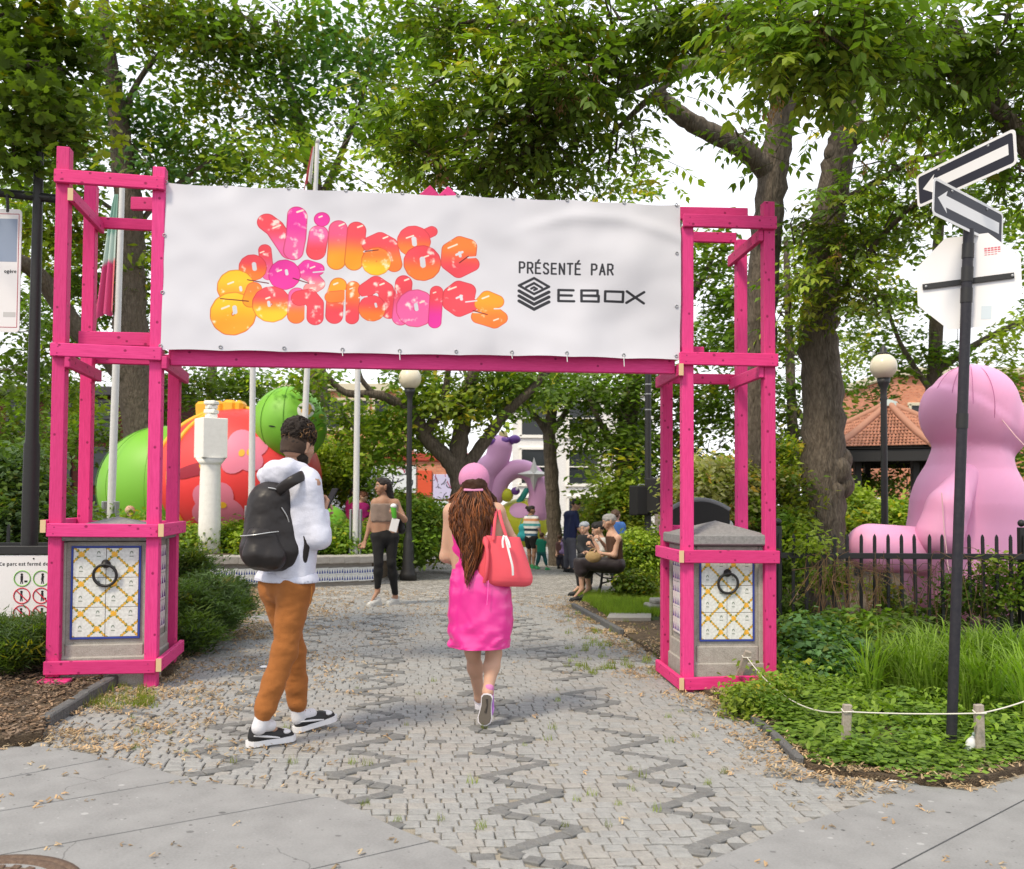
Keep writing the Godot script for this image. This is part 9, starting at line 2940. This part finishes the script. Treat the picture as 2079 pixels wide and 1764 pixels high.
func build_woman() -> void:
	var z := 5.75
	var base := W(975, 1450, z)
	base.y = gh(base.x, base.z)
	var root := thing("person", "woman with long wavy brown hair in a bright pink dress walking away", "person", base, 0.0, "people in the park")
	var f := Vector3(-0.06, 0, -1).normalized()
	var J := rel({"head": [963, 978, 0.0], "neck": [963, 1016, 0.0], "sh0": [916, 1040, 0.0], "sh1": [1011, 1040, 0.0], "el0": [905, 1130, 0.03], "wr0": [930, 1146, 0.24], "el1": [1042, 1100, 0.06], "wr1": [1038, 1122, 0.26],
		"hip0": [945, 1180, 0.0], "hip1": [998, 1180, 0.0], "kn0": [960, 1322, 0.10], "an0": [974, 1416, 0.3], "to0": [972, 1430, 0.44], "kn1": [1003, 1326, 0.02], "an1": [991, 1403, -0.09], "to1": [984, 1458, -0.1]}, z, base)
	var skin := skin_mat(lin(0.52, 0.31, 0.22))
	var m := MB.new()
	field_mesh(body_bones(J, 0.93), 0.013, 0.035, [], 0.0, 8.0, Vector3.ONE, m)
	field_mesh(head_bones(J.head, f, Vector3.UP, 0.96), 0.006, 0.014, [], 0.0, 8.0, Vector3.ONE, m)
	field_mesh(hand_bones(J.wr0, (J.wr0 - J.el0).normalized(), Vector3(1, 0, 0), 0.95, 0.6, 1.0), 0.0038, 0.005, [], 0.0, 8.0, Vector3.ONE, m)
	field_mesh(hand_bones(J.wr1, (J.wr1 - J.el1).normalized(), Vector3(-1, 0, 0), 0.95, 0.8, -1.0), 0.0038, 0.005, [], 0.0, 8.0, Vector3.ONE, m)
	put("body", m, skin, root)
	face_parts(root, J.head, f, Vector3.UP, 0.96, lin(0.05, 0.025, 0.015))
	# dress of satin
	var satin := plain("pink_satin", Color(0.86, 0.13, 0.56), 0.32)
	satin.metallic_specular = 0.7
	satin.rim_enabled = true
	satin.rim = 0.4
	var k := z / FOCAL
	var rings := []
	var ns := noise(23, 0.9, 3)
	for q in [[1078, 962, 45, 34], [1084, 962, 47, 36], [1110, 962, 46, 34], [1138, 964, 44, 32], [1152, 966, 46, 34], [1164, 969, 53, 40], [1180, 973, 60, 46], [1205, 975, 63.5, 48], [1235, 976, 65, 49], [1265, 977, 65.5, 50], [1290, 976, 65, 51], [1306, 976, 64.5, 51], [1312, 976, 64, 51], [1311, 976, 62, 49]]:
		var w := clampf((q[0] - 1150.0) / 120.0, 0.15, 1.0)
		rings.append([W(q[1], q[0], z) - base, Vector3(q[2] * k, 0, 0), Vector3(0, 0, q[3] * k), w])
	# finer rings between, each vertex pushed by soft creases
	var fine := []
	for i in rings.size() - 1:
		for j in 4:
			var t := j / 4.0
			fine.append([(rings[i][0] as Vector3).lerp(rings[i + 1][0], t), (rings[i][1] as Vector3).lerp(rings[i + 1][1], t), (rings[i][2] as Vector3).lerp(rings[i + 1][2], t), lerpf(rings[i][3], rings[i + 1][3], t)])
	fine.append(rings[-1])
	var dm := loft(fine, 96, 0.014, 7.0, 0.7)
	for i in dm.v.size():
		var p := dm.v[i]
		var low := clampf((0.75 - p.y) / 0.5, 0.0, 1.0)
		var cr := ns.get_noise_3d(p.x * 4.0 + p.y * 3.0, p.y * 9.0 - p.x * 3.0, p.z * 3.0)
		var cr2 := sin((p.y * 30.0 + p.x * 16.0) + 3.0 * cr) * exp(-pow((p.y - 0.5) * 7.0, 2.0))
		dm.v[i] = p + Vector3(p.x - 0.0, 0, p.z).normalized() * (0.030 * cr + 0.006 * cr2) * (0.35 + low) + Vector3(0, (0.012 * sin(p.x * 9.0 + 1.0) - 0.03 * signf(p.z) * absf(p.z)) * clampf((0.36 - p.y) * 6.0, 0, 1), 0)
	var seg := 96
	var nr := fine.size()
	for i in nr:
		for q in seg + 1:
			var at := i * (seg + 1) + q
			var l := i * (seg + 1) + (q - 1 if q > 0 else seg - 1)
			var r2 := i * (seg + 1) + (q + 1 if q < seg else 1)
			var nn := (dm.v[r2] - dm.v[l]).cross(dm.v[mini(i + 1, nr - 1) * (seg + 1) + q] - dm.v[maxi(i - 1, 0) * (seg + 1) + q]).normalized()
			dm.n[at] = nn if nn.dot(dm.v[at] - fine[i][0]) > 0 else -nn
	satin.cull_mode = BaseMaterial3D.CULL_DISABLED
	put("dress", dm, satin, root)
	m = MB.new()
	m.tube(smooth_path([W(992, 1178, z - 0.165) - base, W(991, 1200, z - 0.17) - base, W(989, 1228, z - 0.175) - base], 4), [0.003], 5)
	put("drawstring", m, plain("pink_cord", Color(0.93, 0.4, 0.7), 0.7), root)
	for s in [[928, 934], [998, 1006]]:
		m = MB.new()
		m.tube(smooth_path([W(s[0], 1080, z - 0.1) - base, W(s[1] - 2, 1050, z - 0.085) - base, W(s[1] - 4, 1026, z - 0.02) - base, W(s[1] - 4, 1040, z + 0.08) - base], 5), [0.009], 8, true, 0.4)
		put("shoulder_strap", m, satin, root)
	# shoes: the right one lifted, its sole to the camera
	var purple := plain("lilac_trim", lin(0.35, 0.15, 0.45), 0.6)
	var wht := plain("white_mesh", lin(0.62, 0.6, 0.64), 0.7)
	var brown := plain("brown_rubber", lin(0.1, 0.085, 0.07), 0.7)
	var hl := W(990, 1408, z - 0.155) - base
	var te := W(983, 1474, z - 0.185) - base
	shoe(root, hl, te, Vector3(0.04, 0.05, -1), 0.97, wht, wht, [["tread", brown, plain("groove_rubber", lin(0.04, 0.035, 0.03), 0.8)]])
	var h2 := W(975, 1432, z + 0.28) - base
	h2.y = gh(base.x + h2.x, base.z + h2.z) - base.y
	shoe(root, h2, h2 + Vector3(0.0, 0, -0.24), Vector3.UP, 0.95, wht, wht, [["side", purple]])
	put("sock", field_mesh([[J.an1 + Vector3(0.004, -0.02, -0.01), J.an1 + Vector3(0.006, 0.02, 0.0), 0.034, 0.0335]], 0.009, 0.01), plain("pink_sock", lin(0.55, 0.2, 0.42), 0.9), root)
	m = MB.new()
	m.tube([W(1000, 1412, z - 0.12) - base, W(1001, 1440, z - 0.15) - base, W(998, 1452, z - 0.16) - base], [0.009, 0.011, 0.008], 8)
	put("lilac_panel", m, purple, root)
	# long wavy hair in locks
	m = MB.new()
	var c: Vector3 = J.head
	for i in 560:
		var a := rnd(-1.0, 1.0)
		var ang := a * 1.75 + PI / 2            # 90 degrees is straight back, towards the camera
		var st := c + Vector3(cos(ang) * 0.082, rnd(-0.07, -0.02), sin(ang) * 0.088)
		var ln := rnd(0.34, 0.52) * (1.0 - 0.12 * absf(a)) + (0.12 if absf(a + 0.15) < 0.4 and rng.randf() < 0.5 else 0.0)
		var out := Vector3(cos(ang), 0, sin(ang))
		var pts := []
		var ph := a * 7.0 + rnd(-0.8, 0.8)
		var fr := rnd(11.0, 15.0)
		var wv := rnd(0.006, 0.017)
		for j in 15:
			var t := j / 14.0
			var sprd := 0.05 * smoothstep(0.0, 0.3, t) - 0.085 * smoothstep(0.45, 1.0, t)
			var p := st + Vector3(out.x * (sprd * 1.25), -ln * t, maxf(out.z, -0.15) * 0.055 * smoothstep(0.0, 0.35, t))
			p.x += (-0.035 * t * t) + wv * sin(t * fr + ph) * smoothstep(0.0, 0.25, t)
			p.z = maxf(p.z, 0.06 + 0.055 * smoothstep(0.1, 0.3, t) - absf(a) * 0.05) + wv * cos(t * 15.0 + ph * 1.3)
			if absf(a) > 0.75: p.z -= 0.03
			pts.append(p)
		var tone := rng.randf()
		m.col = Color(0.05, 0.017, 0.007).lerp(Color(0.24, 0.078, 0.024), tone * tone)
		m.tube(pts, [0.003, 0.004, 0.0048, 0.005, 0.005, 0.005, 0.005, 0.0048, 0.0045, 0.0042, 0.004, 0.0035, 0.003, 0.002, 0.0008], 5)
	var hm := plain("wavy_hair", Color.WHITE, 0.45)
	hm.vertex_color_use_as_albedo = true
	put("long_hair", m, hm, root)
	put("scalp_hair", field_mesh([[c - f * 0.025, c + f * 0.0 + Vector3(0, 0.01, 0), 0.088, 0.088], [c - f * 0.03 - Vector3(0, 0.02, 0), c - f * 0.05 - Vector3(0, 0.2, 0), 0.078, 0.06]], 0.011, 0.02, [[c + f * 0.05, f]], 0.006, 30.0), cloth_mat("scalp_hair", lin(0.055, 0.02, 0.009), 0.5), root)
	# cap
	var cap := MB.new()
	var cb := [[c + Vector3(0, 0.022, 0.012), c + Vector3(0, 0.026, -0.012), 0.1, 0.098]]
	field_mesh(cb + [[c + Vector3(0.002, -0.038, 0.125), c + Vector3(0.002, -0.042, 0.09), 0.042, 0.042, -1]], 0.0055, 0.01, [[c + Vector3(0, -0.04, 0), Vector3(0, -1, -0.12).normalized()]], 0.0, 8.0, Vector3.ONE, cap)
	var cm := cloth_mat("pink_cap_cloth", Color(0.83, 0.55, 0.71))
	var co := put("cap", cap, cm, root)
	m = MB.new()
	var arc := []
	for i in 9:
		var a := lerpf(-0.62, 0.62, i / 8.0)
		arc.append(c + Vector3(sin(a) * 0.104, -0.046 - 0.008 * cos(a), cos(a) * 0.109))
	m.tube(arc, [0.0085], 8, true, 0.4)
	put("back_strap", m, cm, co)
	m = MB.new()
	m.ball(c + Vector3(0, 0.121, 0.0), Vector3(0.008, 0.005, 0.008), Basis.IDENTITY, 8)
	for a in [-0.5, 0.5]: m.ball(c + Vector3(sin(a) * 0.05, 0.1, cos(a) * 0.065), Vector3(0.004, 0.004, 0.003), Basis.IDENTITY, 6)
	put("button", m, plain("cap_button", lin(0.45, 0.12, 0.3), 0.7), co)
	m = MB.new()
	m.ball(c + Vector3(0, 0.0, -0.15), Vector3(0.085, 0.008, 0.075), rot(-8, 0, 0), 16)
	put("brim", m, cm, co)
	# tote bag
	var bp := W(1024, 1140, z - 0.02)
	var bag := thing("tote_bag", "coral red tote bag with white ribbons on the woman's shoulder", "bag", bp)
	var coral := plain("coral_leather", lin(0.70, 0.085, 0.115), 0.55)
	coral.cull_mode = BaseMaterial3D.CULL_DISABLED
	var br := []
	for q in [[1088, 1014, 40, 15], [1092, 1014, 42, 17], [1110, 1017, 46, 21], [1130, 1020, 50, 25], [1150, 1023, 54, 28], [1168, 1026, 56, 29], [1178, 1027, 54, 28], [1185, 1028, 49, 24], [1189, 1029, 38, 18], [1190.5, 1030, 10, 5]]:
		br.append([W(q[1], q[0] + 0.0, z - 0.06) - bp, Vector3(q[2] * k, -q[2] * k * 0.06, -0.03), Vector3(0.02, 0, q[3] * k), 1.0])
	var fb := []
	for i in br.size() - 1:
		for j in 3:
			var t := j / 3.0
			fb.append([(br[i][0] as Vector3).lerp(br[i + 1][0], t), (br[i][1] as Vector3).lerp(br[i + 1][1], t), (br[i][2] as Vector3).lerp(br[i + 1][2], t), 1.0])
	fb.append(br[-1])
	put("bag_body", loft(fb, 64, 0.02, 3.0, 1.0), coral, bag)
	m = MB.new()
	m.tube(smooth_path([W(985, 1090, z - 0.13) - bp, W(990, 1125, z - 0.165) - bp, W(988, 1160, z - 0.17) - bp, W(984, 1182, z - 0.15) - bp], 5), [0.012, 0.02, 0.022, 0.012], 10)
	put("side_fold", m, coral, bag)
	for q in [[[1002, 1096, -0.14], [1005, 1060, -0.11], [1008, 1030, -0.04], [1012, 1034, 0.06], [1016, 1090, 0.03]], [[1030, 1094, -0.13], [1018, 1056, -0.10], [1013, 1029, -0.02], [1017, 1040, 0.07], [1028, 1094, 0.04]]]:
		var pts := []
		for e in q: pts.append(W(e[0], e[1], z + e[2]) - bp)
		m = MB.new()
		m.tube(smooth_path(pts, 5), [0.011], 8, true, 0.5)
		put("strap", m, coral, bag)
	for q in [[[1024, 1087, -0.17], [1021, 1098, -0.185], [1022, 1112, -0.19]], [[1027, 1088, -0.17], [1033, 1100, -0.19], [1036, 1112, -0.195]], [[1027, 1092, -0.17], [1035, 1125, -0.2], [1041, 1150, -0.205], [1042, 1168, -0.2]]]:
		var pts := []
		for e in q: pts.append(W(e[0], e[1], z + e[2]) - bp)
		m = MB.new()
		m.tube(smooth_path(pts, 4), [0.0075], 7, true, 0.35)
		put("ribbon", m, mt.sign_white, bag)

# ---------- small things on the ground
func build_small_things() -> void:
	var at := G(-50, 1820)
	var mh := thing("manhole_cover", "rusty brown round manhole cover at the lower left corner", "manhole cover", at)
	var rust := grainy("rusty_iron", mottled([lin(0.05, 0.03, 0.022), lin(0.13, 0.085, 0.06), lin(0.24, 0.17, 0.12)], 96, 0.05, 0.3), 0.85, 3.0, relief(97, 0.3), 0.3)
	var tilt := Transform3D(Basis(Vector3(1, -0.03, 0), Vector3(0.03, 1, 0), Vector3(0, 0, 1)), Vector3(0, 0.006, 0))
	var m := MB.new()
	m.lathe(tilt, [Vector2(0.34, -0.02), Vector2(0.34, 0.004), Vector2(0.318, 0.006), Vector2(0.312, 0.002), Vector2(0.3, 0.002)], 48)
	put("rim", m, rust, mh)
	m = MB.new()
	m.lathe(tilt, [Vector2(0.305, -0.01), Vector2(0.305, 0.004), Vector2(0.27, 0.006), Vector2(0.26, 0.0), Vector2(0, 0.001)], 48)
	put("cover", m, rust, mh)
	m = MB.new()
	for r in 4:
		for k in 7 + r * 6:
			var a := TAU * k / (7 + r * 6)
			m.box(tilt * Transform3D(Basis(Vector3.UP, -a), Vector3(cos(a), 0, sin(a)) * (0.06 + r * 0.056) + Vector3(0, 0.002, 0)), Vector3(0.028, 0.008, 0.03), 0.002)
	put("raised_pattern", m, rust, mh).set_meta("kind", "stuff")
	# litter
	at = G(2140 * 0.8549, 1586)
	m = MB.new()
	m.tri(Vector3(-0.07, 0.006, 0.01), Vector3(0.06, 0.004, 0.03), Vector3(0.02, 0.03, -0.01), Vector3(0, -1, 0))
	m.tri(Vector3(-0.07, 0.006, 0.01), Vector3(0.02, 0.03, -0.01), Vector3(-0.05, 0.012, -0.05), Vector3(0, -1, 0))
	m.tri(Vector3(0.02, 0.03, -0.01), Vector3(0.06, 0.004, 0.03), Vector3(0.09, 0.006, -0.02), Vector3(0, -1, 0))
	m.tri(Vector3(-0.05, 0.012, -0.05), Vector3(0.02, 0.03, -0.01), Vector3(0.05, 0.004, -0.055), Vector3(0, -1, 0))
	m.tri(Vector3(0.02, 0.03, -0.01), Vector3(0.09, 0.006, -0.02), Vector3(0.05, 0.004, -0.055), Vector3(0, -1, 0))
	tag(put("paper_scrap", m, mt.sign_white, null, Transform3D(Basis.IDENTITY, at)), "crumpled white paper on the setts below the ground cover", "litter")
	at = G(1962, 1540)
	var bt := thing("plastic_bottle", "small crumpled white bottle standing by the foot of the dark sign pole", "litter", at + Vector3(0, 0.02, 0))
	m = MB.new()
	m.lathe(Transform3D(rot(12, 0, -16), Vector3.ZERO), [Vector2(0, 0), Vector2(0.028, 0), Vector2(0.03, 0.02), Vector2(0.026, 0.05), Vector2(0.03, 0.08), Vector2(0.024, 0.1), Vector2(0.012, 0.12), Vector2(0.012, 0.13), Vector2(0, 0.13)], 14)
	put("bottle", m, plain("white_plastic", lin(0.65, 0.66, 0.68), 0.3), bt)
	m = MB.new()
	m.lathe(Transform3D(rot(12, 0, -16), rot(12, 0, -16) * Vector3(0, 0.13, 0)), [Vector2(0, 0), Vector2(0.015, 0), Vector2(0.015, 0.018), Vector2(0, 0.02)], 12)
	put("cap", m, plain("grey_cap", lin(0.3, 0.4, 0.35), 0.5), bt)
	# piece of cardboard at the foot of the left tower
	at = G(205, 1390)
	m = MB.new()
	m.box(Transform3D(rot(3, 24, 4), Vector3.ZERO), Vector3(0.26, 0.008, 0.1), 0.002)
	tag(put("cardboard_piece", m, plain("cardboard", lin(0.45, 0.26, 0.13), 0.9), null, Transform3D(Basis.IDENTITY, at + Vector3(0, 0.075, 0))), "flat orange brown board lying at the foot of the left tower", "board")
	var leafm := MB.new()
	at = G(536, 1357)
	m = MB.new()
	m.ball(Vector3(0, 0.012, 0), Vector3(0.035, 0.014, 0.022), rot(0, 20, 0), 8)
	tag(put("paper_ball", m, mt.sign_white, null, Transform3D(Basis.IDENTITY, at)), "tiny white paper ball on the setts left of the man", "litter")
	# stone block beside the right tower
	at = G(1335, 1248)
	m = MB.new()
	m.box(Transform3D(rot(0, 8, 0), Vector3(0, 0.07, 0)), Vector3(0.3, 0.16, 0.3), 0.02)
	m.box(Transform3D(rot(0, 8, 0), Vector3(0.02, 0.18, 0)), Vector3(0.2, 0.07, 0.24), 0.02)
	tag(put("stone_block", m, mt.concrete, null, Transform3D(Basis.IDENTITY, at)), "stepped grey stone block left of the right stone pillar", "block")
